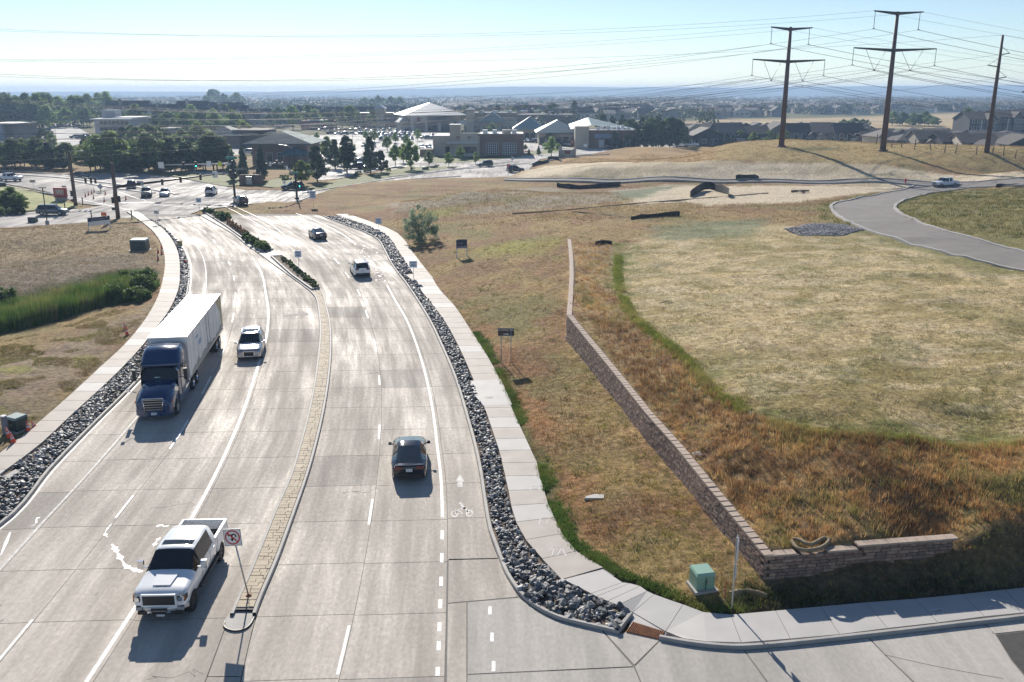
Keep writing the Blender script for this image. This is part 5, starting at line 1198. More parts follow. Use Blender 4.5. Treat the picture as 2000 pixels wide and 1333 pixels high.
g = MB(); g.add([(-.50, .02, .62), (.50, .02, .62), (.62, -.0, 1.48), (-.62, -.0, 1.48), (-.50, .05, .62), (.50, .05, .62), (.62, .03, 1.48), (-.62, .03, 1.48)], [(4, 5, 6, 7), (0, 1, 5, 4), (1, 2, 6, 5), (2, 3, 7, 6), (3, 0, 4, 7)]); g.f = [q_[::-1] for q_ in g.f]; S(g, 'grille', MAT['black'])
for k in range(5): S(MB().box((0, .065, .78+.16*k), (1.02+.04*k, .04, .035)), 'grille_bar', MAT['alloy'])
for s in (-1, 1): S(MB().tube([(s*.50, .06, .60), (s*.63, .04, 1.5)], .035, 5), 'grille_frame', MAT['chrome'])
S(MB().tube([(-.63, .04, 1.5), (.63, .04, 1.5)], .035, 5), 'grille_frame', MAT['chrome']); S(MB().box((0, .09, .52), (.34, .02, .17)), 'license_plate', MAT['plate'])
S(MB().box((0, -4.0, .8), (1.0, 6.8, .3)), 'chassis', MAT['black'])
for y, ww in ((-1.15, .32), (-6.3, .62), (-7.6, .62), (-15.8, .62), (-17.05, .62)):
    for s in (-1, 1): wheel(semi, s*(1.22-ww/2), y, .51, ww, s, .3, 'alloy' if y > -2 else 'chrome')
tdirt = mat('dirty_white_trailer', (.70, .70, .70), .5, vary=.09, scale=.8)
tr = MB(); ty0, ty1 = -5.15, -18.7; zt0, zt1 = 1.15, 4.08
tr.box((0, (ty0+ty1)/2, (zt0+zt1)/2), (2.56, ty0-ty1, zt1-zt0)); trailer = S(tr, 'trailer', tdirt)
tr2 = lambda mb, name, m: mb.build(name, m, trailer)
for s in (-1, 1):
    tr2(MB().box((s*1.285, (ty0+ty1)/2, zt0+.06), (.02, ty0-ty1, .12)), 'bottom_rail', MAT['steel']); tr2(MB().box((s*1.285, (ty0+ty1)/2, zt1-.05), (.02, ty0-ty1, .1)), 'top_rail', MAT['steel'])
    for yy in (-11.9, -12.9): tr2(MB().box((s*1.288, yy, 2.6), (.016, .07, 2.7)), 'door_post', MAT['dark_steel'])
    for k in range(10): tr2(MB().box((s*1.284, ty0-.7-1.27*k, 2.6), (.010, .03, 2.7)), 'panel_seam', MAT['steel'])
    m = MB(); 
    for k in range(3): m.sheet([(0, 0), (1, 0), (1, 1)], 0) if False else None
    stain = mat('blue_smear', (.30, .40, .55), .6, vary=.3, scale=2); sm = MB(); rr = random.Random(4)
    for k in range(5):
        cy, cz, a, b_ = -8.6+rr.uniform(-.7, .7), 3.0+rr.uniform(-.5, .4), rr.uniform(.3, .7), rr.uniform(.12, .3); sm.add([(s*(1.2865+.001*k), cy+a*math.cos(t_)*rr.uniform(.6, 1), cz+b_*math.sin(t_)*rr.uniform(.6, 1)) for t_ in np.linspace(0, 6.28, 10)[:-1]], [tuple(range(9)) if s < 0 else tuple(range(9))[::-1]])
    tr2(sm, 'blue_smear', stain)
    brown = mat('yellow_grime', (.50, .42, .24), .7, vary=.2); sm = MB(); sm.add([(s*1.2855, -16.3, 4.0), (s*1.2855, -18.6, 4.0), (s*1.2855, -18.6, 1.4), (s*1.2855, -18.0, 1.5), (s*1.2855, -17.7, 2.8), (s*1.2855, -16.7, 3.6)], [tuple(range(6)) if s > 0 else tuple(range(6))[::-1]]); tr2(sm, 'grime', brown)
    grey = mat('grey_road_dirt', (.36, .35, .34), .8, vary=.3); sm = MB(); pts = [(s*1.2845, -6.0-k*.75, 1.32+rr.uniform(.05, .55)) for k in range(17)]; sm.add([(s*1.2845, -6.0, 1.27)]+pts+[(s*1.2845, -18.1, 1.27)], [tuple(range(19)) if s < 0 else tuple(range(19))[::-1]]); tr2(sm, 'road_dirt', grey)
tr2(MB().box((0, (ty0+ty1)/2, zt1+.006), (2.5, ty0-ty1-.1, .012)), 'roof_sheet', MAT['white']); tr2(MB().box((0, -6.0, zt0-.1), (1.2, 1.6, .25)), 'coupling', MAT['black']); tr2(MB().box((0, -16.4, .9), (1.3, 3.4, .4)), 'bogie', MAT['black'])
for s in (-1, 1): tr2(MB().box((s*.75, -8.4, .7), (.12, .12, 1.0)), 'landing_leg', MAT['dark_steel'])
# ================================================================== buildings
def cmat(n, c, v=.1, r=.8, **k): return mat(n, c, r, vary=v, scale=k.pop('scale', .4), **k)
M_TAN = cmat('tan_stucco', (.43, .38, .31)); M_BEIGE = cmat('beige_stucco', (.50, .455, .385)); M_BRICK = cmat('brown_brick', (.20, .135, .10)); M_GREYW = cmat('grey_siding', (.15, .155, .165)); M_BLUEW = cmat('blue_grey_panel', (.23, .30, .40)); M_PINK = cmat('pinkish_brick', (.24, .175, .155))
M_OFFICE = cmat('pale_grey_panel', (.36, .37, .39)); M_TEAL = mat('teal_metal_roof', (.06, .125, .14), .7, spec=.15, vary=.12, scale=.5); M_GREENR = mat('pale_green_metal_roof', (.25, .32, .31), .5, metal=.15, vary=.1); M_DARKR = cmat('dark_shingle_roof', (.036, .032, .032), .25, .85, scale=1.2); M_BROWNR = cmat('brown_shingle_roof', (.06, .05, .046), .25, .85, scale=1.2); M_TANR = cmat('tan_shingle_roof', (.11, .095, .085), .2, .85, scale=1.2)
M_SILVERR = mat('bright_metal_roof', (.46, .47, .47), .5, metal=.15); M_WIN = mat('window_glass', (.02, .028, .036), .08, spec=.7); M_TRIM = mat('white_trim', (.62, .62, .60), .6); M_GARAGE = mat('pale_garage_door', (.42, .41, .40), .6); M_REDW = cmat('red_wall', (.26, .05, .045)); M_DARKW = cmat('charcoal_siding', (.045, .048, .055)); M_SAND = cmat('sand_siding', (.30, .265, .215)); M_SLATE = cmat('slate_siding', (.10, .115, .125)); M_ROOFW = mat('white_roof_membrane', (.70, .70, .69), .7); M_AC = mat('rooftop_unit', (.55, .56, .57), .5, metal=.3)
def at_z(u, v, Y): return at_depth(u, v, Y).z
class Bld:
    """a building whose front foot runs between two places; local x along the front, y away from the camera"""
    def __init__(s, name, label, u0, u1, vb, vt=None, D=14, H=None, rz=None, cat='building', group=None, v1=None, W=None):
        a = at(u0, vb); b = at(u1, vb if v1 is None else v1); s.W = (b-a).length if W is None else W; s.D = D; s.rz = math.atan2(b.y-a.y, b.x-a.x) if rz is None else R(rz)
        s.H = H if H else at_z(u0, vt, a.y); s.root = thing(name, label, cat, a, s.rz, group)
    def part(s, mb, name, m, parent=None): return mb.build(name, m, parent or s.root)
    def box(s, name, x0, x1, y0, y1, z0, z1, m, parent=None, rz=0): return s.part(MB().box(((x0+x1)/2, (y0+y1)/2, (z0+z1)/2), (x1-x0, y1-y0, z1-z0)), name, m, parent)
    def hip(s, name, x0, x1, y0, y1, z0, z1, m, ov=.8, ridge=None, parent=None):
        x0 -= ov; x1 += ov; y0 -= ov; y1 += ov; d = min((x1-x0), (y1-y0))/2 if ridge is None else ridge
        if (x1-x0) >= (y1-y0): r0, r1 = (x0+d, (y0+y1)/2, z1), (x1-d, (y0+y1)/2, z1)
        else: r0, r1 = ((x0+x1)/2, y0+d, z1), ((x0+x1)/2, y1-d, z1)
        b = MB(); v = [(x0, y0, z0), (x1, y0, z0), (x1, y1, z0), (x0, y1, z0), r0, r1, (x0, y0, z0-.25), (x1, y0, z0-.25), (x1, y1, z0-.25), (x0, y1, z0-.25)]
        if (x1-x0) >= (y1-y0): f = [(0, 1, 5, 4), (1, 2, 5), (2, 3, 4, 5), (3, 0, 4)]
        else: f = [(0, 1, 4), (1, 2, 5, 4), (2, 3, 5), (3, 0, 4, 5)]
        b.add(v, f+[(6, 7, 1, 0), (7, 8, 2, 1), (8, 9, 3, 2), (9, 6, 0, 3), (9, 8, 7, 6)]); return s.part(b, name, m, parent)
    def gable(s, name, x0, x1, y0, y1, z0, z1, m, wall=None, along='x', ov=.5, parent=None):
        b = MB(); t = .22
        if along == 'x':
            ym = (y0+y1)/2; e = ov*(z1-z0)/max(ym-y0, .1); A = [(x0-ov, y0-ov, z0-e), (x1+ov, y0-ov, z0-e), (x1+ov, ym, z1), (x0-ov, ym, z1), (x1+ov, y1+ov, z0-e), (x0-ov, y1+ov, z0-e)]; ga = [(x0, y0, z0-.05), (x0, y1, z0-.05), (x0, ym, z1-.1)], [(x1, y0, z0-.05), (x1, y1, z0-.05), (x1, ym, z1-.1)]
        else:
            xm = (x0+x1)/2; e = ov*(z1-z0)/max(xm-x0, .1); A = [(x0-ov, y1+ov, z0-e), (x0-ov, y0-ov, z0-e), (xm, y0-ov, z1), (xm, y1+ov, z1), (x1+ov, y0-ov, z0-e), (x1+ov, y1+ov, z0-e)]; ga = [(x0, y0, z0-.05), (x1, y0, z0-.05), (xm, y0, z1-.1)], [(x0, y1, z0-.05), (x1, y1, z0-.05), (xm, y1, z1-.1)]
        B = [(p[0], p[1], p[2]-t) for p in A]
        b.add(A+B, [(0, 1, 2, 3), (3, 2, 4, 5), (9, 8, 7, 6), (11, 10, 8, 9), (0, 6, 7, 1), (4, 10, 11, 5), (1, 7, 8, 2), (2, 8, 10, 4), (3, 9, 6, 0), (5, 11, 9, 3)]); o = s.part(b, name, m, parent)
        if wall: 
            for q, fc in ((ga[0], (0, 1, 2)), (ga[1], (2, 1, 0))): s.part(MB().add(q, [fc]), 'gable_wall', wall, parent)
        return o
    def window(s, x, z, w, h, y=0, m=None, frame=True, side=None, name='window', parent=None):
        """side None: on the front wall, else 'l' or 'r'"""
        def bx(w_, h_, d, nm, mm, par):
            if side is None: return s.part(MB().box((x, y-d/2, z+h/2), (w_, d, h_)), nm, mm, par)
            xx = -d/2 if side == 'l' else s.W+d/2; return s.part(MB().box((xx, x, z+h/2), (d, w_, h_)), nm, mm, par)
        f = bx(w+.24, h+.24, .08, name, M_TRIM, parent) if frame else None
        return bx(w, h, .12, 'pane' if frame else name, m or M_WIN, f or parent)
# ---- tan corner store with the tower and glazed bay doors
b = Bld('corner_store', 'tan corner store with a raised tower and two glazed bay doors', 846, 1023, 305, D=19, H=8.0)
W_ = b.W; k = W_/177.0
b.box('wall', 0, 91*k, 0, 19, 0, 6.4, M_TAN); b.box('tower', 33*k, 54*k, .0-.3, 4, 0, 9.8, M_TAN); b.box('tower_cap', 32.4*k, 54.6*k, -.5, 4.2, 9.8, 10.05, M_TRIM); b.box('facade', 33*k, 88*k, -.25, 1, 0, 7.3, M_BEIGE)
b.box('brick_wall', 88*k, 177*k, .3, 19, 0, 6.9, M_BRICK); b.box('parapet_cap', 88*k, 177*k, .2, .6, 6.9, 7.1, M_TAN); b.box('canopy', 27*k, 87*k, -1.6, -.25, 4.0, 4.45, M_AC); b.box('roof_deck', .5, 90*k, .5, 18.5, 6.4, 6.5, M_ROOFW); b.box('roof_deck', 91*k, 176*k, .8, 18.5, 6.9, 6.95, M_ROOFW); b.box('raised_parapet', 137*k, 152*k, 2, 5, 6.9, 8.2, M_TAN)
for x0, x1, nx, nz in ((104*k, 128*k, 6, 5), (135*k, 163*k, 8, 5)):
    f = b.box('bay_door', x0, x1, .22, .3, .4, 4.2, M_TRIM)
    for i in range(nx):
        for j in range(nz): q = (x1-x0)/nx; b.box('pane', x0+i*q+.09, x0+(i+1)*q-.09, .16, .22, .46+j*.75, .46+j*.75+.63, M_WIN, f)
b.window(5*k+22*k, .6, 1.3, 2.4, 0); b.window(30*k, .6, 1.2, 2.4, 0); b.window(80*k, .8, 2.0, 2.2, -.25); b.window(66*k, .8, 2.6, 2.2, -.25)
d_ = b.box('door', 46*k, 56*k, -.33, -.25, 0, 3.0, M_TRIM); b.box('pane', 46.6*k, 50.6*k, -.38, -.33, .2, 2.8, M_WIN, d_); b.box('pane', 51.4*k, 55.4*k, -.38, -.33, .2, 2.8, M_WIN, d_)
for cx in (49.5*k, 71*k):        # two round mountain emblems
    m = MB(); ar = [(cx+.72*math.cos(t), .0, 5.7+.62*math.sin(t)) for t in np.linspace(.15, math.pi-.15, 12)]; ai = [(cx+.5*math.cos(t), .0, 5.7+.42*math.sin(t)) for t in np.linspace(.15, math.pi-.15, 12)]
    for (p, q, r_, s_) in zip(ar[:-1], ar[1:], ai[1:], ai[:-1]): m.add([(a, -.36, c) for a, _, c in (p, q, r_, s_)], [(3, 2, 1, 0)])
    m.add([(cx-.6, -.36, 5.35), (cx+.6, -.36, 5.35), (cx+.6, -.36, 5.48), (cx-.6, -.36, 5.48)], [(0, 1, 2, 3)]); m.add([(cx-.3, -.36, 5.6), (cx+.3, -.36, 5.6), (cx, -.36, 6.05)], [(0, 1, 2)]); b.part(m, 'emblem', mat('emblem_maroon', (.20, .09, .06), .6))
for i in range(4): b.box('roof_unit', 96*k+i*3.2, 96*k+i*3.2+1.6, 6, 8, 6.95, 8.1, M_AC)
b.box('refuse_enclosure', -24*k, 1*k, -3, 1.2, 0, 2.3, M_BRICK)
# ---- supermarket under the big pyramid roof
b = Bld('supermarket', 'large supermarket under a big bright pyramid roof', 795, 910, 257, D=34, H=8.2, rz=16)
W_ = b.W; k = W_/115; b.box('wall', 3*k, 112*k, 4, 34, 0, 8.0, M_TAN); b.hip('roof', 2*k, 112*k, 0, 34, 8.3, 14.6, M_SILVERR, ov=2.2, ridge=17)
b.box('portal', 8*k, 37*k, -3, 4, 4.4, 8.1, M_BEIGE)
for x in (9*k, 36*k, 62*k, 88*k): b.box('portal_column', x-.8, x+.8, -3.6, -2, 0, 8.0 if x < 40*k else 5, M_BEIGE)
b.box('red_sign', 18*k, 26*k, -3.12, -3, 5.2, 7.3, M_REDW); b.hip('porch_roof', 54*k, 92*k, -3.5, 6, 5.2, 8.0, M_TEAL, ov=1); b.box('shopfront', 38*k, 110*k, 3.9, 4, 0, 4.2, M_WIN); b.hip('side_roof', -12*k, 4*k, 2, 14, 4.6, 7.4, M_SILVERR, ov=.8); b.box('side_wall', -12*k, 3*k, 3, 14, 0, 4.4, M_BEIGE)
for i in range(5): b.box('shop_window', 40*k+i*13*k, 50*k+i*13*k, 3.75, 3.9, .4, 3.4, M_WIN)
b = Bld('shop_wing', 'dark shop wing with a square tower left of the supermarket', 690, 792, 249, D=30, H=8)
W_ = b.W; b.box('wall', 0, W_, 2, 30, 0, 8, M_BRICK); b.box('parapet_cap', 0, W_, 1.8, 2.4, 8, 8.3, M_TRIM); b.box('awning', 0, W_, 0, 2, 3.6, 4.4, M_TEAL); b.box('tower', W_*.42, W_*.6, .5, 8, 0, 11, M_TAN); b.hip('tower_roof', W_*.42, W_*.6, .5, 8, 11, 13, M_SILVERR); b.box('roof_deck', .5, W_-.5, 2.6, 29, 8, 8.1, M_ROOFW)
for i in range(8): b.box('shop_window', i*W_/8+.6, (i+1)*W_/8-.6, 1.85, 2, .5, 3.2, M_WIN)
b = Bld('shop_wing', 'low shop row with a square corner tower right of the supermarket', 905, 1010, 260, D=26, H=6)
W_ = b.W; b.box('wall', 0, W_, 3, 26, 0, 6.5, M_TAN); b.box('tower', W_*.05, W_*.2, 0, 7, 0, 11.5, M_TAN); b.hip('tower_roof', W_*.05, W_*.2, 0, 7, 11.5, 12.8, M_SILVERR, ov=.6); b.hip('roof', W_*.32, W_*.75, 0, 14, 5.8, 10.5, M_GREENR, ov=1); b.hip('porch_roof', -W_*.12, W_*.05, 0, 5, 4.5, 6.3, M_SILVERR); b.box('parapet', W_*.2, W_, 3, 4, 6.5, 7.6, M_TAN)
for i in range(6): b.box('shop_window', i*W_/6+.8, (i+1)*W_/6-.8, 2.85, 3, .5, 3.2, M_WIN)
b = Bld('shop', 'small shop with a pale green pyramid roof', 1006, 1062, 274, D=15, H=4.5)
W_ = b.W; b.box('wall', 1, W_, 1, 15, 0, 4.6, M_TAN); b.hip('roof', 0, W_, 0, 15, 4.8, 9.6, M_GREENR, ov=1.2); b.box('column', .4, 1.2, .2, 1, 0, 4.6, M_BEIGE); b.box('column', W_-1.2, W_-.4, .2, 1, 0, 4.6, M_BEIGE)
for i in range(3): b.box('shop_window', 1.5+i*2.6, 3.6+i*2.6, .88, 1, .4, 3, M_WIN)
b = Bld('shop_row', 'shop row with a long pale green shed roof', 1052, 1128, 284, D=22, H=5)
W_ = b.W; b.box('wall', 0, W_, 2, 22, 0, 4.8, M_TAN); b.hip('roof', 0, W_, 0, 22, 4.9, 9.4, M_GREENR, ov=1.2, ridge=9); b.box('awning', W_*.55, W_+.2, -.8, 2, 3.2, 4.3, M_BEIGE)
for i in range(5): b.box('shop_window', i*W_/5+.5, (i+1)*W_/5-.5, 1.85, 2, .4, 3, M_WIN)
b = Bld('brick_shop', 'brown brick store with a blue awning and green shed roof', 1123, 1240, 291, D=24, H=7)
W_ = b.W; b.box('wall', 3, W_, 1.5, 24, 0, 6.6, M_BRICK); b.box('tower', 0, 5, 0, 6, 0, 8.0, M_TAN); b.box('awning', W_*.33, W_*.72, .4, 1.5, 3.8, 5.2, M_BLUEW)
m = MB(); m.add([(W_*.3, 9, 8.2), (W_+1, 6, 6.8), (W_+1, 25, 6.8), (W_*.3, 25, 10.6), (-1, 25, 8.0), (-1, 9, 6.7)], [(0, 1, 2, 3), (5, 0, 3, 4)]); b.part(m, 'roof', M_GREENR); b.box('roof_deck', 3.3, W_-.3, 1.8, 9, 6.6, 6.7, M_ROOFW)
for i in range(7): b.box('roof_unit', 8+i*1.9, 9.2+i*1.9, 4+(i % 2)*2, 5.2+(i % 2)*2, 6.7, 7.6+.3*(i % 3), M_AC)
for i in range(5): b.box('shop_window', W_*.4+i*W_*.11, W_*.49+i*W_*.11, 1.4, 1.5, .3, 3.2, M_WIN if i % 2 else M_TRIM)
b = Bld('long_store', 'long flat roofed store behind the small shops', 915, 1125, 246, D=40, H=7)
W_ = b.W; b.box('wall', 0, W_*.45, 0, 40, 0, 7.6, M_BRICK); b.box('wall', W_*.45, W_, 3, 40, 0, 6.4, M_BRICK); b.box('parapet_cap', 0, W_*.45, -.2, .4, 7.6, 8.0, M_TRIM); b.box('parapet_cap', W_*.45, W_, 2.8, 3.4, 6.4, 6.8, M_TRIM); b.box('roof_deck', .5, W_*.44, .6, 39, 7.6, 7.7, M_TANR); b.box('roof_deck', W_*.46, W_-.5, 3.6, 39, 6.4, 6.5, M_TANR)
for i in range(6): b.box('roof_unit', W_*.1+i*W_*.13, W_*.1+i*W_*.13+3, 10, 13, 7.6, 9, M_AC)
# ---- bank with the teal hip roof
b = Bld('bank', 'brick bank with a teal metal hip roof', 484, 606, 324, D=19, H=6.4)
W_ = b.W; b.box('wall', 1, W_-1, 1.5, 19, 0, 6.0, M_PINK); b.hip('roof', 0, W_, 0, 19, 6.1, 9.3, M_TEAL, ov=1.0, ridge=6.5); b.hip('porch_roof', W_*.62, W_*.95, -5, 2, 3.4, 5.4, M_TEAL, ov=.8); b.box('porch_column', W_*.66, W_*.7, -4.6, -4, 0, 3.4, M_PINK); b.box('porch_column', W_*.9, W_*.94, -4.6, -4, 0, 3.4, M_PINK)
m = MB(); 
for i in range(3): b.window(3+i*3.0, 1, 1.5, 2.4, 1.5)
for i in range(16): b.part(MB().tube([(-.8+i*(W_+1.6)/16, -1.05, 6.12), (5.5+i*(W_-11)/16, 9.5, 9.36)], .05, 4), 'roof_seam', M_TEAL)
b = Bld('bank_annex', 'low annex with a grey hip roof behind the bank', 398, 470, 289, D=16, H=4.5)
W_ = b.W; b.box('wall', .6, W_-.6, 1, 16, 0, 4.4, M_PINK); b.hip('roof', 0, W_, 0, 16, 4.5, 7.6, M_TEAL, ov=.8, ridge=6); b.box('flat_wing', W_*.75, W_*1.7, 2, 16, 0, 6.5, M_BROWNR)
# ---- modern office block on the left
b = Bld('office_block', 'modern three storey office block with white roof edges', 188, 256, 272, D=22, H=8.6)
W_ = b.W; b.box('wall', 0, W_, 0, 22, 0, 8.4, M_OFFICE); b.box('roof_slab', -1.4, W_+1, -1.2, 23, 8.4, 8.8, M_TRIM); b.box('roof_deck', -.8, W_+.4, -.6, 22.4, 8.8, 8.9, M_ROOFW); b.box('penthouse', W_*.02, W_*.4, 8, 15, 8.8, 12.4, M_OFFICE); b.box('roof_slab', W_*.45, W_+1.5, 3, 22, 9.0, 9.4, M_ROOFW)
for j in range(3):
    f = b.box('window_band', W_*.14, W_*.98, -.1, 0, .8+j*2.7, 2.5+j*2.7, M_TRIM)
    for i in range(7): q = W_*.84/7; b.box('pane', W_*.14+i*q+.08, W_*.14+(i+1)*q-.08, -.16, -.1, .9+j*2.7, 2.4+j*2.7, M_WIN, f)
b = Bld('low_office', 'low blue grey office wing with a white parapet', 254, 312, 273, D=16, H=4)
W_ = b.W; b.box('wall', 0, W_*.92, 0, 16, 0, 4.2, M_BLUEW); b.box('parapet_cap', 0, W_*.92, -.2, .4, 4.2, 4.7, M_TRIM); b.box('side_wing', W_*.92, W_*1.4, 3, 16, 0, 4.8, M_GREYW)
for i in range(4): b.window(2.5+i*3.4, 1, 1.8, 1.6, 0)
b = Bld('blue_building', 'tall blue wall of a building at the left edge', -30, 20, 293, D=18, H=9)
W_ = b.W; b.box('wall', 0, W_*.8, 0, 18, 0, 9, M_BLUEW); b.box('side_bay', W_*.8, W_*1.14, 2, 18, 0, 8.6, M_GREYW); b.box('roof_slab', -.3, W_*1.18, -.5, 18.4, 9, 9.3, M_TRIM)
for j in range(2):
    for i in range(3): b.window(1.2+i*2.2, 1.5+j*3.6, 1.2, 1.8, 0)
b = Bld('red_store', 'long low red store beyond the parking lot', 588, 650, 253, D=14, H=5)
W_ = b.W; b.box('wall', 0, W_, 0, 14, 0, 4.6, M_REDW); b.box('roof_slab', W_*.2, W_*.72, -.2, 14, 4.6, 5.0, M_TRIM); b.box('glass_front', W_*.33, W_*.68, -.1, 0, .4, 3.4, M_WIN)
b = Bld('far_hall', 'long dark flat roofed hall among the trees on the left', 80, 118, 222, D=30, H=8); b.box('wall', 0, b.W, 0, 30, 0, 9, M_GREYW); b.box('roof_slab', -.5, b.W+.5, -.5, 30.5, 9, 9.5, M_DARKR)
# ---- apartment blocks with steep gables
random.seed(31)
APT = [(205,286,249,197,3),(284,345,250,204,2),(343,402,248,197,2),(400,478,249,206,3),(474,564,247,213,3),(560,612,243,207,2),(608,668,243,209,2),(662,732,244,209,3),(345,470,240,200,2),(735,790,232,207,2)]
for i, (u0, u1, vb, vt, ng) in enumerate(APT):
    b = Bld('apartment_block', ['widest dark roofed apartment block left of the row, right behind the office','dark roofed apartment block behind the rounded green tree','apartment block with the tallest dark roof and a chimney','apartment block with a wide gable above the yellow green tree','long apartment block with pale pointed gables','apartment block half behind trees left of the red store','apartment block behind the red store','apartment block with two white edged gables beside the shop wing','apartment block in the second row behind the tall roof','last dark roofed block beside the shop wing tower'][i], u0, u1, vb, D=16, H=7, group='apartment blocks beyond the plaza')
    W_ = b.W; zt = at_z(u0, vt, at(u0, vb).y+8); he = zt*.52; wm = random.choice((M_SAND, M_BEIGE, M_GREYW, M_TAN)); b.box('wall', 0, W_, 0, 16, 0, he, wm); b.gable('roof', 0, W_, 0, 16, he, zt, M_DARKR, wm, 'x', .6)
    for g in range(ng):
        c = W_*(g+.5)/ng+random.uniform(-1, 1); gw = min(5.0, W_/ng*.7); gz = he+(zt-he)*.72; b.box('bay_wall', c-gw/2, c+gw/2, -1.4, 1, 0, he, wm); b.gable('gable_roof', c-gw/2, c+gw/2, -1.4, 6, he, gz, M_DARKR, M_BEIGE, 'y', .35)
        for j in range(int(he//2.8)): b.window(c, .9+j*2.8, 1.4, 1.5, -1.4)
        b.window(c-gw*.9, 1.0, 1.2, 1.4, 0)
    b.box('chimney', W_*.3, W_*.3+1.6, 5, 6.4, he, zt+1.0, wm); b.box('chimney_cap', W_*.3-.2, W_*.3+1.8, 4.8, 6.6, zt+1.0, zt+1.2, M_TRIM)
# ---- houses behind the knoll
random.seed(17); HOUSE = []
def house(name, label, u, vb, W_, D, he, zt, wall, roof, style, Y=None, group='houses behind the grassy knoll'):
    p = at(u, vb) if Y is None else Vector(((u-1000)/FPX*Y*1.02, Y, 0)); b = Bld(name, label, 1000, 1001, 290, D=D, H=he, rz=random.uniform(-9, 9), cat='house', group=group, W=W_); b.root.location = (p.x-W_/2, p.y, 0)
    b.box('wall', 0, W_, 0, D, 0, he, wall)
    if style == 0: b.hip('roof', 0, W_, 0, D, he, zt, roof, ov=.6)
    elif style == 1: b.gable('roof', 0, W_, 0, D, he, zt, roof, wall, 'x', .5)
    else: b.gable('roof', 0, W_, 0, D, he, zt, roof, wall, 'y', .5)
    g0 = W_*random.choice((.08, .5)); gw = W_*.42; b.box('wing', g0, g0+gw, -2.2, 1, 0, he*.62, wall); b.gable('wing_roof', g0, g0+gw, -2.2, 4, he*.62, he*.62+gw*.32, roof, wall, 'y', .4)
    b.window(g0+gw/2, .2, gw*.72, 2.2, -2.2, M_GARAGE, name='garage_door') if random.random() < .5 else b.window(g0+gw/2, .9, 1.6, 1.4, -2.2)
    for x in (.22, .5, .78):
        if he > 4.5: b.window(W_*x, he-2.0, 1.2, 1.3, 0)
    o = W_*.75 if g0 < W_*.3 else W_*.25; b.window(o, .9, 1.4, 1.5, 0); b.window(o+1.6 if o < W_/2 else o-1.7, .1, 1.0, 2.1, 0, M_BRICK, name='door')
    return b
walls = [M_SAND, M_SLATE, M_GREYW, M_TAN, M_DARKW, M_BEIGE]; roofs = [M_DARKR, M_BROWNR, M_DARKR, M_TANR, M_BROWNR]
wn = {'sand_siding': 'sand', 'slate_siding': 'slate', 'grey_siding': 'grey', 'tan_stucco': 'tan', 'charcoal_siding': 'charcoal', 'beige_stucco': 'beige'}; sn = ['hip roofed', 'side gabled', 'front gabled']
side_of = lambda u: 'left of the first pylon' if u < 1510 else ('between the first and second pylon' if u < 1715 else ('between the second and third pylon' if u < 1925 else 'right of the third pylon'))
rows_ = [('front row', [(1384,284),(1432,283),(1478,282),(1528,279),(1570,281),(1612,281),(1656,282),(1700,283),(1742,288),(1784,291),(1826,294),(1868,297),(1912,300),(1956,303),(2004,306),(2050,308),(2100,310)], 8.4),
         ('second row', [(1368,274),(1412,272),(1455,271),(1500,271),(1545,270),(1592,271),(1636,272),(1680,274),(1722,277),(1766,279),(1808,282),(1850,284),(1892,286),(1938,288),(1984,290),(2030,292)], 6.7),
         ('third row', [(1362,266),(1400,264),(1440,263),(1482,263),(1524,263),(1566,264),(1610,265),(1655,266),(1698,268),(1744,270),(1790,271),(1836,273),(1882,275),(1930,276),(1978,278)], 5.9)]
seen = {}
for rn, sp_, zt in rows_:
    for i, (u, v) in enumerate(sp_):
        wl, rf, st = random.choice(walls), random.choice(roofs), random.choice((0, 1, 2, 1)); two = random.random() < .65; h = zt*(1 if two else .82)*random.uniform(.94, 1.05)*(1 if u < 1700 else .78); 
        lab = f"{sn[st]} {wn[wl.name]} house with {'dark' if rf is M_DARKR else ('brown' if rf is M_BROWNR else 'tan')} roof, {rn}, {side_of(u)}"
        seen[lab] = seen.get(lab, 0)+1
        if seen[lab] > 1: lab = f"{['second','third','fourth','fifth'][seen[lab]-2]} {lab}"
        house('house', lab, u, v, random.uniform(10, 12.5), random.uniform(11, 14), h*.58, h, wl, rf, st)
# ---- dark apartment houses on the right
for i, (u0, u1, vb, H_, lb) in enumerate([(1890,1948,270,10.5,'dark grey three storey apartment house left of its row, with white framed windows'),(1942,1998,269,11.2,'dark grey three storey apartment house in the middle of its row, with white gable trim'),(1992,2060,268,11.4,'dark grey three storey apartment house at the right edge')]):
    b = Bld('apartment_house', lb, u0, u1, vb, D=16, H=H_, group='dark apartment houses on the right'); W_ = b.W; b.box('wall', 0, W_, 0, 16, 0, H_-2, M_DARKW); b.gable('roof', 0, W_, 0, 16, H_-2, H_+1, M_DARKR, M_DARKW, 'x', .5); b.box('bay_wall', W_*.55, W_*.85, -1.2, .5, 0, H_-2, M_GREYW); b.gable('gable_roof', W_*.55, W_*.85, -1.2, 7, H_-2, H_+.4, M_DARKR, M_GREYW, 'y', .4)
    for j in range(3):
        for x, yy in ((.12, 0), (.3, 0), (.46, 0), (.64, -1.2), (.76, -1.2), (.94, 0)): b.window(W_*x, .9+j*2.9, .95, 1.3, yy)
    b.box('white_panel', W_*.38, W_*.42, -.1, 0, 1, H_-2.4, M_TRIM)
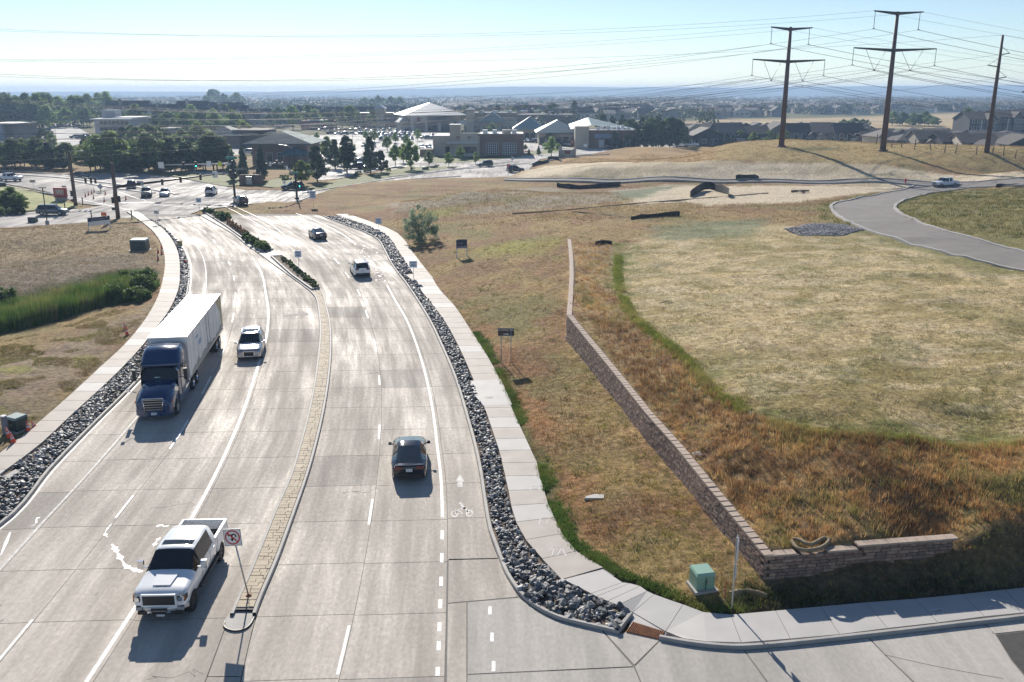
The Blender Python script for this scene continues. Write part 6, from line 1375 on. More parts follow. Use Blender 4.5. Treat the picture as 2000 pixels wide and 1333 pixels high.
# ================================================================== parking lots and verges around the plaza
lot = MB()
for px in ([(640,263),(700,256),(800,257),(905,262),(1000,273),(1120,289),(1125,291),(1058,304),(1030,300),(905,312),(800,321),(735,333),(660,349),(620,352),(612,340),(602,318),(610,300),(600,285),(560,268)],
           [(20,294),(34,270),(60,260),(100,243),(140,243),(186,268),(180,275),(120,290),(60,295)], [(300,336),(300,331),(470,338),(470,342)], [(1050,289),(1240,291),(1300,289),(1200,297),(1130,303)], [(345,290),(420,280),(470,290),(480,300),(400,312),(350,306)]): lot.sheet(pxpoly(px), -.06)
lot = lot.build('parking_lot', MAT['lot']); tag(lot, 'pale concrete parking lots of the plaza', kind='structure')
ver = MB()
for px in ([(585,372),(600,362),(660,352),(740,337),(800,325),(830,327),(900,325),(760,347),(690,360),(625,371)], [(180,336),(215,325),(300,333),(470,345),(476,362),(440,364),(400,357),(340,345),(250,338)], [(1022,300),(1060,294),(1085,292),(1130,294),(1080,299),(1000,307),(900,312),(940,306)], [(530,352),(560,345),(580,352),(575,366),(530,366),(470,360)], [(850,305),(1020,307),(905,318),(845,318)]): ver.sheet(pxpoly(px), .02)
ver = ver.build('grass_verge', mat('watered_lawn', (.125, .14, .035), .9, vary=.35, scale=.6)); tag(ver, 'green and yellow grass verges along the cross street', kind='structure')
lawn = MB().sheet(pxpoly([(-300,362),(0,364),(55,372),(108,387),(150,401),(150,406),(112,408),(60,412),(0,416),(-300,432)]), .06).build('lawn', mat('lawn', (.24, .245, .06), .9, vary=.3, scale=.5)); tag(lawn, 'yellow green lawn beside the red store sign', kind='structure')
# ================================================================== trees, shrubs, grass
rng = np.random.RandomState(11)
def leaves_mesh(name, centers, radii, per, size, mat_, seed, up=.35, tri=False):
    """many small leaf faces in clumps; every leaf is a loose quad with its own tilt"""
    r = np.random.RandomState(seed); C_ = np.repeat(np.asarray(centers, float), per, 0); Rr = np.repeat(np.asarray(radii, float), per, 0); n = len(C_)
    d = r.normal(size=(n, 3)); d /= np.linalg.norm(d, axis=1)[:, None]; p = C_+d*(Rr*(r.rand(n)**.45)[:, None] if Rr.ndim == 2 else (Rr*r.rand(n)**.45)[:, None])
    nrm = d+r.normal(size=(n, 3))*.7; nrm[:, 2] += up; nrm /= np.linalg.norm(nrm, axis=1)[:, None]; t = np.cross(nrm, r.normal(size=(n, 3))); t /= np.linalg.norm(t, axis=1)[:, None]; b = np.cross(nrm, t)
    s = (size*(.6+.8*r.rand(n)))[:, None]
    if tri: co = np.stack([p-t*s*.5, p+t*s*.5, p+b*s], 1).reshape(-1, 3); f = np.arange(n*3).reshape(-1, 3)
    else: co = np.stack([p-t*s*.5-b*s*.3, p+t*s*.5-b*s*.3, p+t*s*.35+b*s*.4, p-t*s*.35+b*s*.4], 1).reshape(-1, 3); f = np.arange(n*4).reshape(-1, 4)
    return fast_mesh(name, co, f, mat_)
L_PINE = leaf_mat('pine_needles', (0.085, 0.129, 0.068), 0.40); L_SPRUCE = leaf_mat('spruce_needles', (0.111, 0.161, 0.114), 0.37); L_DEC = leaf_mat('deciduous_leaves', (0.195, 0.280, 0.072), 0.60); L_DARK = leaf_mat('dark_leaves', (0.131, 0.199, 0.072), 0.60); L_YEL = leaf_mat('yellow_green_leaves', (.24, .27, .05), .5); L_WILLOW = leaf_mat('silver_willow_leaves', (.25, .31, .20), .4); L_BUSH = leaf_mat('bush_leaves', (.115, .18, .04), .45); L_JUN = leaf_mat('juniper', (.11, .14, .04), .3); L_GRASS = leaf_mat('tan_ornamental_grass', (.34, .22, .10), .4); L_RUSTY = leaf_mat('rusty_leaves', (.20, .09, .05), .3)
BARK = mat('bark', (.085, .065, .05), .9, vary=.3)
def crown_dec(seed, h=1.0, w=.42, base=.24):
    r = random.Random(seed); c, rad = [], []
    for k in range(34):
        z = base+(1-base)*r.random()**.8; f = math.sin(math.pi*min(1, max(.08, (z-base+.1)/(1.08-base))))**.7*w; a = r.uniform(0, 6.28); q = f*math.sqrt(r.random())*.86
        c.append((q*math.cos(a), q*math.sin(a), z*.95)); rad.append(r.uniform(.07, .13))
    return c, rad
def crown_con(seed, w=.26, base=.10, pine=False):
    r = random.Random(seed); c, rad = [], []
    for k in range(46):
        z = base+(1-base)*(k/46)**.9; f = w*(1-((z-base)/(1-base)))**(.7 if pine else .9)+.02; a = k*2.4+r.uniform(-.4, .4); q = f*r.uniform(.35, .95) if k > 2 else 0
        if pine and r.random() < .22: continue
        c.append((q*math.cos(a), q*math.sin(a), z*.97)); rad.append((.10 if pine else .085)*(1.15-z*.75)*r.uniform(.75, 1.25))
    return c, rad
def trunk_mesh(name, seed, base, conical):
    r = random.Random(seed); m = MB(); m.tube([(0, 0, -.03), (.005, 0, base), (.0, .01, .55), (0, 0, .92 if conical else .75)], [.022, .018, .012, .003], 7)
    if not conical:
        for k in range(6):
            a = k*1.05+r.uniform(-.3, .3); z = base+.03*k; q = r.uniform(.14, .26); m.tube([(0, 0, z), (q*.55*math.cos(a), q*.55*math.sin(a), z+.12), (q*math.cos(a), q*math.sin(a), z+.30)], [.010, .007, .002], 5)
    return m.mesh(name, BARK)
TREES = {}
def make_kind(key, lm, con, n, per, size, **kw):
    TREES[key] = []
    for i in range(n):
        c, rd_ = (crown_con if con else crown_dec)(hash(key) % 1000*0+i*7+len(key)*13, **kw); me = leaves_mesh('crown', c, rd_, per, size, lm, i+5, up=.2); TREES[key].append((me, trunk_mesh('trunk', i+3, kw.get('base', .24), con)))
make_kind('green', L_DEC, False, 4, 100, .040, w=.36); make_kind('dark', L_DARK, False, 4, 110, .040, w=.40, base=.2); make_kind('yellow', L_YEL, False, 2, 100, .042, w=.40)
make_kind('pine', L_PINE, True, 4, 110, .042, w=.30, base=.16, pine=True); make_kind('spruce', L_SPRUCE, True, 3, 110, .036, w=.24, base=.06); make_kind('young', L_DEC, False, 2, 60, .055, w=.30, base=.34); make_kind('rusty', L_RUSTY, False, 1, 50, .055, w=.36)
_ti = [0]
def tree(kind, label, u, vb, vt, wscale=1.0, group='trees around the plaza', z=None, name=None, p=None):
    _ti[0] += 1; r = random.Random(_ti[0]*17); p = at(u, vb) if p is None else p; h = at_z(u, vt, p.y)-p.z
    nm = name or {'pine': 'pine_tree', 'spruce': 'spruce_tree'}.get(kind, 'leafy_tree'); t = thing(nm, label, 'tree', p, r.uniform(0, 6.28), group)
    cm, tm = TREES[kind][r.randrange(len(TREES[kind]))]; c = link('crown', cm, t); k = link('trunk', tm, t)
    for o in (c, k): o.scale = (h*wscale, h*wscale, h)
    k.scale = (h*1.0, h*1.0, h); return t
NEAR = [('pine','broad dark pine right of the bank',620,354,284,1.35),('pine','tall open pine between the bank and the lot',678,338,264,1.25),('pine','dark pine behind the bank corner',655,330,272,1.3),('green','light topped tree above the lot beside the tall pine',640,312,268,1.2),('pine','slim see-through pine left of the round pine',724,338,266,.95),('pine','short bushy pine in the row along the verge',745,337,294,1.35),
 ('young','thin young tree on the verge behind the short pine',772,324,284,1.1),('green','dense street tree at the end of the grass verge',803,332,277,1.15),('green','small street tree hidden behind the end tree',788,318,282,1.1),('green','bright leafy tree in front of the bank wall',590,364,314,1.3),('spruce','dark spruce at the bank wall left of its door',512,352,284,.9),('spruce','narrow dark spruce at the left end of the bank',476,350,286,.9),
 ('spruce','dark spruce between the annex and the signal mast',455,352,296,1.1),('green','round green tree beyond the corner store bay',1077,305,269,1.35),('green','pale green tree in front of the shop row',1074,283,249,1.35),('spruce','small spruce left of the round green tree',1052,303,285,1.2),('spruce','small blue spruce by the corner store wall',1033,303,291,1.4),('rusty','small rusty leaved tree by the brick shop tower',1122,290,273,1.5),('young','small tree at the corner store wall',1026,296,283,1.3),
 ('green','pale tree behind the corner store roof',961,262,241,1.6),('dark','dark tree at the right gable of the apartments',726,226,204,1.1),('yellow','yellow green tree above the annex roof',480,274,238,1.4)]
for a in NEAR: tree(*a)
PINES = [(1200,292,254,'pine'),(1222,293,262,'pine'),(1246,292,250,'pine'),(1262,292,240,'pine'),(1276,291,231,'pine'),(1293,290,236,'pine'),(1308,289,228,'pine'),(1322,288,233,'pine'),(1338,286,246,'pine'),(1176,268,222,'pine'),(1196,268,226,'pine'),(1214,270,224,'pine'),(1234,272,232,'pine'),(1254,274,228,'pine'),(1284,276,226,'pine'),(1312,278,230,'pine'),(1286,290,242,'green'),(1242,278,238,'pine'),(1228,276,234,'dark'),(1270,278,230,'dark'),(1300,282,232,'dark'),(1330,282,238,'pine')]
for i, (u, vb, vt, k) in enumerate(PINES):
    lab = 'lighter green tree standing among the dark pines' if i == 16 else (ORD[i]+' dark tree from the left at the front of the pine grove' if i < 9 else ORD[sorted(q[0] for j, q in enumerate(PINES) if j >= 9 and j != 16).index(u)]+' dark tree from the left in the back of the pine grove')
    tree(k, lab, u, vb, vt, 1.25 if k == 'pine' else 1.1, 'pine grove beside the brick shop')
random.seed(77)
def belt(n, u0, u1, vb, h, kinds, label, group, jit=3.0, ws=1.25):
    for i in range(n):
        u = u0+(u1-u0)*(i+random.uniform(.15, .85))/n; v = vb(u) if callable(vb) else vb; v += random.uniform(-jit, jit); k = random.choice(kinds); hh = h*random.uniform(.72, 1.22)
        p = at(u, v); vt = px_of(p.x, p.y, hh)[1]; tree(k, ORD[i]+' tree from the left '+label+', '+{'pine': 'pine', 'spruce': 'spruce', 'green': 'green', 'dark': 'dark', 'yellow': 'yellow green', 'young': 'thin'}[k], u, v, vt, ws*random.uniform(.9, 1.2), group)
belt(15, 0, 136, 327, 6.6, ['dark','green','pine','spruce','dark'], 'in the front belt left of the wooden pole', 'belt of trees along the cross street', 4, 1.5)
belt(10, 0, 130, 313, 5.6, ['dark','green','pine','spruce','dark'], 'in the back belt left of the wooden pole', 'belt of trees along the cross street', 5, 1.5)
belt(26, 172, 440, lambda u: 333, 8.5, ['dark','dark','pine','green','spruce'], 'in the belt behind the left signals', 'belt of trees behind the signal masts', 5, 1.5)
belt(18, 165, 400, 316, 7.0, ['dark','green','dark','spruce'], 'in the back belt behind the left signals', 'belt of trees behind the signal masts', 5, 1.5)
belt(12, 240, 400, 296, 8.0, ['dark','pine','green'], 'in front of the low office wing', 'trees in front of the low office', 5, 1.5)
belt(22, -10, 100, 250, 17, ['dark','green','dark'], 'in the grove behind the left lot', 'grove behind the left parking lot', 5, 1.15)
belt(12, 110, 178, 246, 15, ['green','dark','green'], 'in the grove left of the office block', 'grove left of the office block', 6, 1.15)
belt(7, 170, 215, 232, 17, ['green','dark','yellow'], 'behind the office block roof', 'trees behind the office block', 4, 1.2)
belt(6, 30, 110, 285, 7, ['dark','spruce','green'], 'on the left lot islands', 'trees in the left parking lot', 12, 1.2)
belt(24, 210, 740, 251, 11, ['green','dark','green','young'], 'below the apartment blocks', 'trees in front of the apartments', 5, 1.1)
belt(12, 240, 480, 262, 10, ['dark','green','dark'], 'in the lower row below the left apartments', 'trees in front of the apartments', 5, 1.4)
belt(10, 400, 480, 212, 20, ['green','dark'], 'in the clump above the apartment roofs', 'trees above the apartment roofs', 2, 1.0)
belt(8, 700, 790, 214, 16, ['dark','green'], 'behind the shop wing roofs', 'trees behind the shops', 3, 1.1)
belt(10, 910, 1130, 238, 12, ['green','dark','pine'], 'behind the long flat roofed store', 'trees behind the shops', 3, 1.2)
belt(16, 610, 960, 300, 4.5, ['young','green'], 'on the plaza parking islands', 'young trees in the plaza parking lot', 28, 1.1)
belt(10, 1390, 1560, 285, 5, ['dark','spruce','green'], 'in the gardens of the front houses', 'garden trees by the houses', 3, 1.3)
belt(13, 1740, 1830, 246, 7, ['dark','green'], 'in the scrub patch beyond the houses', 'scrub trees beyond the houses', 3, 1.8)
belt(5, 1640, 1700, 250, 6, ['dark','green'], 'in the scrub beyond the house roofs', 'scrub trees beyond the houses', 2, 1.6); belt(3, 1872, 1892, 258, 12, ['dark'], 'left of the dark apartment houses', 'trees left of the dark apartment houses', 2, 1.0)
belt(5, 0, 50, 412, 3.4, ['dark','green'], 'beside the lawn at the left edge', 'small trees beside the lawn', 3, 1.5)
# ---- shrubs
def shrub(label, p, w, h, lm, seed, group, name='shrub', per=70, size=None, n=26, cat='shrub'):
    r = random.Random(seed); c, rd_ = [], []
    for k in range(n):
        a = r.uniform(0, 6.28); q = math.sqrt(r.random())*.42; z = r.uniform(.12, .8)*math.sqrt(max(.05, 1-(q/.55)**2)); c.append((q*math.cos(a)*w, q*math.sin(a)*w, z*h)); rd_.append(.17*min(w, h*1.3)*r.uniform(.8, 1.2))
    me = leaves_mesh('foliage', c, rd_, per, size or .07*max(w, .9), lm, seed); o = link(name, me, None, p, r.uniform(0, 6.28)); return tag(o, label, cat, group)
w_ = hit(822,472); t = thing('willow_shrub', 'single silvery green willow standing on the brown bank', 'tree', w_)
r = random.Random(5); c, rd_ = [], []
for k in range(80):
    a = r.uniform(0, 6.28); q = math.sqrt(r.random())*2.3; z = .5+r.random()*(5.0-q*1.1); c.append((q*math.cos(a), q*math.sin(a), z)); rd_.append(r.uniform(.35, .6))
link('crown', leaves_mesh('crown', c, rd_, 110, .13, L_WILLOW, 9), t); m = MB()
for k in range(9): a = k*.7; m.tube([(0, 0, -.1), (.5*math.cos(a), .5*math.sin(a), 1.2), (1.2*math.cos(a), 1.2*math.sin(a), 2.9)], [.07, .045, .01], 5)
link('stems', m.mesh('stems', BARK), t)
MB_ = [(403,414,1.7,.9),(411,416,1.6,.9),(428,425,1.9,1.2),(438,429,2.3,1.5),(482,466,1.6,1.0),(490,472,1.7,1.1),(500,479,1.8,1.1),(508,484,1.9,1.2),(516,488,1.9,1.2)]
for i, (u, v, w, h) in enumerate(MB_): shrub(['low green shrub at the tip of the planted median','second low shrub from the tip of the planted median','round dark green shrub behind the bright ball shrub','bright green ball shrub on the median','dark shrub after the tan grasses on the median','green shrub in the clump at the near end of the first bed','bright shrub in the middle of the near clump','low spreading shrub of the near clump','shrub at the kerb end of the first planted bed'][i], at(u, v, .2), w, h, L_BUSH, 40+i, 'shrubs on the planted median')
for i in range(11):
    u = 447+i*3.3; v = 437+i*2.4; shrub(ORD[i]+' tan grass tuft from the far end of the row on the median', at(u, v, .2), .75, 1.2, L_GRASS, 60+i, 'tan grasses on the median', 'ornamental_grass', 60, .1, 14, 'grass tuft')
for i in range(24):
    f = i/23; u = 548+f*66+random.uniform(-3, 3)+4; v = 507+f*55+random.uniform(-2, 2); shrub(ORD[i]+' low juniper from the far end of the near planted bed', at(u, v, .2), random.uniform(.7, 1.1), .45, L_JUN if i % 3 else L_BUSH, 90+i, 'junipers in the near planted bed', 'juniper', 50, .08, 12)
for i, (u, v, w, h) in enumerate([(262,560,4.0,2.2),(282,570,3.2,2.0),(250,578,4.2,2.4),(285,556,3.0,2.0),(232,590,4.0,2.0),(215,592,3.5,1.8),(268,588,3.0,1.6),(2,590,3.0,1.8),(-10,600,3,2)]): shrub(['largest rounded shrub between the reeds and the grey plot','rounded shrub nearest the sidewalk at the reed end','broad shrub in front of the rounded reed end clump','upper small shrub at the tip of the reed strip','wide shrub where the reeds meet the shrubs','lowest shrub left in the clump at the reed end','low shrub at the bottom right of the reed end','rounded shrub at the left edge above the reeds','shrub cut by the left edge above the reeds'][i], hit(u, v), w, h, L_BUSH, 130+i, 'round shrubs by the reeds', per=110, n=34, size=.16)
for i, (u, v, w, h) in enumerate([(6,420,3,1.4),(30,418,4,1.6),(20,408,3,2.0)]): shrub(['clipped dark hedge shrub at the driveway, cut by the left edge','widest clipped hedge shrub by the driveway','rear dark shrub nearest the lawn by the driveway'][i], at(u, v), w, h, L_DARK, 150+i, 'hedge shrubs by the driveway')
for i in range(16): u = 545+random.uniform(-70, 330); v = 352-(u-545)*.055+random.uniform(-4, 2)-(6 if u > 700 else 0); shrub('low shrub on the verge of the cross street', at(u, v), random.uniform(1, 2.2), random.uniform(.7, 1.3), random.choice((L_DARK, L_BUSH)), 160+i, 'low shrubs on the verges', per=40, n=14, size=.14)
# ---- tufts and blades: uncountable, one object for each kind of cover
M_BLADE = tint_mat('grass_blades', .85, .25, 1.5, trans=.35, spec=.15)
def blades(name, label, pts, cols, h, w, nb, spread, lean=.5, seed=1):
    r = np.random.RandomState(seed); P3 = np.repeat(pts, nb, 0); Cc = np.repeat(cols, nb, 0); H_ = np.repeat(h, nb)*(.5+.8*r.rand(len(P3))); n = len(P3); a = r.rand(n)*6.283; q = np.sqrt(r.rand(n))*np.repeat(spread, nb)
    P3 = P3+np.stack([q*np.cos(a), q*np.sin(a), np.zeros(n)], 1); b = r.rand(n)*6.283; d = np.stack([np.cos(b), np.sin(b), 0*b], 1); tip = P3+np.stack([np.cos(a)*lean*H_*r.rand(n), np.sin(a)*lean*H_*r.rand(n), H_], 1); ww = (w*(.7+.6*r.rand(n)))[:, None]
    co = np.stack([P3-d*ww-np.array((0, 0, .03)), P3+d*ww-np.array((0, 0, .03)), tip], 1).reshape(-1, 3); col = np.repeat(Cc*(.75+.5*r.rand(n))[:, None], 3, 0)
    o = link(name, fast_mesh(name, co, np.arange(n*3).reshape(-1, 3), M_BLADE, col)); return tag(o, label, kind='stuff')
def scatter(poly, n, seed, z=True):
    r = np.random.RandomState(seed); P_ = np.array(poly); lo, hi = P_.min(0), P_.max(0); o = []; tot = 0
    while tot < n:
        q = lo+(hi-lo)*r.rand(n*2, 2); q = q[in_poly(q[:, 0], q[:, 1], P_)]; o.append(q); tot += len(q)
        if tot == 0: break
    q = np.concatenate(o)[:n]; return np.concatenate([q, T(q[:, 0], q[:, 1])[:, None]], 1)
def near_weight(pts, k=45, seed=0): r = np.random.RandomState(seed); return pts[r.rand(len(pts)) < np.minimum(1, (k/pts[:, 1])**2)]
def ok_land(p, road=True):
    x, y = p[:, 0], p[:, 1]; ex = np.array([q[0] for q in WALK_EDGE]); ey = np.array([q[1] for q in WALK_EDGE])
    k = np.where(x > ex[0], y > np.interp(x, ex, ey)+.05, x > RWALK(np.clip(y, 20, 150))+.05)
    wx = WX(np.clip(y, WALL[0][1], WALL[-1][1])); k &= ~((x > wx-.08) & (x < wx+.55) & (y > WALL[0][1]-.1) & (y < WALL[-1][1]+.1)); k &= ~((np.abs(y-ret_y(x)-.2) < .4) & (x > RET[0][0]-.1) & (x < RET[1][0]+.2)); return p[k]
def mixcol(p, cols, seed): 
    n = fbm(p[:, 0]*.35+seed, p[:, 1]*.35, 3); i = np.clip(((n-.28)/.44*len(cols)).astype(int)+np.random.RandomState(seed).randint(-1, 2, len(p)), 0, len(cols)-1); return np.array(cols)[i]
bank = [(RWALK(34.5), 34.5), (9, 30.2), (40, 24), (60, 24), (60, 60), (30, 128), (-8, 128), (-16, 128), (-9, 100), (-4.5, 80), (-.6, 60), (1.6, 45)]; bank = [(float(a), float(b)) for a, b in bank]
p = ok_land(near_weight(scatter(bank, 150000, 3), 42)); mesa = np.array(REG['mesa']); inm = in_poly(p[:, 0], p[:, 1], mesa); b1 = in_poly(p[:, 0], p[:, 1], np.array(REG['brown1'])) & ~inm
q = p[b1]; blades('dry_grass', 'rusty brown dry grass on the slope above the retaining wall', q, mixcol(q, [(.25, .15, .07), (.38, .205, .09), (.50, .29, .12), (.66, .43, .19), (.32, .28, .10)], 3), .17+.22*fbm(q[:, 0]*.5, q[:, 1]*.5, 2), .012, 9, .16+0*q[:, 0], .7, 3)
q = p[~b1 & ~inm]; blades('dry_grass', 'short dry grass on the brown bank beside the sidewalk', q, mixcol(q, [(.25, .145, .065), (.35, .20, .085), (.42, .32, .10), (.34, .31, .08), (.21, .22, .06)], 5), .07+.10*fbm(q[:, 0]*.5, q[:, 1]*.5, 2), .012, 7, .16+0*q[:, 0], .9, 4)
q = p[inm]; blades('straw', 'sparse straw and thin grass on the flat mesa', q, mixcol(q, [(.58, .46, .27), (.46, .36, .19), (.34, .27, .11), (.33, .28, .11), (.26, .245, .10)], 7), .05+.13*fbm(q[:, 0]*.4, q[:, 1]*.4, 2), .013, 6, .22+0*q[:, 0], 1.2, 5)
# scattered clumps that break up the cover
q = p[~b1 & ~inm]; q = q[np.random.RandomState(31).rand(len(q)) < .018]; blades('weed_clumps', 'scattered darker weed clumps in the brown bank', q, mixcol(q, [(.10, .12, .04), (.17, .17, .05), (.30, .27, .07), (.14, .12, .06)], 25), .10+.14*fbm(q[:, 0], q[:, 1], 2), .02, 22, .32+0*q[:, 0], 1.1, 14)
q = p[inm]; q = q[np.random.RandomState(32).rand(len(q)) < .022]; blades('straw_clumps', 'thicker straw and weed clumps on the mesa', q, mixcol(q, [(.66, .56, .38), (.30, .25, .10), (.20, .20, .08), (.46, .36, .18)], 27), .10+.16*fbm(q[:, 0], q[:, 1], 2), .018, 24, .45+0*q[:, 0], 1.3, 15)
q = p[b1]; q = q[np.random.RandomState(33).rand(len(q)) < .06]; blades('tall_clumps', 'taller golden and dark clumps on the rusty slope', q, mixcol(q, [(.11, .085, .045), (.56, .39, .18), (.42, .28, .12), (.26, .24, .08)], 29), .26+.22*fbm(q[:, 0], q[:, 1], 2), .013, 22, .22+0*q[:, 0], .7, 16)
# the seam of green weeds along the crest
crest = smooth_poly([hit(u, v)[:2] for u, v in [(1208,500),(1206,560),(1232,622),(1290,664),(1350,714),(1400,768),(1450,804),(1530,831),(1640,849),(1800,861),(2000,871),(2250,878)]], 3)
def along(line_, n, wid, seed):
    r = np.random.RandomState(seed); L_ = np.concatenate([[0], np.cumsum(np.hypot(*np.diff(line_, axis=0).T))]); s = r.rand(n)*L_[-1]; x = np.interp(s, L_, line_[:, 0])+r.normal(size=n)*wid; y = np.interp(s, L_, line_[:, 1])+r.normal(size=n)*wid; return np.stack([x, y, T(x, y)], 1)
q = along(crest, 5200, .24, 4); q = q[fbm(q[:, 0]*.4, q[:, 1]*.4+4, 2) > .24]; blades('tall_weeds', 'seam of green weeds along the crest above the brown slope', q, mixcol(q, [(.19, .22, .05), (.26, .30, .065), (.34, .35, .09), (.36, .31, .12)], 9), .10+.26*fbm(q[:, 0]*.6, q[:, 1]*.6, 2), .012, 8, .10+0*q[:, 0], .5, 6)
# ground cover spilling over the sidewalk edge
ed = np.array([(float(RWALK(y))+.25, y) for y in np.linspace(75, 34.5, 120)]+[(a, b+.25) for a, b in WALK_EDGE[:8]]); q = along(ed, 5200, .22, 8); q = q[(fbm(q[:, 0]*.45+2, q[:, 1]*.45, 2) > .43) | ((q[:, 1] < 45) & (fbm(q[:, 0]*.3+2, q[:, 1]*.3+9, 2) > .36))]
blades('ground_cover', 'low bright green weeds along the sidewalk edge', q, mixcol(q, [(.09, .15, .03), (.12, .20, .045), (.15, .24, .05), (.20, .22, .06)], 11), .04+.13*fbm(q[:, 0]*.7, q[:, 1]*.7, 2), .026, 8, .15+0*q[:, 0], 1.1, 7)
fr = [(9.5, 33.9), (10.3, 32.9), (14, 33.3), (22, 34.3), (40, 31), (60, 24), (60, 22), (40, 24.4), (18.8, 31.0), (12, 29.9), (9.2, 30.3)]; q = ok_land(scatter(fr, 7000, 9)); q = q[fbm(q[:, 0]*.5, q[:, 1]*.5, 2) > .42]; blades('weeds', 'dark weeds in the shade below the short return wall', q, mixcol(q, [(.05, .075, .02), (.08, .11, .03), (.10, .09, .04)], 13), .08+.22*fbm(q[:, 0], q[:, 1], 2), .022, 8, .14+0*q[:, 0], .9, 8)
# weeds beside the streets and on the knoll, longer and fewer with distance
far_poly = [(-18, 128), (30, 128), (75, 100), (75, 60), (130, 60), (190, 210), (190, 262), (50, 262), (40, 300), (10, 240), (2, 205), (-20, 165)]
p = scatter(far_poly, 60000, 12); p = p[(p[:, 2] > -.05)]; rd = np.array([hit(u, v)[:2] for u, v in [(1790,361),(1740,376),(1690,386),(1645,395),(1622,403),(1632,418),(1660,434),(1710,456),(1770,476),(1850,496),(1920,512),(2000,530),(2000,495),(1930,477),(1870,460),(1820,446),(1775,428),(1750,416),(1742,404),(1760,392),(1800,382),(1860,372),(1905,366)]])
p = p[~in_poly(p[:, 0], p[:, 1], rd)]; yy = px_of(p[:, 0], p[:, 1], p[:, 2])[1]; p = p[~((yy > 345) & (yy < 364) & (p[:, 1] > 170))]; p = p[~in_poly(p[:, 0], p[:, 1], np.array(REG['straw_slope'])) & ~in_poly(p[:, 0], p[:, 1], np.array(REG['tan_flat']))]; isl = in_poly(p[:, 0], p[:, 1], np.array(REG['island'])) | in_poly(p[:, 0], p[:, 1], np.array(REG['weeds_road'])); mm = in_poly(p[:, 0], p[:, 1], mesa)
q = p[isl]; blades('weeds', 'green and golden weeds beside the curved street', q, mixcol(q, [(.10, .12, .03), (.17, .17, .05), (.26, .21, .08), (.20, .19, .06)], 15), .15+.4*fbm(q[:, 0]*.3, q[:, 1]*.3, 2), .03, 7, .4+0*q[:, 0], .6, 9)
q = p[~isl & ~mm]; blades('dry_grass', 'golden dry grass over the far field and the knoll', q, mixcol(q, [(.22, .17, .07), (.30, .22, .10), (.36, .26, .12), (.26, .17, .08)], 17), .1+.25*fbm(q[:, 0]*.2, q[:, 1]*.2, 2), .03, 5, .6+0*q[:, 0], .8, 10)
# left side: reeds, mud weeds
reed = pxpoly([(-300,610),(0,612),(80,600),(160,582),(235,562),(262,560),(245,590),(180,606),(80,632),(0,652),(-300,690)], -.6); q = scatter(reed, 9000, 14); blades('reeds', 'tall green reeds growing in the ditch on the left', q, mixcol(q, [(.08, .14, .03), (.12, .20, .045), (.17, .26, .06), (.26, .25, .09)], 19), 1.25+.7*fbm(q[:, 0]*.4, q[:, 1]*.4, 2), .035, 9, .18+0*q[:, 0], .25, 11)
mud = pxpoly([(-300,690),(0,662),(120,630),(250,590),(310,560),(300,600),(245,668),(140,765),(60,828),(0,885),(-300,1040)]); q = near_weight(scatter(mud, 26000, 15), 60); q = q[q[:, 0] < LWALK(q[:, 1])-.1]; q = q[fbm(q[:, 0]*.4, q[:, 1]*.4+3, 2) > .47]; blades('weeds', 'patchy weeds on the bare earth left of the sidewalk', q, mixcol(q, [(.24, .18, .10), (.26, .22, .08), (.22, .22, .07), (.32, .26, .15)], 21), .06+.14*fbm(q[:, 0]*.6, q[:, 1]*.6, 2), .016, 7, .15+0*q[:, 0], .9, 12)
dry = pxpoly([(-300,455),(0,452),(130,441),(262,436),(305,478),(312,545),(240,560),(0,590),(-300,600)]); q = scatter(dry, 22000, 16); q = q[q[:, 0] < LWALK(np.clip(q[:, 1], 20, 150))-.2]; blades('dry_grass', 'short straw coloured grass on the empty plot at the left', q, mixcol(q, [(.22, .17, .11), (.34, .26, .16), (.42, .33, .2), (.18, .16, .09)], 23), .06+.12*fbm(q[:, 0]*.4, q[:, 1]*.4, 2), .02, 6, .3+0*q[:, 0], .9, 13)
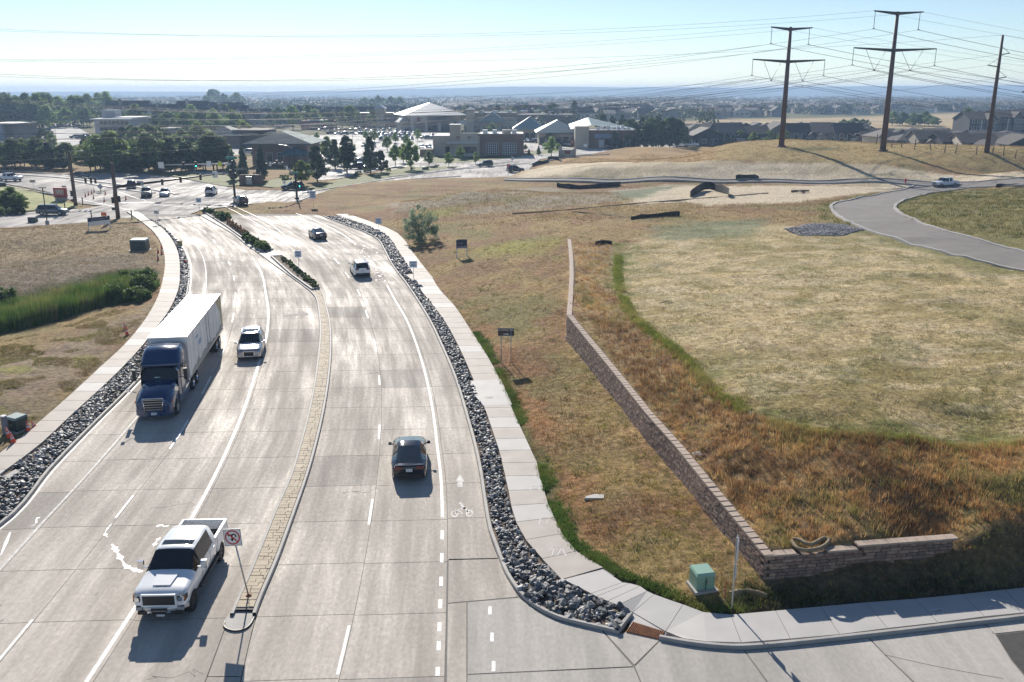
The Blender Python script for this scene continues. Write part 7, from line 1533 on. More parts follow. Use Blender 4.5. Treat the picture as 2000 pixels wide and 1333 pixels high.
# ================================================================== pylons, wires, signals, signs, cones
def pylon(u, vb, vt, label, Ytop=None):
    p = hit(u, vb); z1 = at_z(u, vt, p.y); t = thing('pylon', label, 'pylon', p, 0, 'steel pylons on the knoll'); h = z1-p.z
    return t, p, h
ANCH = {}
M_WIRE = mat('wire', (.05, .052, .055), .5); M_INS = mat('insulator', (.10, .10, .11), .4)
def big_pylon(key, u, vb, ut, vt, arms, label):
    """tapered weathering-steel mast, two cross-arms, insulator strings"""
    t, p, h = pylon(u, vb, vt, label); top = at_depth(ut, vt, p.y); dx = (top.x-p.x)/h*0
    MB().tube([(0, 0, -.3), (0, 0, h*.5), (0, 0, h)], [.74, .58, .38], 12).build('mast', MAT['rust_steel'], t); MB().lathe([(1.2, 0), (1.2, .3), (.9, .35)], n=12).build('foot', MAT['rust_steel'], t); ANCH[key] = []
    m_per = p.y/FPX/CT; 
    for (va, ul, ur, vl, vr, us, vstring, vees) in arms:
        za = at_z(u, va, p.y)-p.z; L, Rr = (ul-(u+(ut-u)*(vb-va)/(vb-vt)))*m_per, (ur-(u+(ut-u)*(vb-va)/(vb-vt)))*m_per; yaw = R(14)
        def q(x, dz=0): return Vector((x*math.cos(yaw), x*math.sin(yaw), za+dz))
        rise = .5
        for x in (L, Rr):
            MB().tube([q(0), q(x, rise)], [.42, .16], 6, smooth=False).build('cross_arm', MAT['dark_steel'], t)
        for f in us:
            x = (L if f < 0 else Rr)*abs(f); a = q(x, rise*abs(f)); dz = (at_z(u, vstring, p.y)-at_z(u, va, p.y)); e = a+Vector((0, 0, dz))
            m = MB(); m.tube([a, e], .07, 5); m.box(e, (.5, .5, .12)); m.build('insulator_string', M_INS, t); ANCH[key].append(p+e)
        for f in vees:
            x = (L if f < 0 else Rr); a = q(x*.18, .1); b = q(x*.70, .3); e = (a+b)/2; e.z = za+(at_z(u, vstring+6, p.y)-at_z(u, va, p.y)); m = MB(); m.tube([a, e], .05, 5); m.tube([b, e], .05, 5); m.box(e, (.5, .5, .15)); m.build('insulator_vee', M_INS, t); ANCH[key].append(p+e)
        if not vees: ANCH[key+'_top'] = [p+q(L, rise), p+q(Rr, rise)]
    return t
big_pylon('a', 1526, 287, 1541, 53, [(58,1502,1584,59,54,(-.95,.88),90,()), (121,1467,1611,122,119,(-1,1),152,(-1,1))], 'leftmost tall rusty steel pylon with two cross-arms on the knoll')
big_pylon('b', 1724, 295, 1752, 23, [(27,1704,1804,30,22,(-.95,.88),61,()), (99,1663,1833,101,96,(-1,1),132,(-1,1))], 'tallest rusty steel pylon in the middle of the knoll')
t, p, h = pylon(1927, 298, 69, 'slim rusty pole with three bracketed insulators at the right'); MB().tube([(0, 0, -.3), (0, 0, h)], [.62, .28], 10).build('mast', MAT['rust_steel'], t); ANCH['c'] = []
for z, s in ((.84, 1), (.74, -1), (.64, 1)):
    m = MB(); e = Vector((s*2.4, .4, h*z+.3)); m.tube([(0, 0, h*z-.1), e], .12, 5); m.tube([(0, 0, h*z+1.9), e], .05, 5); m.build('bracket', M_INS, t); ANCH['c'].append(p+e)
ANCH['c_top'] = [p+Vector((0, 0, h))]
m = thing('pylon', 'end of a distant dark cross-arm at the right edge above the far houses', 'pylon', at_depth(2010, 288, 420), 0, None); MB().tube([(-7, 0, 24.5), (12, 0, 24.7)], .28, 5).build('cross_arm', MAT['dark_steel'], m); MB().tube([(6, 0, -.5), (6, 0, 30)], .5, 8).build('mast', MAT['rust_steel'], m)
M_SUNLIT = mat('sunlit_tone_cable', (.30, .30, .30), .7, spec=.1)  # sunlight on the utility wires is put into this paler colour
def wire(a, b, sag, label, r=.045, n=26, group='power lines', wm=None):
    a, b = Vector(a), Vector(b); pts = [a+(b-a)*(i/n)+Vector((0, 0, -4*sag*(i/n)*(1-i/n))) for i in range(n+1)]; m = MB(); m.tube(pts, r, 4, smooth=True, caps=False); return tag(m.build('power_line', wm or M_WIRE), label, 'power line', group)
# from the pylons to the far left (towards the viewer's left) and away to the right
dirL = Vector((-1.0, -.16, 0)).normalized(); dirR = Vector((.9, .34, 0)).normalized()
names = {'a': 'left pylon', 'b': 'middle pylon', 'c': 'right pole'}
for key, sagL, dzL in (('a', 11.5, -3), ('b', 13.5, 3), ('c', 9, -3)):
    for i, q in enumerate(ANCH[key]):
        for o in ((-.28, .28) if key != 'c' else (0,)):
            s = Vector((0, o, -.1)); wire(q+s, q+s+dirL*330+Vector((0, 0, dzL)), sagL, f'conductor sagging left across the sky from the {names[key]}', .024, 36, f'conductors running left from the {names[key]}')
            wire(q+s, q+s+dirR*300+Vector((0, 0, -12)), 8, f'conductor running away to the right from the {names[key]}', .024, 20, f'conductors running right from the {names[key]}')
    for q in ANCH[key+'_top']: wire(q, q+dirL*330+Vector((0, 0, dzL)), sagL*.62, f'thin shield wire high across the sky from the {names[key]}', .022, 36, f'shield wires from the {names[key]}'); wire(q, q+dirR*300+Vector((0, 0, -12)), 6, f'thin shield wire running right from the {names[key]}', .022, 20, f'shield wires from the {names[key]}')
# utility wires across the crossing
for i, (v0, v1) in enumerate([(318,246),(308,240),(289,244),(281,236),(274,231),(266,227),(259,222),(251,240),(240,233)]):
    Y0 = 165-i*1.5; a = at_depth(-60, v0, Y0); b = at_depth(760, v1, Y0+95); wire(a, b, 1.3, 'overhead utility wire strung low across the crossing', .024 if i in (0, 4) else .010, 20, 'overhead wires across the crossing', M_SUNLIT)
for i, (v0, v1) in enumerate([(188,183),(193,187),(196,191)]): wire(at_depth(-60, v0, 210), at_depth(1480, 158-i*3, 330), 7, 'thin distant wire along the horizon on the left', .04, 24, 'distant wires along the horizon')
# ---- wooden and signal poles
WOOD = mat('weathered_pole_wood', (.13, .095, .07), .85, vary=.25, scale=4)
def z_at(u, v, p): return at_z(u, v, p.y)
def signal_head(par, c, rz=0.0, back=False, lit=None, k=1.0):
    m = MB(); m.box(c, (.36*k, .26, 1.05*k), rz); o = m.build('signal_head', MAT['black'], par)
    for j, (col, nm) in enumerate((('red', 'lens'), ('amber', 'lens'), ('green', 'lens'))):
        d = Vector((math.sin(rz), -math.cos(rz), 0))*.15; q = Vector(c)+d*(-1 if back else 1)+Vector((0, 0, (.32-.32*j)*k)); MB().lathe([(0, 0), (.13*k, 0), (.13*k, .03)], q, 'Y', 10).build('lens', MATL[col+('_on' if lit == col else '')], o)
    return o
MATL = {'red': mat('red_signal', (.12, .01, .01), .3), 'amber': mat('amber_signal', (.14, .07, .01), .3), 'green': mat('green_signal', (.01, .08, .06), .3), 'green_on': mat('lit_green_signal', (.02, .5, .35), .3, emit=(.05, 1, .6), emit_s=4), 'red_on': MAT['red_lens'], 'amber_on': MAT['amber']}
def pole(u, vb, vt, label, cat, r0, r1, m, group=None, name='utility_pole'):
    p = at(u, vb); h = at_z(u, vt, p.y); t = thing(name, label, cat, p, 0, group); MB().tube([(0, 0, -.2), (0, 0, h)], [r0, r1], 9).build('shaft', m, t); return t, p, h
t, p, h = pole(148, 402, 296, 'tall brown wooden pole with signal arm beside the lawn', 'utility pole', .34, .24, WOOD, 'wooden poles by the crossing'); m = MB(); m.box((0, 0, h-.9), (2.4, .14, .16)); m.build('cross_arm', WOOD, t)
MB().tube([(0, 0, h-.2), (1.2, -.2, h+.15), (2.3, -.3, h+.1)], .06, 5).build('lamp_arm', MAT['steel'], t); MB().box((2.4, -.3, h+.08), (.7, .25, .14)).build('lamp_head', MAT['steel'], t)
MB().tube([(0, 0, 5.2), (4.4, .5, 4.8)], [.12, .07], 6).build('signal_arm', MAT['steel'], t)
for x in (2.2, 3.2, 4.0): signal_head(t, (x, .35, 4.5), R(20))
signal_head(t, (-.5, 0, 2.2), R(-60)); MB().box((-.45, 0, 1.0), (.4, .35, .5)).build('control_box', MAT['dark_steel'], t)
t, p, h = pole(231, 427, 318, 'tall brown pole carrying the long signal mast arm over the crossing', 'utility pole', .36, .26, WOOD, 'wooden poles by the crossing')
e = at_depth(436, 339, p.y+18)-p; b0 = Vector((0, 0, at_z(226, 366, p.y))); arm = MB(); arm.tube([b0, b0+(e-b0)*.5, e], [.24, .17, .10], 8); arm.build('mast_arm', MAT['dark_steel'], t)
for f in (.41, .58, .77): c = b0+(e-b0)*f; signal_head(t, (c.x, c.y, c.z-.15), R(190), True)
c = b0+(e-b0)*.22; MB().box((c.x, c.y-.2, c.z+.1), (1.1, .05, .8)).build('arm_sign', MAT['sign_back'], t); c = b0+(e-b0)*.92; MB().box((c.x, c.y-.25, c.z), (.9, .05, 1.2)).build('arm_sign', MAT['white'], t)
signal_head(t, (.5, 0, 3.2), R(60)); signal_head(t, (-.55, 0, 3.0), R(-40)); MB().box((-.55, 0, 1.6), (.5, .4, .5)).build('control_box', MAT['dark_steel'], t)
def mast(u, vb, vt, label, ue, ve, dY, heads, curve=0.0, signs=(), lit=None):
    p = at(u, vb); h = at_z(u, vt, p.y); t = thing('signal_mast', label, 'traffic signal', p, 0, 'signal masts at the crossing'); MB().tube([(0, 0, -.1), (0, 0, h)], [.22, .17], 9).build('shaft', MAT['dark_steel'], t); MB().lathe([(.45, 0), (.45, .25), (.25, .3)], n=10).build('foot', MAT['dark_steel'], t)
    e = at_depth(ue, ve, p.y+dY)-p; a = Vector((0, 0, h-.6)); pts = []
    for i in range(9): f = i/8; q = a+(e-a)*f; q.z += curve*math.sin(math.pi*f); pts.append(q)
    MB().tube(pts, [.17-.09*i/8 for i in range(9)], 7).build('mast_arm', MAT['steel'], t)
    for i, f in enumerate(heads): q = a+(e-a)*f; signal_head(t, (q.x, q.y-.15, q.z+curve*math.sin(math.pi*f)), R(10), lit=lit if i == 1 else None)
    for f, m_, w, hh in signs: q = a+(e-a)*f; MB().box((q.x, q.y-.2, q.z+curve*math.sin(math.pi*f)), (w, .05, hh)).build('arm_sign', m_, t)
    return t, p, h
GREEN_SIGN = mat('green_street_sign', (.02, .22, .20), .5); YEL_SIGN = mat('yellow_green_sign', (.55, .62, .03), .5)
t, p, h = mast(459, 388, 314, 'dark signal mast by the bank with a straight arm to the left', 311, 323, 4, (.66, .49), 0, ((.31, MAT['white'], .9, 1.1), (.16, YEL_SIGN, .8, .8), (.97, MAT['white'], 1.1, 1.2)), 'green')
MB().box((0, -.2, h+.55), (2.2, .06, .5)).build('street_sign', GREEN_SIGN, t); signal_head(t, (-.45, -.1, 5.0), R(-20)); signal_head(t, (.5, 0, 4.4), R(70)); signal_head(t, (-.2, -.2, 4.3), 0); MB().tube([(0, 0, h-1.6), (2.6, .4, h-1.7)], .07, 5).build('short_arm', MAT['steel'], t); MB().box((0, -.25, 1.8), (.3, .2, .4)).build('push_button', MAT['black'], t)
t, p, h = mast(580, 389, 340, 'dark signal mast right of the crossing with a curved pale arm', 520, 325, -3, (.98, .62, .42), 1.5, ((.85, MAT['white'], .4, .7), (.28, MAT['white'], .4, .7)), None)
hh = at_z(575, 287, p.y); MB().tube([(0, 0, h), (0, 0, hh)], [.12, .09], 7).build('lamp_pole', MAT['dark_steel'], t); MB().tube([(0, 0, hh-.4), (-1.0, -.2, hh+.15), (-2.3, -.4, hh+.35)], .055, 5).build('lamp_arm', MAT['steel'], t); MB().box((-2.4, -.4, hh+.35), (.75, .28, .16)).build('lamp_head', MAT['steel'], t)
MB().box((-.25, -.2, h+.2), (1.7, .06, .45)).build('street_sign', GREEN_SIGN, t); signal_head(t, (.5, 0, 2.8), R(60), lit='green'); signal_head(t, (-.35, -.2, 3.0), 0); MB().box((.1, -.25, 1.2), (.3, .2, .4)).build('push_button', MAT['black'], t)
def lamp_post(u, vb, vt, label, foot=True):
    t, p, h = pole(u, vb, vt, label, 'lamp post', .09, .07, MAT['dark_steel'], None, 'lamp_post'); MB().box((0, 0, h+.08), (.9, .4, .16)).build('lamp_head', MAT['dark_steel'], t)
    if foot: MB().lathe([(.3, 0), (.3, .7), (0, .7)], n=10).build('footing', MAT['concrete'], t)
    return t
lamp_post(93, 440, 368, 'slim dark lamp post at the driveway by the grey SUV')
for i, (u, vb, vt) in enumerate([(879,300,238),(720,270,242),(760,286,250),(690,300,262),(846,270,246),(614,276,250),(110,275,252),(70,290,262)]): lamp_post(u, vb, vt, ['slim lamp post in front of the tan corner store','lamp post in the lot left of the parked vans','lamp post in the middle of the plaza lot','lamp post behind the see-through pine','lamp post before the supermarket portal','lamp post beside the bank roof','lamp post far back in the left parking lot','lamp post near the blue building'][i], False)
# ---- signs
def text_mesh(s, size, m, name, parent, loc, rot=(math.pi/2, 0, 0), ext=.004):
    cu = bpy.data.curves.new(name, 'FONT'); cu.body = s; cu.size = size; cu.align_x = 'CENTER'; cu.align_y = 'CENTER'; cu.extrude = ext; o = bpy.data.objects.new('tmp', cu); COL.objects.link(o)
    dg = bpy.context.evaluated_depsgraph_get(); me = bpy.data.meshes.new_from_object(o.evaluated_get(dg)); bpy.data.objects.remove(o); bpy.data.curves.remove(cu); me.materials.clear(); me.materials.append(m); me.name = name
    q = link(name, me, parent, loc); q.rotation_euler = rot; return q
INK = mat('black_ink', (.012, .012, .012), .5); RED_INK = mat('red_ink', (.5, .015, .02), .45)
# no-turn sign on the median
p = at(486, 1164, .12); t = thing('no_u_turn_sign', 'white square no U-turn sign on a leaning post on the median', 'road sign', p); top = Vector((-.42, .05, 2.62))
MB().tube([(0, 0, -.1), top], .032, 6).build('post', MAT['steel'], t); MB().lathe([(.12, 0), (.12, .03), (.05, .05)], n=8).build('post_foot', mat('rusty_foot', (.25, .09, .04), .8), t)
s_ = MB().box((0, 0, 0), (.72, .02, .72)).build('panel', MAT['white'], t, top+Vector((-.03, -.04, .02))); s_.rotation_euler = (R(-4), R(-4), R(-3))
m = MB(); n = 28
for k in range(n): 
    a, b = 2*math.pi*k/n, 2*math.pi*(k+1)/n; m.add([(.31*math.cos(a), -.013, .31*math.sin(a)), (.31*math.cos(b), -.013, .31*math.sin(b)), (.255*math.cos(b), -.013, .255*math.sin(b)), (.255*math.cos(a), -.013, .255*math.sin(a))], [(3, 2, 1, 0)])
m.add([(-.21, -.0145, .17), (-.17, -.0145, .21), (.21, -.0145, -.17), (.17, -.0145, -.21)], [(3, 2, 1, 0)]); m.build('prohibition_ring', RED_INK, s_)
m = MB(); arc = [(.06+.11*math.cos(a), .05+.11*math.sin(a)) for a in np.linspace(-.5, math.pi, 12)]; ari = [(.06+.055*math.cos(a), .05+.055*math.sin(a)) for a in np.linspace(-.5, math.pi, 12)]
for i in range(11): m.add([(x, -.0135, z) for x, z in (arc[i], arc[i+1], ari[i+1], ari[i])], [(3, 2, 1, 0), (0, 1, 2, 3)])
m.add([(x, -.0135, z) for x, z in ((-.05, .05), (.005, .05), (.005, -.07), (.05, -.07), (-.023, -.17), (-.1, -.07), (-.05, -.07))], [tuple(range(7))[::-1], tuple(range(7))]); m.add([(x, -.0135, z) for x, z in ((-.03, .13), (-.03, .08), (-.13, .08), (-.13, .04), (-.21, .11), (-.13, .18), (-.13, .14))], [tuple(range(7))[::-1], tuple(range(7))]); m.build('turn_arrow', INK, s_)
m = MB(); 
for a, b, c, d in ((-.35, .35, .335, .35), (-.35, .35, -.35, -.335)): m.add([(a, -.0125, c), (b, -.0125, c), (b, -.0125, d), (a, -.0125, d)], [(0, 1, 2, 3)])
for x in (-.3425, .3425): m.add([(x-.0075, -.0125, -.335), (x+.0075, -.0125, -.335), (x+.0075, -.0125, .335), (x-.0075, -.0125, .335)], [(0, 1, 2, 3)])
m.build('border', INK, s_)
# brown park sign
a, b = hit(979, 708), hit(998, 707); t = thing('park_sign', 'brown ELK RIDGE PARK sign on two posts beside the sidewalk', 'sign', a); BR = mat('park_sign_brown', (.065, .04, .026), .5); z0 = at_z(979, 655, a.y)-a.z; z1 = at_z(979, 642, a.y)-a.z; wd = (b-a).length
for x in (.0, (b-a).x): MB().tube([(x, (b-a).y*(x > 0), -.3), (x, (b-a).y*(x > 0), z1)], .035, 6).build('post', MAT['steel'], t)
pn = MB().box((0, 0, 0), (1.22, .03, .62)).build('panel', BR, t, ((b-a).x/2, -.06, (z0+z1)/2)); text_mesh('ELK RIDGE PARK', .185, MAT['white'], 'lettering', pn, (0, -.02, .15)); m = MB(); m.add([(x, -.02, z) for x, z in ((-.2, -.13), (-.2, -.19), (.07, -.19), (.07, -.25), (.22, -.16), (.07, -.07), (.07, -.13))], [tuple(range(7))]); m.build('arrow', MAT['white'], pn)
m = MB()
for z in (-.3, .3): m.box((0, -.018, z), (1.2, .006, .015))
m.build('border', MAT['white'], pn)
# estate signs
NAVY = mat('navy_print', (.02, .028, .06), .5); PURP = mat('grey_violet_print', (.19, .17, .25), .5)
def estate(u0, v0, u1, v1, vt, vb, label, lines, low_white):
    a, b = hit(u0, v0), hit(u1, v1); t = thing('estate_sign', label, 'sign', a, math.atan2(b.y-a.y, b.x-a.x)*.6); L = (b-a).length; zt = at_z(u0, vt, a.y)-a.z; zb = at_z(u0, vb, a.y)-a.z
    for x in (0, L): MB().box((x, 0, zt/2-.1), (.11, .11, zt+.2)).build('post', MAT['white'], t)
    pn = MB().box((L/2, -.07, (zt+zb)/2), (L+.05, .03, zt-zb)).build('panel', NAVY, t)
    MB().box((L/2, -.09, zb+(zt-zb)*(.25 if low_white else .16)), (L, .012, (zt-zb)*(.5 if low_white else .3))).build('lower_band', MAT['white'] if low_white else PURP, pn)
    for x, z, w_, h_, m_ in lines: MB().box((L*x, -.10, zb+(zt-zb)*z), (L*w_, .012, (zt-zb)*h_)).build('print_line', m_, pn)
    return t
estate(892, 504, 911, 500, 468, 486, 'dark blue land sign on two white posts below the willow shrub', [(.2, .56, .18, .18, PURP), (.5, .56, .25, .14, PURP), (.13, .85, .12, .05, PURP), (.5, .2, .85, .10, PURP), (.5, .03, 1.0, .06, MAT['white'])], False)
estate(174, 450, 195, 446, 426, 442, 'dark blue and white land sign on the empty plot at the left', [(.3, .84, .3, .07, PURP), (.86, .88, .08, .12, MAT['white']), (.28, .66, .3, .13, PURP), (.62, .70, .3, .15, PURP)], True)
def plain_sign(u, vb, v0, v1, w, label, m=None, name='road_sign', cat='road sign', back=None, group=None, z=None, post=MAT['steel'], ptype=.028):
    p = hit(u, vb) if z is None else at(u, vb, z); t = thing(name, label, cat, p, 0, group); zt = at_z(u, v0, p.y)-p.z; zb = at_z(u, v1, p.y)-p.z; MB().tube([(0, 0, -.2), (0, 0, zt)], ptype, 6).build('post', post, t)
    pn = MB().box((0, -.05, (zt+zb)/2), (w, .02, zt-zb)).build('panel', m or MAT['sign_back'], t); return t, pn, (zt, zb)
SHADED_WHITE_SIGN = mat('shaded_white_sign', (.52, .62, .74), .4); BAR = mat('dark_blue_print', (.10, .14, .24), .5)  # white panels; their bluish shade is put into the base colour
def bars(pn, z, w, m=None, parent=None):
    zt, zb = z
    for f, k in ((.75, .7), (.5, .5), (.28, .62)): MB().box((0, -.065, zb+(zt-zb)*f), (w*k, .01, (zt-zb)*.1)).build('print_line', m or MAT['white'], pn)
for u, vb, v0, v1, w, lb in [(808,547,510,523,.85,'white sign tinted with blue shade, with print, at the gap in the rock bed'),(740,452,426,438,.9,'white sign tinted with blue shade by the sidewalk left of the willow shrub'),(612,405,373,388,1.1,'white sign tinted with blue shade near the right signal mast'),(584,525,490,503,.78,'white sign tinted with blue shade standing in the near planted bed'),(390,412,387,396,.85,'white sign tinted with blue shade at the far tip of the median')]:
    t, pn, z = plain_sign(u, vb, v0, v1, w, lb, SHADED_WHITE_SIGN, group='white road signs tinted with blue shade', z=.15); bars(pn, z, w, BAR)
plain_sign(308, 438, 412, 418, .75, 'small grey sign back at the left end of the rock strip', MAT['sign_back'], z=.1); plain_sign(352, 484, 471, 481, .7, 'low tan sign at the left kerb', mat('tan_sign', (.30, .27, .14), .5), z=.1)
plain_sign(204, 428, 415, 422, .9, 'orange work sign by the left wooden pole', mat('work_orange', (.75, .16, .04), .5), z=0); plain_sign(66, 371, 352, 357, 1.2, 'pale sign on the far left lanes', mat('cream_sign', (.4, .36, .3), .5), z=0); plain_sign(127, 381, 363, 368, .9, 'cream sign behind the red store sign', mat('cream_sign', (.4, .36, .3), .5), z=0); plain_sign(1001, 340, 306, 313, .6, 'grey sign beside the stop sign', MAT['sign_back'], z=0); plain_sign(205, 330, 321, 327, .9, 'small white sign tinted with blue shade on the far verge', SHADED_WHITE_SIGN, z=0); plain_sign(556, 371, 354, 359, .6, 'small white sign beside the dark SUV', MAT['white'], z=0); plain_sign(1143, 300, 282, 287, 1.2, 'white round-cornered sign by the brick shop', MAT['white'], z=0); plain_sign(1294, 290, 272, 276, 1.0, 'pale yellow sign by the pine grove', mat('cream_sign', (.5, .45, .25), .5), z=0)
p = at(993, 342); t = thing('stop_sign', 'red stop sign where the field road meets the street', 'road sign', p); MB().tube([(0, 0, -.1), (0, 0, 2.6)], .04, 6).build('post', MAT['steel'], t); m = MB(); o8 = [(.42*math.cos(R(22.5+45*k)), -.05, 2.35+.42*math.sin(R(22.5+45*k))) for k in range(8)]; m.add(o8+[(x, -.02, z) for x, y, z in o8], [tuple(range(8))[::-1], tuple(range(8, 16))]+[(k, (k+1) % 8, 8+(k+1) % 8, 8+k) for k in range(8)]); pn = m.build('panel', RED_INK, t); text_mesh('STOP', .3, MAT['white'], 'lettering', pn, (0, -.06, 2.35))
# corner post at the right, seen edge on
p = at(1429, 1183, .15); p = hit(1429, 1190); t = thing('road_sign', 'tall galvanised sign post seen edge on at the corner', 'road sign', p); h = at_z(1431, 1050, p.y)-p.z; MB().box((0, 0, h/2-.1), (.05, .05, h+.2)).build('post', MAT['steel'], t); MB().box((.06, .0, h-.5), (.02, .62, .95), R(-9)).build('panel', MAT['sign_back'], t); MB().box((.05, 0, h-1.45), (.02, .45, .5), R(-9)).build('panel', MAT['sign_back'], t)
# diamond work sign, red store sign
p = at(197, 376); t = thing('work_sign', 'diamond shaped grey work sign back on a bright stand', 'work sign', p); m = MB(); zc = at_z(194, 365, p.y); m.add([(-.65, 0, zc), (0, 0, zc-.65), (.65, 0, zc), (0, 0, zc+.65), (-.65, .03, zc), (0, .03, zc-.65), (.65, .03, zc), (0, .03, zc+.65)], [(0, 1, 2, 3), (7, 6, 5, 4), (0, 4, 5, 1), (1, 5, 6, 2), (2, 6, 7, 3), (3, 7, 4, 0)]); m.build('panel', MAT['sign_back'], t); MB().box((0, 0, zc-1.0), (.12, .08, .9)).build('stand', YEL_SIGN, t); m = MB(); m.tube([(-.9, -.3, 0), (0, 0, .3), (.9, .3, 0)], .04, 4); m.tube([(0, 0, .3), (0, 0, zc-.6)], .05, 4); m.build('stand_legs', MAT['dark_steel'], t)
p = at(120, 393); t = thing('store_sign', 'red monument sign with a white script emblem on the lawn', 'sign', p, R(-6)); w = 30/FPX*p.y*.82; z0, z1 = at_z(120, 385, p.y)-.1, at_z(120, 367, p.y); MB().box((0, 0, z0/2), (w*.9, .5, z0)).build('base', MAT['concrete'], t); cb = MB().box((0, 0, (z0+z1)/2), (w, .6, z1-z0)).build('cabinet', mat('sign_red', (.42, .03, .03), .45), t); MB().box((0, -.31, (z0+z1)/2+.1), (w*.78, .02, (z1-z0)*.6)).build('face', mat('pink_face', (.62, .30, .26), .5), cb); text_mesh('W', 1.25, MAT['white'], 'lettering', cb, (0, -.33, (z0+z1)/2+.1))
# low wall sign of the plaza and round posts at the crossing
b = thing('plaza_sign', 'low stone plaza sign wall with a red panel by the far street', 'sign', at(1108, 306)); MB().box((0, 0, 1.1), (4.2, .8, 2.2)).build('wall', M_TAN, b); MB().tube([(-2.3, 0, 0), (-2.3, 0, 3.0)], .55, 10).build('round_pier', M_TAN, b); MB().tube([(2.3, 0, 0), (2.3, 0, 2.6)], .5, 10).build('round_pier', M_TAN, b); MB().box((0, -.42, 1.3), (1.8, .04, .9)).build('red_panel', M_REDW, b)
m = thing('corner_wall', 'curved brick corner wall with grey cabinets beside the bank', 'wall', at(487, 360)); MB().prism([(-2.2, 0), (2.4, -.3), (3.2, .4), (2.2, .8), (-2.0, .6)], 0, 2.1, bottom=True).build('wall', M_BRICK, m); MB().box((.3, -.9, .9), (1.3, .7, 1.8)).build('cabinet', MAT['steel'], m)
# ---- cabinets, pedestals, cones
def cabinet(u, vb, w, d, h, rz, label, body, lid, name='transformer_box', pad=True):
    p = hit(u, vb); t = thing(name, label, 'utility box', p, rz); b = MB(); b.box((0, 0, h*.42), (w, d, h*.84+.1), 0, 0, .97); b.build('body', body, t); b = MB(); b.add([(-w*.52, -d*.54, h*.84), (w*.52, -d*.54, h*.84), (w*.52, d*.52, h*.9), (-w*.52, d*.52, h*.9), (-w*.46, -d*.44, h*.97), (w*.46, -d*.44, h*.97), (w*.46, d*.46, h), (-w*.46, d*.46, h)], [(4, 5, 6, 7), (0, 1, 5, 4), (1, 2, 6, 5), (2, 3, 7, 6), (3, 0, 4, 7), (3, 2, 1, 0)]); b.build('lid', lid, t); MB().box((0, -d*.5-.012, h*.42), (.02, .03, h*.7)).build('door_seam', MAT['black'], t); MB().box((w*.1, -d*.5-.02, h*.5), (.05, .05, .14)).build('latch', MAT['steel'], t)
    if pad: MB().box((0, -.05, .02), (w*1.25, d*1.25, .12)).build('pad', MAT['concrete'], t)
    return t
G_LT = mat('pale_green_steel', (.20, .34, .26), .45, vary=.08); G_DK = mat('dark_green_steel', (.025, .05, .04), .45); G_LID = mat('weathered_green_lid', (.22, .28, .26), .4, metal=.2)
cabinet(1370, 1146, .80, .78, .84, R(12), 'pale green transformer box beside the corner sidewalk', G_LT, mat('pale_green_lid', (.26, .42, .33), .4)); cabinet(274, 489, 2.0, 1.5, 1.5, R(2), 'dark green transformer box on the empty plot by the sidewalk', G_DK, G_LID); cabinet(35, 840, .95, .85, .95, R(-25), 'dark green transformer box with pale lid among the cones', G_DK, G_LID)
p = hit(12, 848); t = thing('utility_pedestal', 'slim grey utility pedestal left of the dark transformer box', 'utility box', p, R(-20)); MB().box((0, 0, .55), (.26, .24, 1.15), 0, 0, .97).build('body', mat('grey_pedestal', (.20, .215, .27), .5), t); MB().box((0, 0, 1.15), (.3, .28, .06)).build('cap', MAT['white'], t)
cabinet(65, 436, 1.2, .9, 1.0, 0, 'small dark utility box at the driveway kerb', G_DK, G_DK); cabinet(4, 366, 1.5, .8, 1.1, 0, 'dark utility box at the left edge of the lawn', G_DK, G_LID, pad=False); cabinet(829, 333, 1.2, .8, .9, 0, 'grey utility box at the end of the grass verge', mat('grey_box', (.2, .22, .25), .5), G_LID)
REFL = mat('reflective_collar', (.62, .55, .58), .4)
def cone(p, label, rz=0, tilt=(0, 0), h=.72):
    t = thing('traffic_cone', label, 'traffic cone', p, rz, 'orange traffic cones'); t.rotation_euler = (tilt[0], tilt[1], rz); MB().box((0, 0, .02), (.36, .36, .04)).build('base', MAT['black'], t); f = lambda z: .135*(1-z/h)+.028
    MB().lathe([(f(.04), .04), (f(h), h), (0, h)], n=12).build('body', MAT['orange'], t)
    for a, b in ((.45*h, .62*h), (.72*h, .82*h)): MB().lathe([(f(a)+.004, a), (f(b)+.004, b)], n=12).build('collar', REFL, t)
    return t
cone(hit(27,866), 'front orange cone leaning at the sidewalk edge by the pedestal', .3, (.15, -.1)); cone(hit(20,856), 'orange cone behind the front one, against the dark box', .1, (.1, -.2)); cone(hit(56,845), 'upright orange cone right of the dark box', .2); cone(hit(69,836), 'dusty red cone lying back in the grass right of the upright cone', .5, (.35, -.3), .6)
cone(hit(249,655), 'lower orange cone at the sidewalk opposite the trailer', .1, (.1, -.18), .7); cone(hit(246,644), 'upper orange cone behind it opposite the trailer', .1, (0, -.2), .7)
for i, (u, v) in enumerate([(309,494),(316,497),(316,486),(309,508)]): cone(hit(u, v), ['orange cone by the dark box, farthest of the sidewalk group','orange cone nearest the kerb in the sidewalk group','orange cone at the sidewalk edge in the sidewalk group','nearest orange cone of the sidewalk group'][i], i)
cone(at(361,511,.3), 'red cone knocked over on the left rock strip', 1, (1.2, .3), .6)
for i, (u, v) in enumerate([(167,385),(173,382),(179,379),(184,376),(183,389),(206,381),(204,395),(246,391),(222,386)]): cone(at(u, v), ['first cone of the row left of the work sign','second cone of the row left of the work sign','third cone of the row left of the work sign','last cone of the row beside the work sign','cone in front of the work sign','cone right of the work sign','cone nearest the pole below the work sign','lone cone right of the brown signal pole','cone hidden beside the brown signal pole'][i], i, h=1.0)
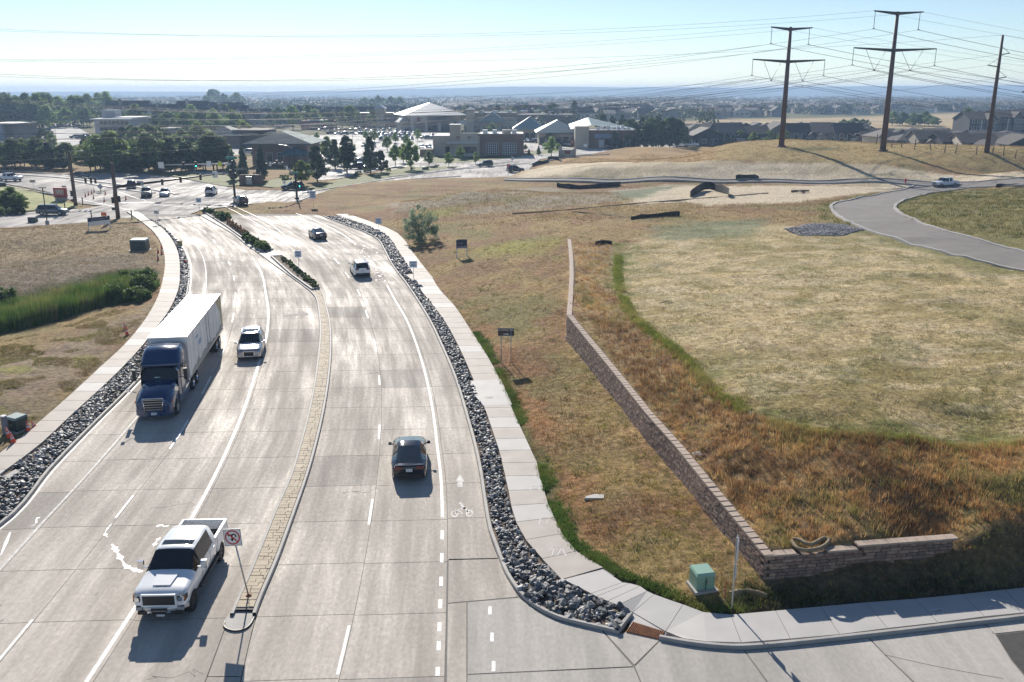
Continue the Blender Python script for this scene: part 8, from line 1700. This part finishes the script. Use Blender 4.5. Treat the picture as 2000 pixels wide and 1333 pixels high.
# bollards and hydrants, fence
for u, vb, vt, lb, m_ in [(162,400,386,'short dark post at the lawn corner',MAT['dark_steel']),(127,408,392,'thin dark post on the lawn edge',MAT['dark_steel']),(112,408,389,'thin pale marker post on the lawn edge',MAT['steel']),(258,430,412,'slim dark post at the end of the empty plot',MAT['dark_steel']),(179,426,415,'short dark post behind the land sign',MAT['dark_steel'])]:
    p = at(u, vb); t = thing('post', lb, 'post', p); h = at_z(u, vt, p.y); MB().tube([(0, 0, -.1), (0, 0, h)], .09, 7).build('shaft', m_, t); MB().lathe([(.10, h), (.06, h+.1), (0, h+.12)], n=8).build('cap', m_, t)
def hydrant(u, v, label, m_, h=.9):
    p = hit(u, v); t = thing('fire_hydrant', label, 'fire hydrant', p); MB().lathe([(.2, 0), (.2, .05), (.13, .07), (.13, h*.62), (.18, h*.65), (.17, h*.8), (.08, h*.95), (0, h)], n=12).build('barrel', m_, t); MB().tube([(-.24, 0, h*.55), (.24, 0, h*.55)], .07, 8).build('outlet', m_, t)
hydrant(1768, 360, 'red fire hydrant beside the field road near the white pickup', RED_INK, 1.3); hydrant(602, 378, 'small pale hydrant on the verge left of the tinted white sign', MAT['steel'], 1.1)
fp = [(1573,268),(1600,267),(1622,270),(1641,275),(1665,272),(1683,277),(1712,280),(1741,286),(1761,286),(1786,290),(1817,291),(1845,297),(1866,299),(1907,300),(1938,301),(1960,303),(1983,308),(2010,310)]
fpts = [hit(u, v+2) for u, v in fp]; t = thing('field_fence', 'old wooden post and wire fence along the knoll', 'fence', fpts[0])
for i, q in enumerate(fpts):
    q = q-fpts[0]; h = 2.0 if i % 3 else 2.6; MB().tube([q+Vector((0, 0, -.3)), q+Vector((.08*((i*7) % 5-2), 0, h))], .11, 6).build('fence_post', WOOD, t)
for z in (.7, 1.4): 
    for a, b in zip(fpts[:-1], fpts[1:]): MB().tube([a-fpts[0]+Vector((0, 0, z)), b-fpts[0]+Vector((0, 0, z))], .02, 4).build('fence_wire', M_WIRE, t)
q = hit(1786,283)-fpts[0]; MB().tube([q, q+Vector((3.0, .5, 1.4))], .1, 5).build('leaning_rail', WOOD, t)
# ---- silt fences, straw wattles and litter on the banks
SILT = mat('black_silt_cloth', (.012, .013, .013), .7, vary=.3)
def silt(pts, hpx, label, stakes=True):
    P3 = [hit(u, v) for u, v in pts]; P3 = [Vector(p) for p in smooth_poly(P3, 1)]; o = P3[0]; t = thing('silt_fence', label, 'silt fence', o, 0, 'black silt fences in the field'); m = MB(); rr = []; r = random.Random(len(label))
    for i, p in enumerate(P3): h = hpx/FPX*p.y*r.uniform(.75, 1.1); q = p-o; rr.append([(q.x, q.y, -.25), (q.x+r.uniform(-.1, .1), q.y, h*.55), (q.x+r.uniform(-.12, .12), q.y+.05, h)])
    m.loft(rr, 0, True); m.loft([[(x, y+.03, z) for x, y, z in k[::-1]] for k in rr], 0, True); m.build('cloth', SILT, t)
    for k in rr[::2]: MB().box((k[0][0], k[0][1]-.06, k[2][2]/2), (.06, .06, k[2][2]+.25)).build('stake', WOOD, t)
silt([(1088,366),(1120,370),(1160,368),(1212,362)], 9, 'long black silt fence below the field road'); silt([(1348,386),(1362,378),(1380,372),(1404,376),(1424,380),(1422,386)], 13, 'black silt fence bent like a tent in the bare field'); silt([(1437,352),(1455,348),(1482,350)], 10, 'small black silt fence on the straw slope'); silt([(1233,430),(1258,427),(1290,424),(1328,422)], 7, 'low black silt fence right of the wall end'); silt([(1163,478),(1178,474),(1194,477)], 6, 'short black silt fence near the far end of the wall'); silt([(1945,367),(1975,363),(2010,360)], 7, 'black silt fence at the right edge above the curved street'); silt([(1040,326),(1050,322),(1062,320),(1072,317)], 7, 'dark silt fence at the top of the straw slope'); silt([(1070,313),(1090,312),(1102,315)], 7, 'dark silt fence where the orange field meets the street')
WAT = mat('straw_wattle', (.24, .19, .125), .95, vary=.3, scale=6, bump=.6)
def wattle(P3, r, label, parent=None): 
    o = Vector(P3[0]); q = [Vector(p)-o for p in smooth_poly(P3, 2)]; m = MB(); rr = random.Random(3); m.tube(q, [r*rr.uniform(.9, 1.1) for _ in q], 8); return tag(m.build('straw_wattle', WAT, None, o), label, 'straw wattle', 'straw erosion wattles')
def wz(u, v, z): p = at(u, v, z); return p
zz = 1.66
wattle([wz(1546,1057,zz), wz(1556,1072,zz), wz(1580,1076,zz+.02), wz(1606,1070,zz), wz(1622,1056,zz+.05), wz(1612,1049,zz+.08), wz(1596,1058,zz+.1), wz(1582,1066,zz+.1), wz(1562,1054,zz+.06), wz(1548,1053,zz)], .08, 'coiled straw wattle lying on the corner of the wall')
wattle([Vector(hit(u, v))+Vector((0, 0, -.03)) for u, v in [(1425,1160),(1450,1153),(1478,1157),(1498,1165)]], .13, 'half buried straw wattle at the foot of the wall corner')
for px, lb in [([(1000,418),(1100,412),(1220,400),(1350,390),(1500,378)], 'long dark wattle line across the bare field'), ([(1120,414),(1180,420),(1240,428)], 'forked wattle line below the long one')]: wattle([Vector(hit(u, v))+Vector((0, 0, .04)) for u, v in px], .11, lb)
p = hit(1158,974); t = MB().prism([(-.45, -.1), (.5, -.22), (.62, .2), (.15, .3), (-.3, .12)], -.1, .1, bottom=True).build('concrete_chunk', MAT['walk_new'], None, p, .1); tag(t, 'pale flat concrete slab lying in the brown grass', 'concrete slab')
p = hit(1416,1168); t = thing('marker_stake', 'thin rusty marker stake beside the green transformer box', 'stake', p); MB().box((0, 0, .38), (.05, .03, .85)).build('shaft', mat('stake_red', (.32, .1, .05), .7), t)
STICK = mat('bleached_wood', (.52, .46, .37), .9)
for i, (u, v) in enumerate([(1290,592),(1297,590),(1304,593)]): q = hit(u, v); tag(MB().tube([(0, 0, .03), (.5, .35-.2*i, .06)], .035, 5).build('stick', STICK, None, q), 'bleached stick lying on the straw mesa', 'stick', 'bleached sticks on the mesa')
q = hit(1366,888); m = MB()
for k in range(3): m.tube([(.35*math.cos(a)+.16*k, .2*math.sin(a), .06+.12*(k % 2)*math.sin(a*2)) for a in np.linspace(0, 6.0, 14)], .018, 4)
tag(m.build('cable_coil', MAT['white'], None, q), 'loose coil of white cable behind the wall', 'cable')
q = hit(1545,376); t = thing('driftwood_log', 'dark broken log lying in the bare field', 'log', q); MB().tube([(0, 0, .2), (1.6, -.6, .35), (3.4, -.2, .3)], [.25, .22, .15], 7).build('trunk', WOOD, t); MB().tube([(1.2, -.4, .3), (1.6, -3.2, .3)], [.16, .1], 6).build('limb', WOOD, t)
# gravel heap by the curved street
hp = np.array([hit(u, v)[:2] for u, v in [(1530,448),(1570,440),(1640,440),(1690,450),(1640,462),(1570,462)]]); r = np.random.RandomState(6); c0, c1 = hp.min(0), hp.max(0); q = c0+(c1-c0)*r.rand(4200, 2); q = q[in_poly(q[:, 0], q[:, 1], hp)]; zq = T(q[:, 0], q[:, 1])+.05+.25*np.minimum(1, dist_line(q[:, 0], q[:, 1], list(hp)+[hp[0]])/1.5); VV, FF, o = [], [], 0; rp = random.Random(2)
for (x, y), z in zip(q, zq): V, F = ROCKS[rp.randrange(10)]; VV.append(V @ rot_rand(rp).T*rp.uniform(.18, .34)+np.array((x, y, z))); FF.append(F+o); o += len(V)
tag(link('gravel_heap', fast_mesh('gravel_heap', np.concatenate(VV), np.concatenate(FF), mat('grey_gravel', (.30, .29, .30), .9, vary=.3))), 'low heap of grey gravel beside the curved street', kind='stuff')
# ================================================================== parked cars
CARS = {}
cols = {'white': P_WHITE, 'black': P_BLACK, 'silver': P_SILVER, 'grey': P_GREY, 'navy': P_NAVY, 'red': P_RED, 'pale blue': P_PALE, 'teal': P_TEAL}
def low(sp): 
    for k in ('rails', 'grille', 'sunroof'): sp.pop(k, None)
    return sp
for cn, pm in cols.items():
    for kn, sp in (('sedan', sedan(4.7, 1.85, 1.45)), ('suv', suv(4.7, 1.9, 1.72)), ('van', suv(5.0, 1.95, 1.95, 1.12, .1))): CARS[(cn, kn)] = car(f'parked_{kn}', '', '', None, 0, low(sp), pm, parts=False)
random.seed(8); pc = {}
def park(u, v, rz, where, kind=None, col=None):
    cn = col or random.choices(list(cols), (5, 5, 4, 5, 5, 1, 2, 2))[0]; kn = kind or random.choices(('sedan', 'suv', 'van'), (4, 5, 1))[0]; p = at(u, v, -.04); o = link(f'parked_{kn}', CARS[(cn, kn)], None, p, R(rz+random.uniform(-3, 3))); key = (cn, kn, where); pc[key] = pc.get(key, 0)+1
    lab = f"{'' if pc[key] == 1 else ORD[pc[key]-1]+' '}{cn} {kn} parked {where}"; tag(o, lab, 'car', 'cars parked around the plaza')
for u0, u1, v, n, rz, wh in [(620,740,254.5,12,5,'in the far row before the red store'),(690,800,258,10,4,'in the far row before the shop wing'),(640,720,263,6,95,'on the left of the second row'),(720,812,264,11,8,'in the crowded second row before the supermarket'),(726,800,269,9,190,'in the crowded third row before the supermarket'),(735,812,274,5,8,'in the fourth row of the plaza lot'),(700,780,287,4,185,'in the middle of the plaza lot'),(822,850,292,4,200,'beside the corner store wall'),(824,850,272,3,100,'below the supermarket porch'),(690,730,330,3,95,'behind the street pines'),(840,905,268,5,5,'at the supermarket porch'),(1020,1062,279,5,20,'before the green pyramid shop'),(1068,1115,285,3,20,'before the shed roof shops'),
        (30,46,271,2,95,'beside the blue building'),(70,92,257,7,130,'in the shade of the left lot'),(76,96,264,5,130,'on the left lot island'),(120,152,249,6,140,'at the far end of the left lot'),(145,168,271,4,100,'near the office block'),(16,40,287,3,95,'at the near end of the left lot'),(100,112,250,2,90,'at the grove end of the left lot'),(98,120,238,5,95,'beyond the left lot at the grove'),(350,400,298,4,95,'behind the signal mast trees'),(700,720,318,2,95,'behind the slim pines')]:
    for i in range(n): park(u0+(u1-u0)*(i+.5)/n+random.uniform(-1.5, 1.5), v+random.uniform(-.8, .8), rz+(180 if random.random() < .4 else 0), wh)
tag(park and link('parked_van', CARS[('white', 'van')], None, at(484,302,-.04), R(95)), 'white van parked between the bank and its annex', 'van', 'cars parked around the plaza')
# ================================================================== far suburbs and woods
def far_house_mesh(seed, wall, roof):
    r = random.Random(seed); w, d, h, z = r.uniform(11, 14), r.uniform(9, 12), r.uniform(4.5, 6), r.uniform(7.5, 9.5); m = MB(); m.box((0, 0, h/2), (w, d, h), 0, 0); x0, x1, y0, y1 = -w/2-.5, w/2+.5, -d/2-.5, d/2+.5
    if seed % 2: m.add([(x0, y0, h), (x1, y0, h), (x1, 0, z), (x0, 0, z), (x1, y1, h), (x0, y1, h)], [(0, 1, 2, 3), (3, 2, 4, 5)], 1); m.add([(x0+.5, y0+.5, h), (x0+.5, y1-.5, h), (x0+.5, 0, z-.3)], [(0, 2, 1)], 0); m.add([(x1-.5, y0+.5, h), (x1-.5, y1-.5, h), (x1-.5, 0, z-.3)], [(0, 1, 2)], 0)
    else: m.add([(x0, y0, h), (0, y0, z), (0, y1, z), (x0, y1, h), (x1, y0, h), (x1, y1, h)], [(0, 1, 2, 3), (1, 4, 5, 2)], 1); m.add([(x0+.5, y0+.4, h), (x1-.5, y0+.4, h), (0, y0+.4, z-.3)], [(0, 1, 2)], 0); m.add([(x0+.5, y1-.4, h), (x1-.5, y1-.4, h), (0, y1-.4, z-.3)], [(0, 2, 1)], 0)
    for k in range(3): m.box((-w*.3+w*.3*k, -d/2-.04, h*.6), (1.4, .08, 1.5), 0, 2)
    return m.mesh('far_house', [wall, roof, M_WIN])
M_FW = cmat('far_pale_siding', (.50, .47, .42)); FH = [far_house_mesh(k, (M_FW, M_SAND, M_BEIGE, M_GREYW, M_TAN)[k % 5], (M_BROWNR, M_TANR, M_DARKR)[k % 3]) for k in range(12)]
spots = []; r = random.Random(44)
for Y in list(range(690, 1500, 34))+list(range(1500, 3300, 75)):
    for k in range(150):
        u = r.uniform(880, 2080); X = (u-1000)/FPX*Y
        v = px_of(X, Y, 0)[1]
        vmin = np.interp(u, [880,1150,1400,1600,1800,2080], [240,238,231,229,221,216])
        dens = .16+.5*(fbm(np.array([X*.004]), np.array([Y*.006+8]), 3)[0] > .47)
        if v < vmin-1 and v > 193.5 and r.random() < dens*.62*min(1, Y/1500+.35): spots.append((X, Y+r.uniform(-14, 14)))
for Y in range(1300, 3600, 110):
    for k in range(26): 
        u = r.uniform(-60, 900); spots.append(((u-1000)/FPX*Y, Y+r.uniform(-40, 40))) if r.random() < .35 else None
spots.sort(key=lambda s: s[1])
for i, (x, y) in enumerate(spots[:236]): o = link('house', FH[r.randrange(12)], None, (x, y, -.2), r.choice((0, 1.57, .4, -.5, 1.1))); tag(o, 'small pale house in the far suburb on the plain', 'house', 'houses of the far suburb')
VV, FF, MI, o = [], [], [], 0
for x, y in spots[236:]:
    me = FH[r.randrange(12)]; V = np.array([v.co[:] for v in me.vertices]); a = r.choice((0, 1.57, .5)); M3 = np.array(Matrix.Rotation(a, 3, 'Z')); V = V @ M3.T+np.array((x, y, -.2))
    for p_ in me.polygons:
        ix = list(p_.vertices); FF.append([ix[0]+o, ix[1]+o, ix[2]+o]); MI.append(p_.material_index)
        if len(ix) == 4: FF.append([ix[0]+o, ix[2]+o, ix[3]+o]); MI.append(p_.material_index)
    VV.append(V); o += len(V)
if VV:
    me = fast_mesh('far_suburb', np.concatenate(VV), np.array(FF), [M_FW, M_BROWNR, M_WIN]); me.polygons.foreach_set('material_index', np.array(MI, dtype=np.int32)); tag(link('far_suburb', me), 'rows of tiny houses farther out on the plain', kind='stuff')
# far trees: clumps of leaf faces, one mass
r = np.random.RandomState(8); n = 5200; Yf = 560*np.exp(r.rand(n)*2.1); uf = r.uniform(-120, 2120, n); Xf = (uf-1000)/FPX*Yf; vv = px_of(Xf, Yf, 0*Xf)[1]; dn = fbm(Xf*.0035+20, Yf*.0045, 4); open_ = in_poly(Xf, Yf, np.array(REG['tan_field'])) | in_poly(Xf, Yf, np.array(REG['plain_tan'])); k = (dn > .43) & ~open_ & (r.rand(n) < np.where(Yf < 900, .55, 1)); Xf, Yf = Xf[k], Yf[k]
h = r.uniform(5, 10, len(Xf))*(1+Yf/3500); ce = np.stack([Xf, Yf, h*.5], 1); rad = np.stack([h*.55*(1+Yf/2500), h*.5, h*.45], 1); L_FAR = leaf_mat('far_leaves', (.055, .075, .028), .3); tag(link('far_woods', leaves_mesh('far_woods', ce, rad, 46, 1.5, L_FAR, 4)), 'scattered far trees and woods on the plain', kind='stuff')
# ================================================================== air
hm = bpy.data.materials.new('haze'); hm.use_nodes = True; t = hm.node_tree; t.nodes.remove(t.nodes['Principled BSDF'])
pv = t.nodes.new('ShaderNodeVolumePrincipled'); pv.inputs['Color'].default_value = (.46, .66, .96, 1); pv.inputs['Density'].default_value = 2.9e-4; pv.inputs['Anisotropy'].default_value = .2
for k in ('Density Attribute', 'Color Attribute', 'Temperature Attribute'):
    if k in pv.inputs: pv.inputs[k].default_value = ''
t.links.new(pv.outputs[0], t.nodes['Material Output'].inputs['Volume'])
hz = MB().box((0, 2900, 25.5), (16000, 6600, 55)).build('haze', hm); tag(hz, 'pale morning haze over the whole valley', kind='stuff')
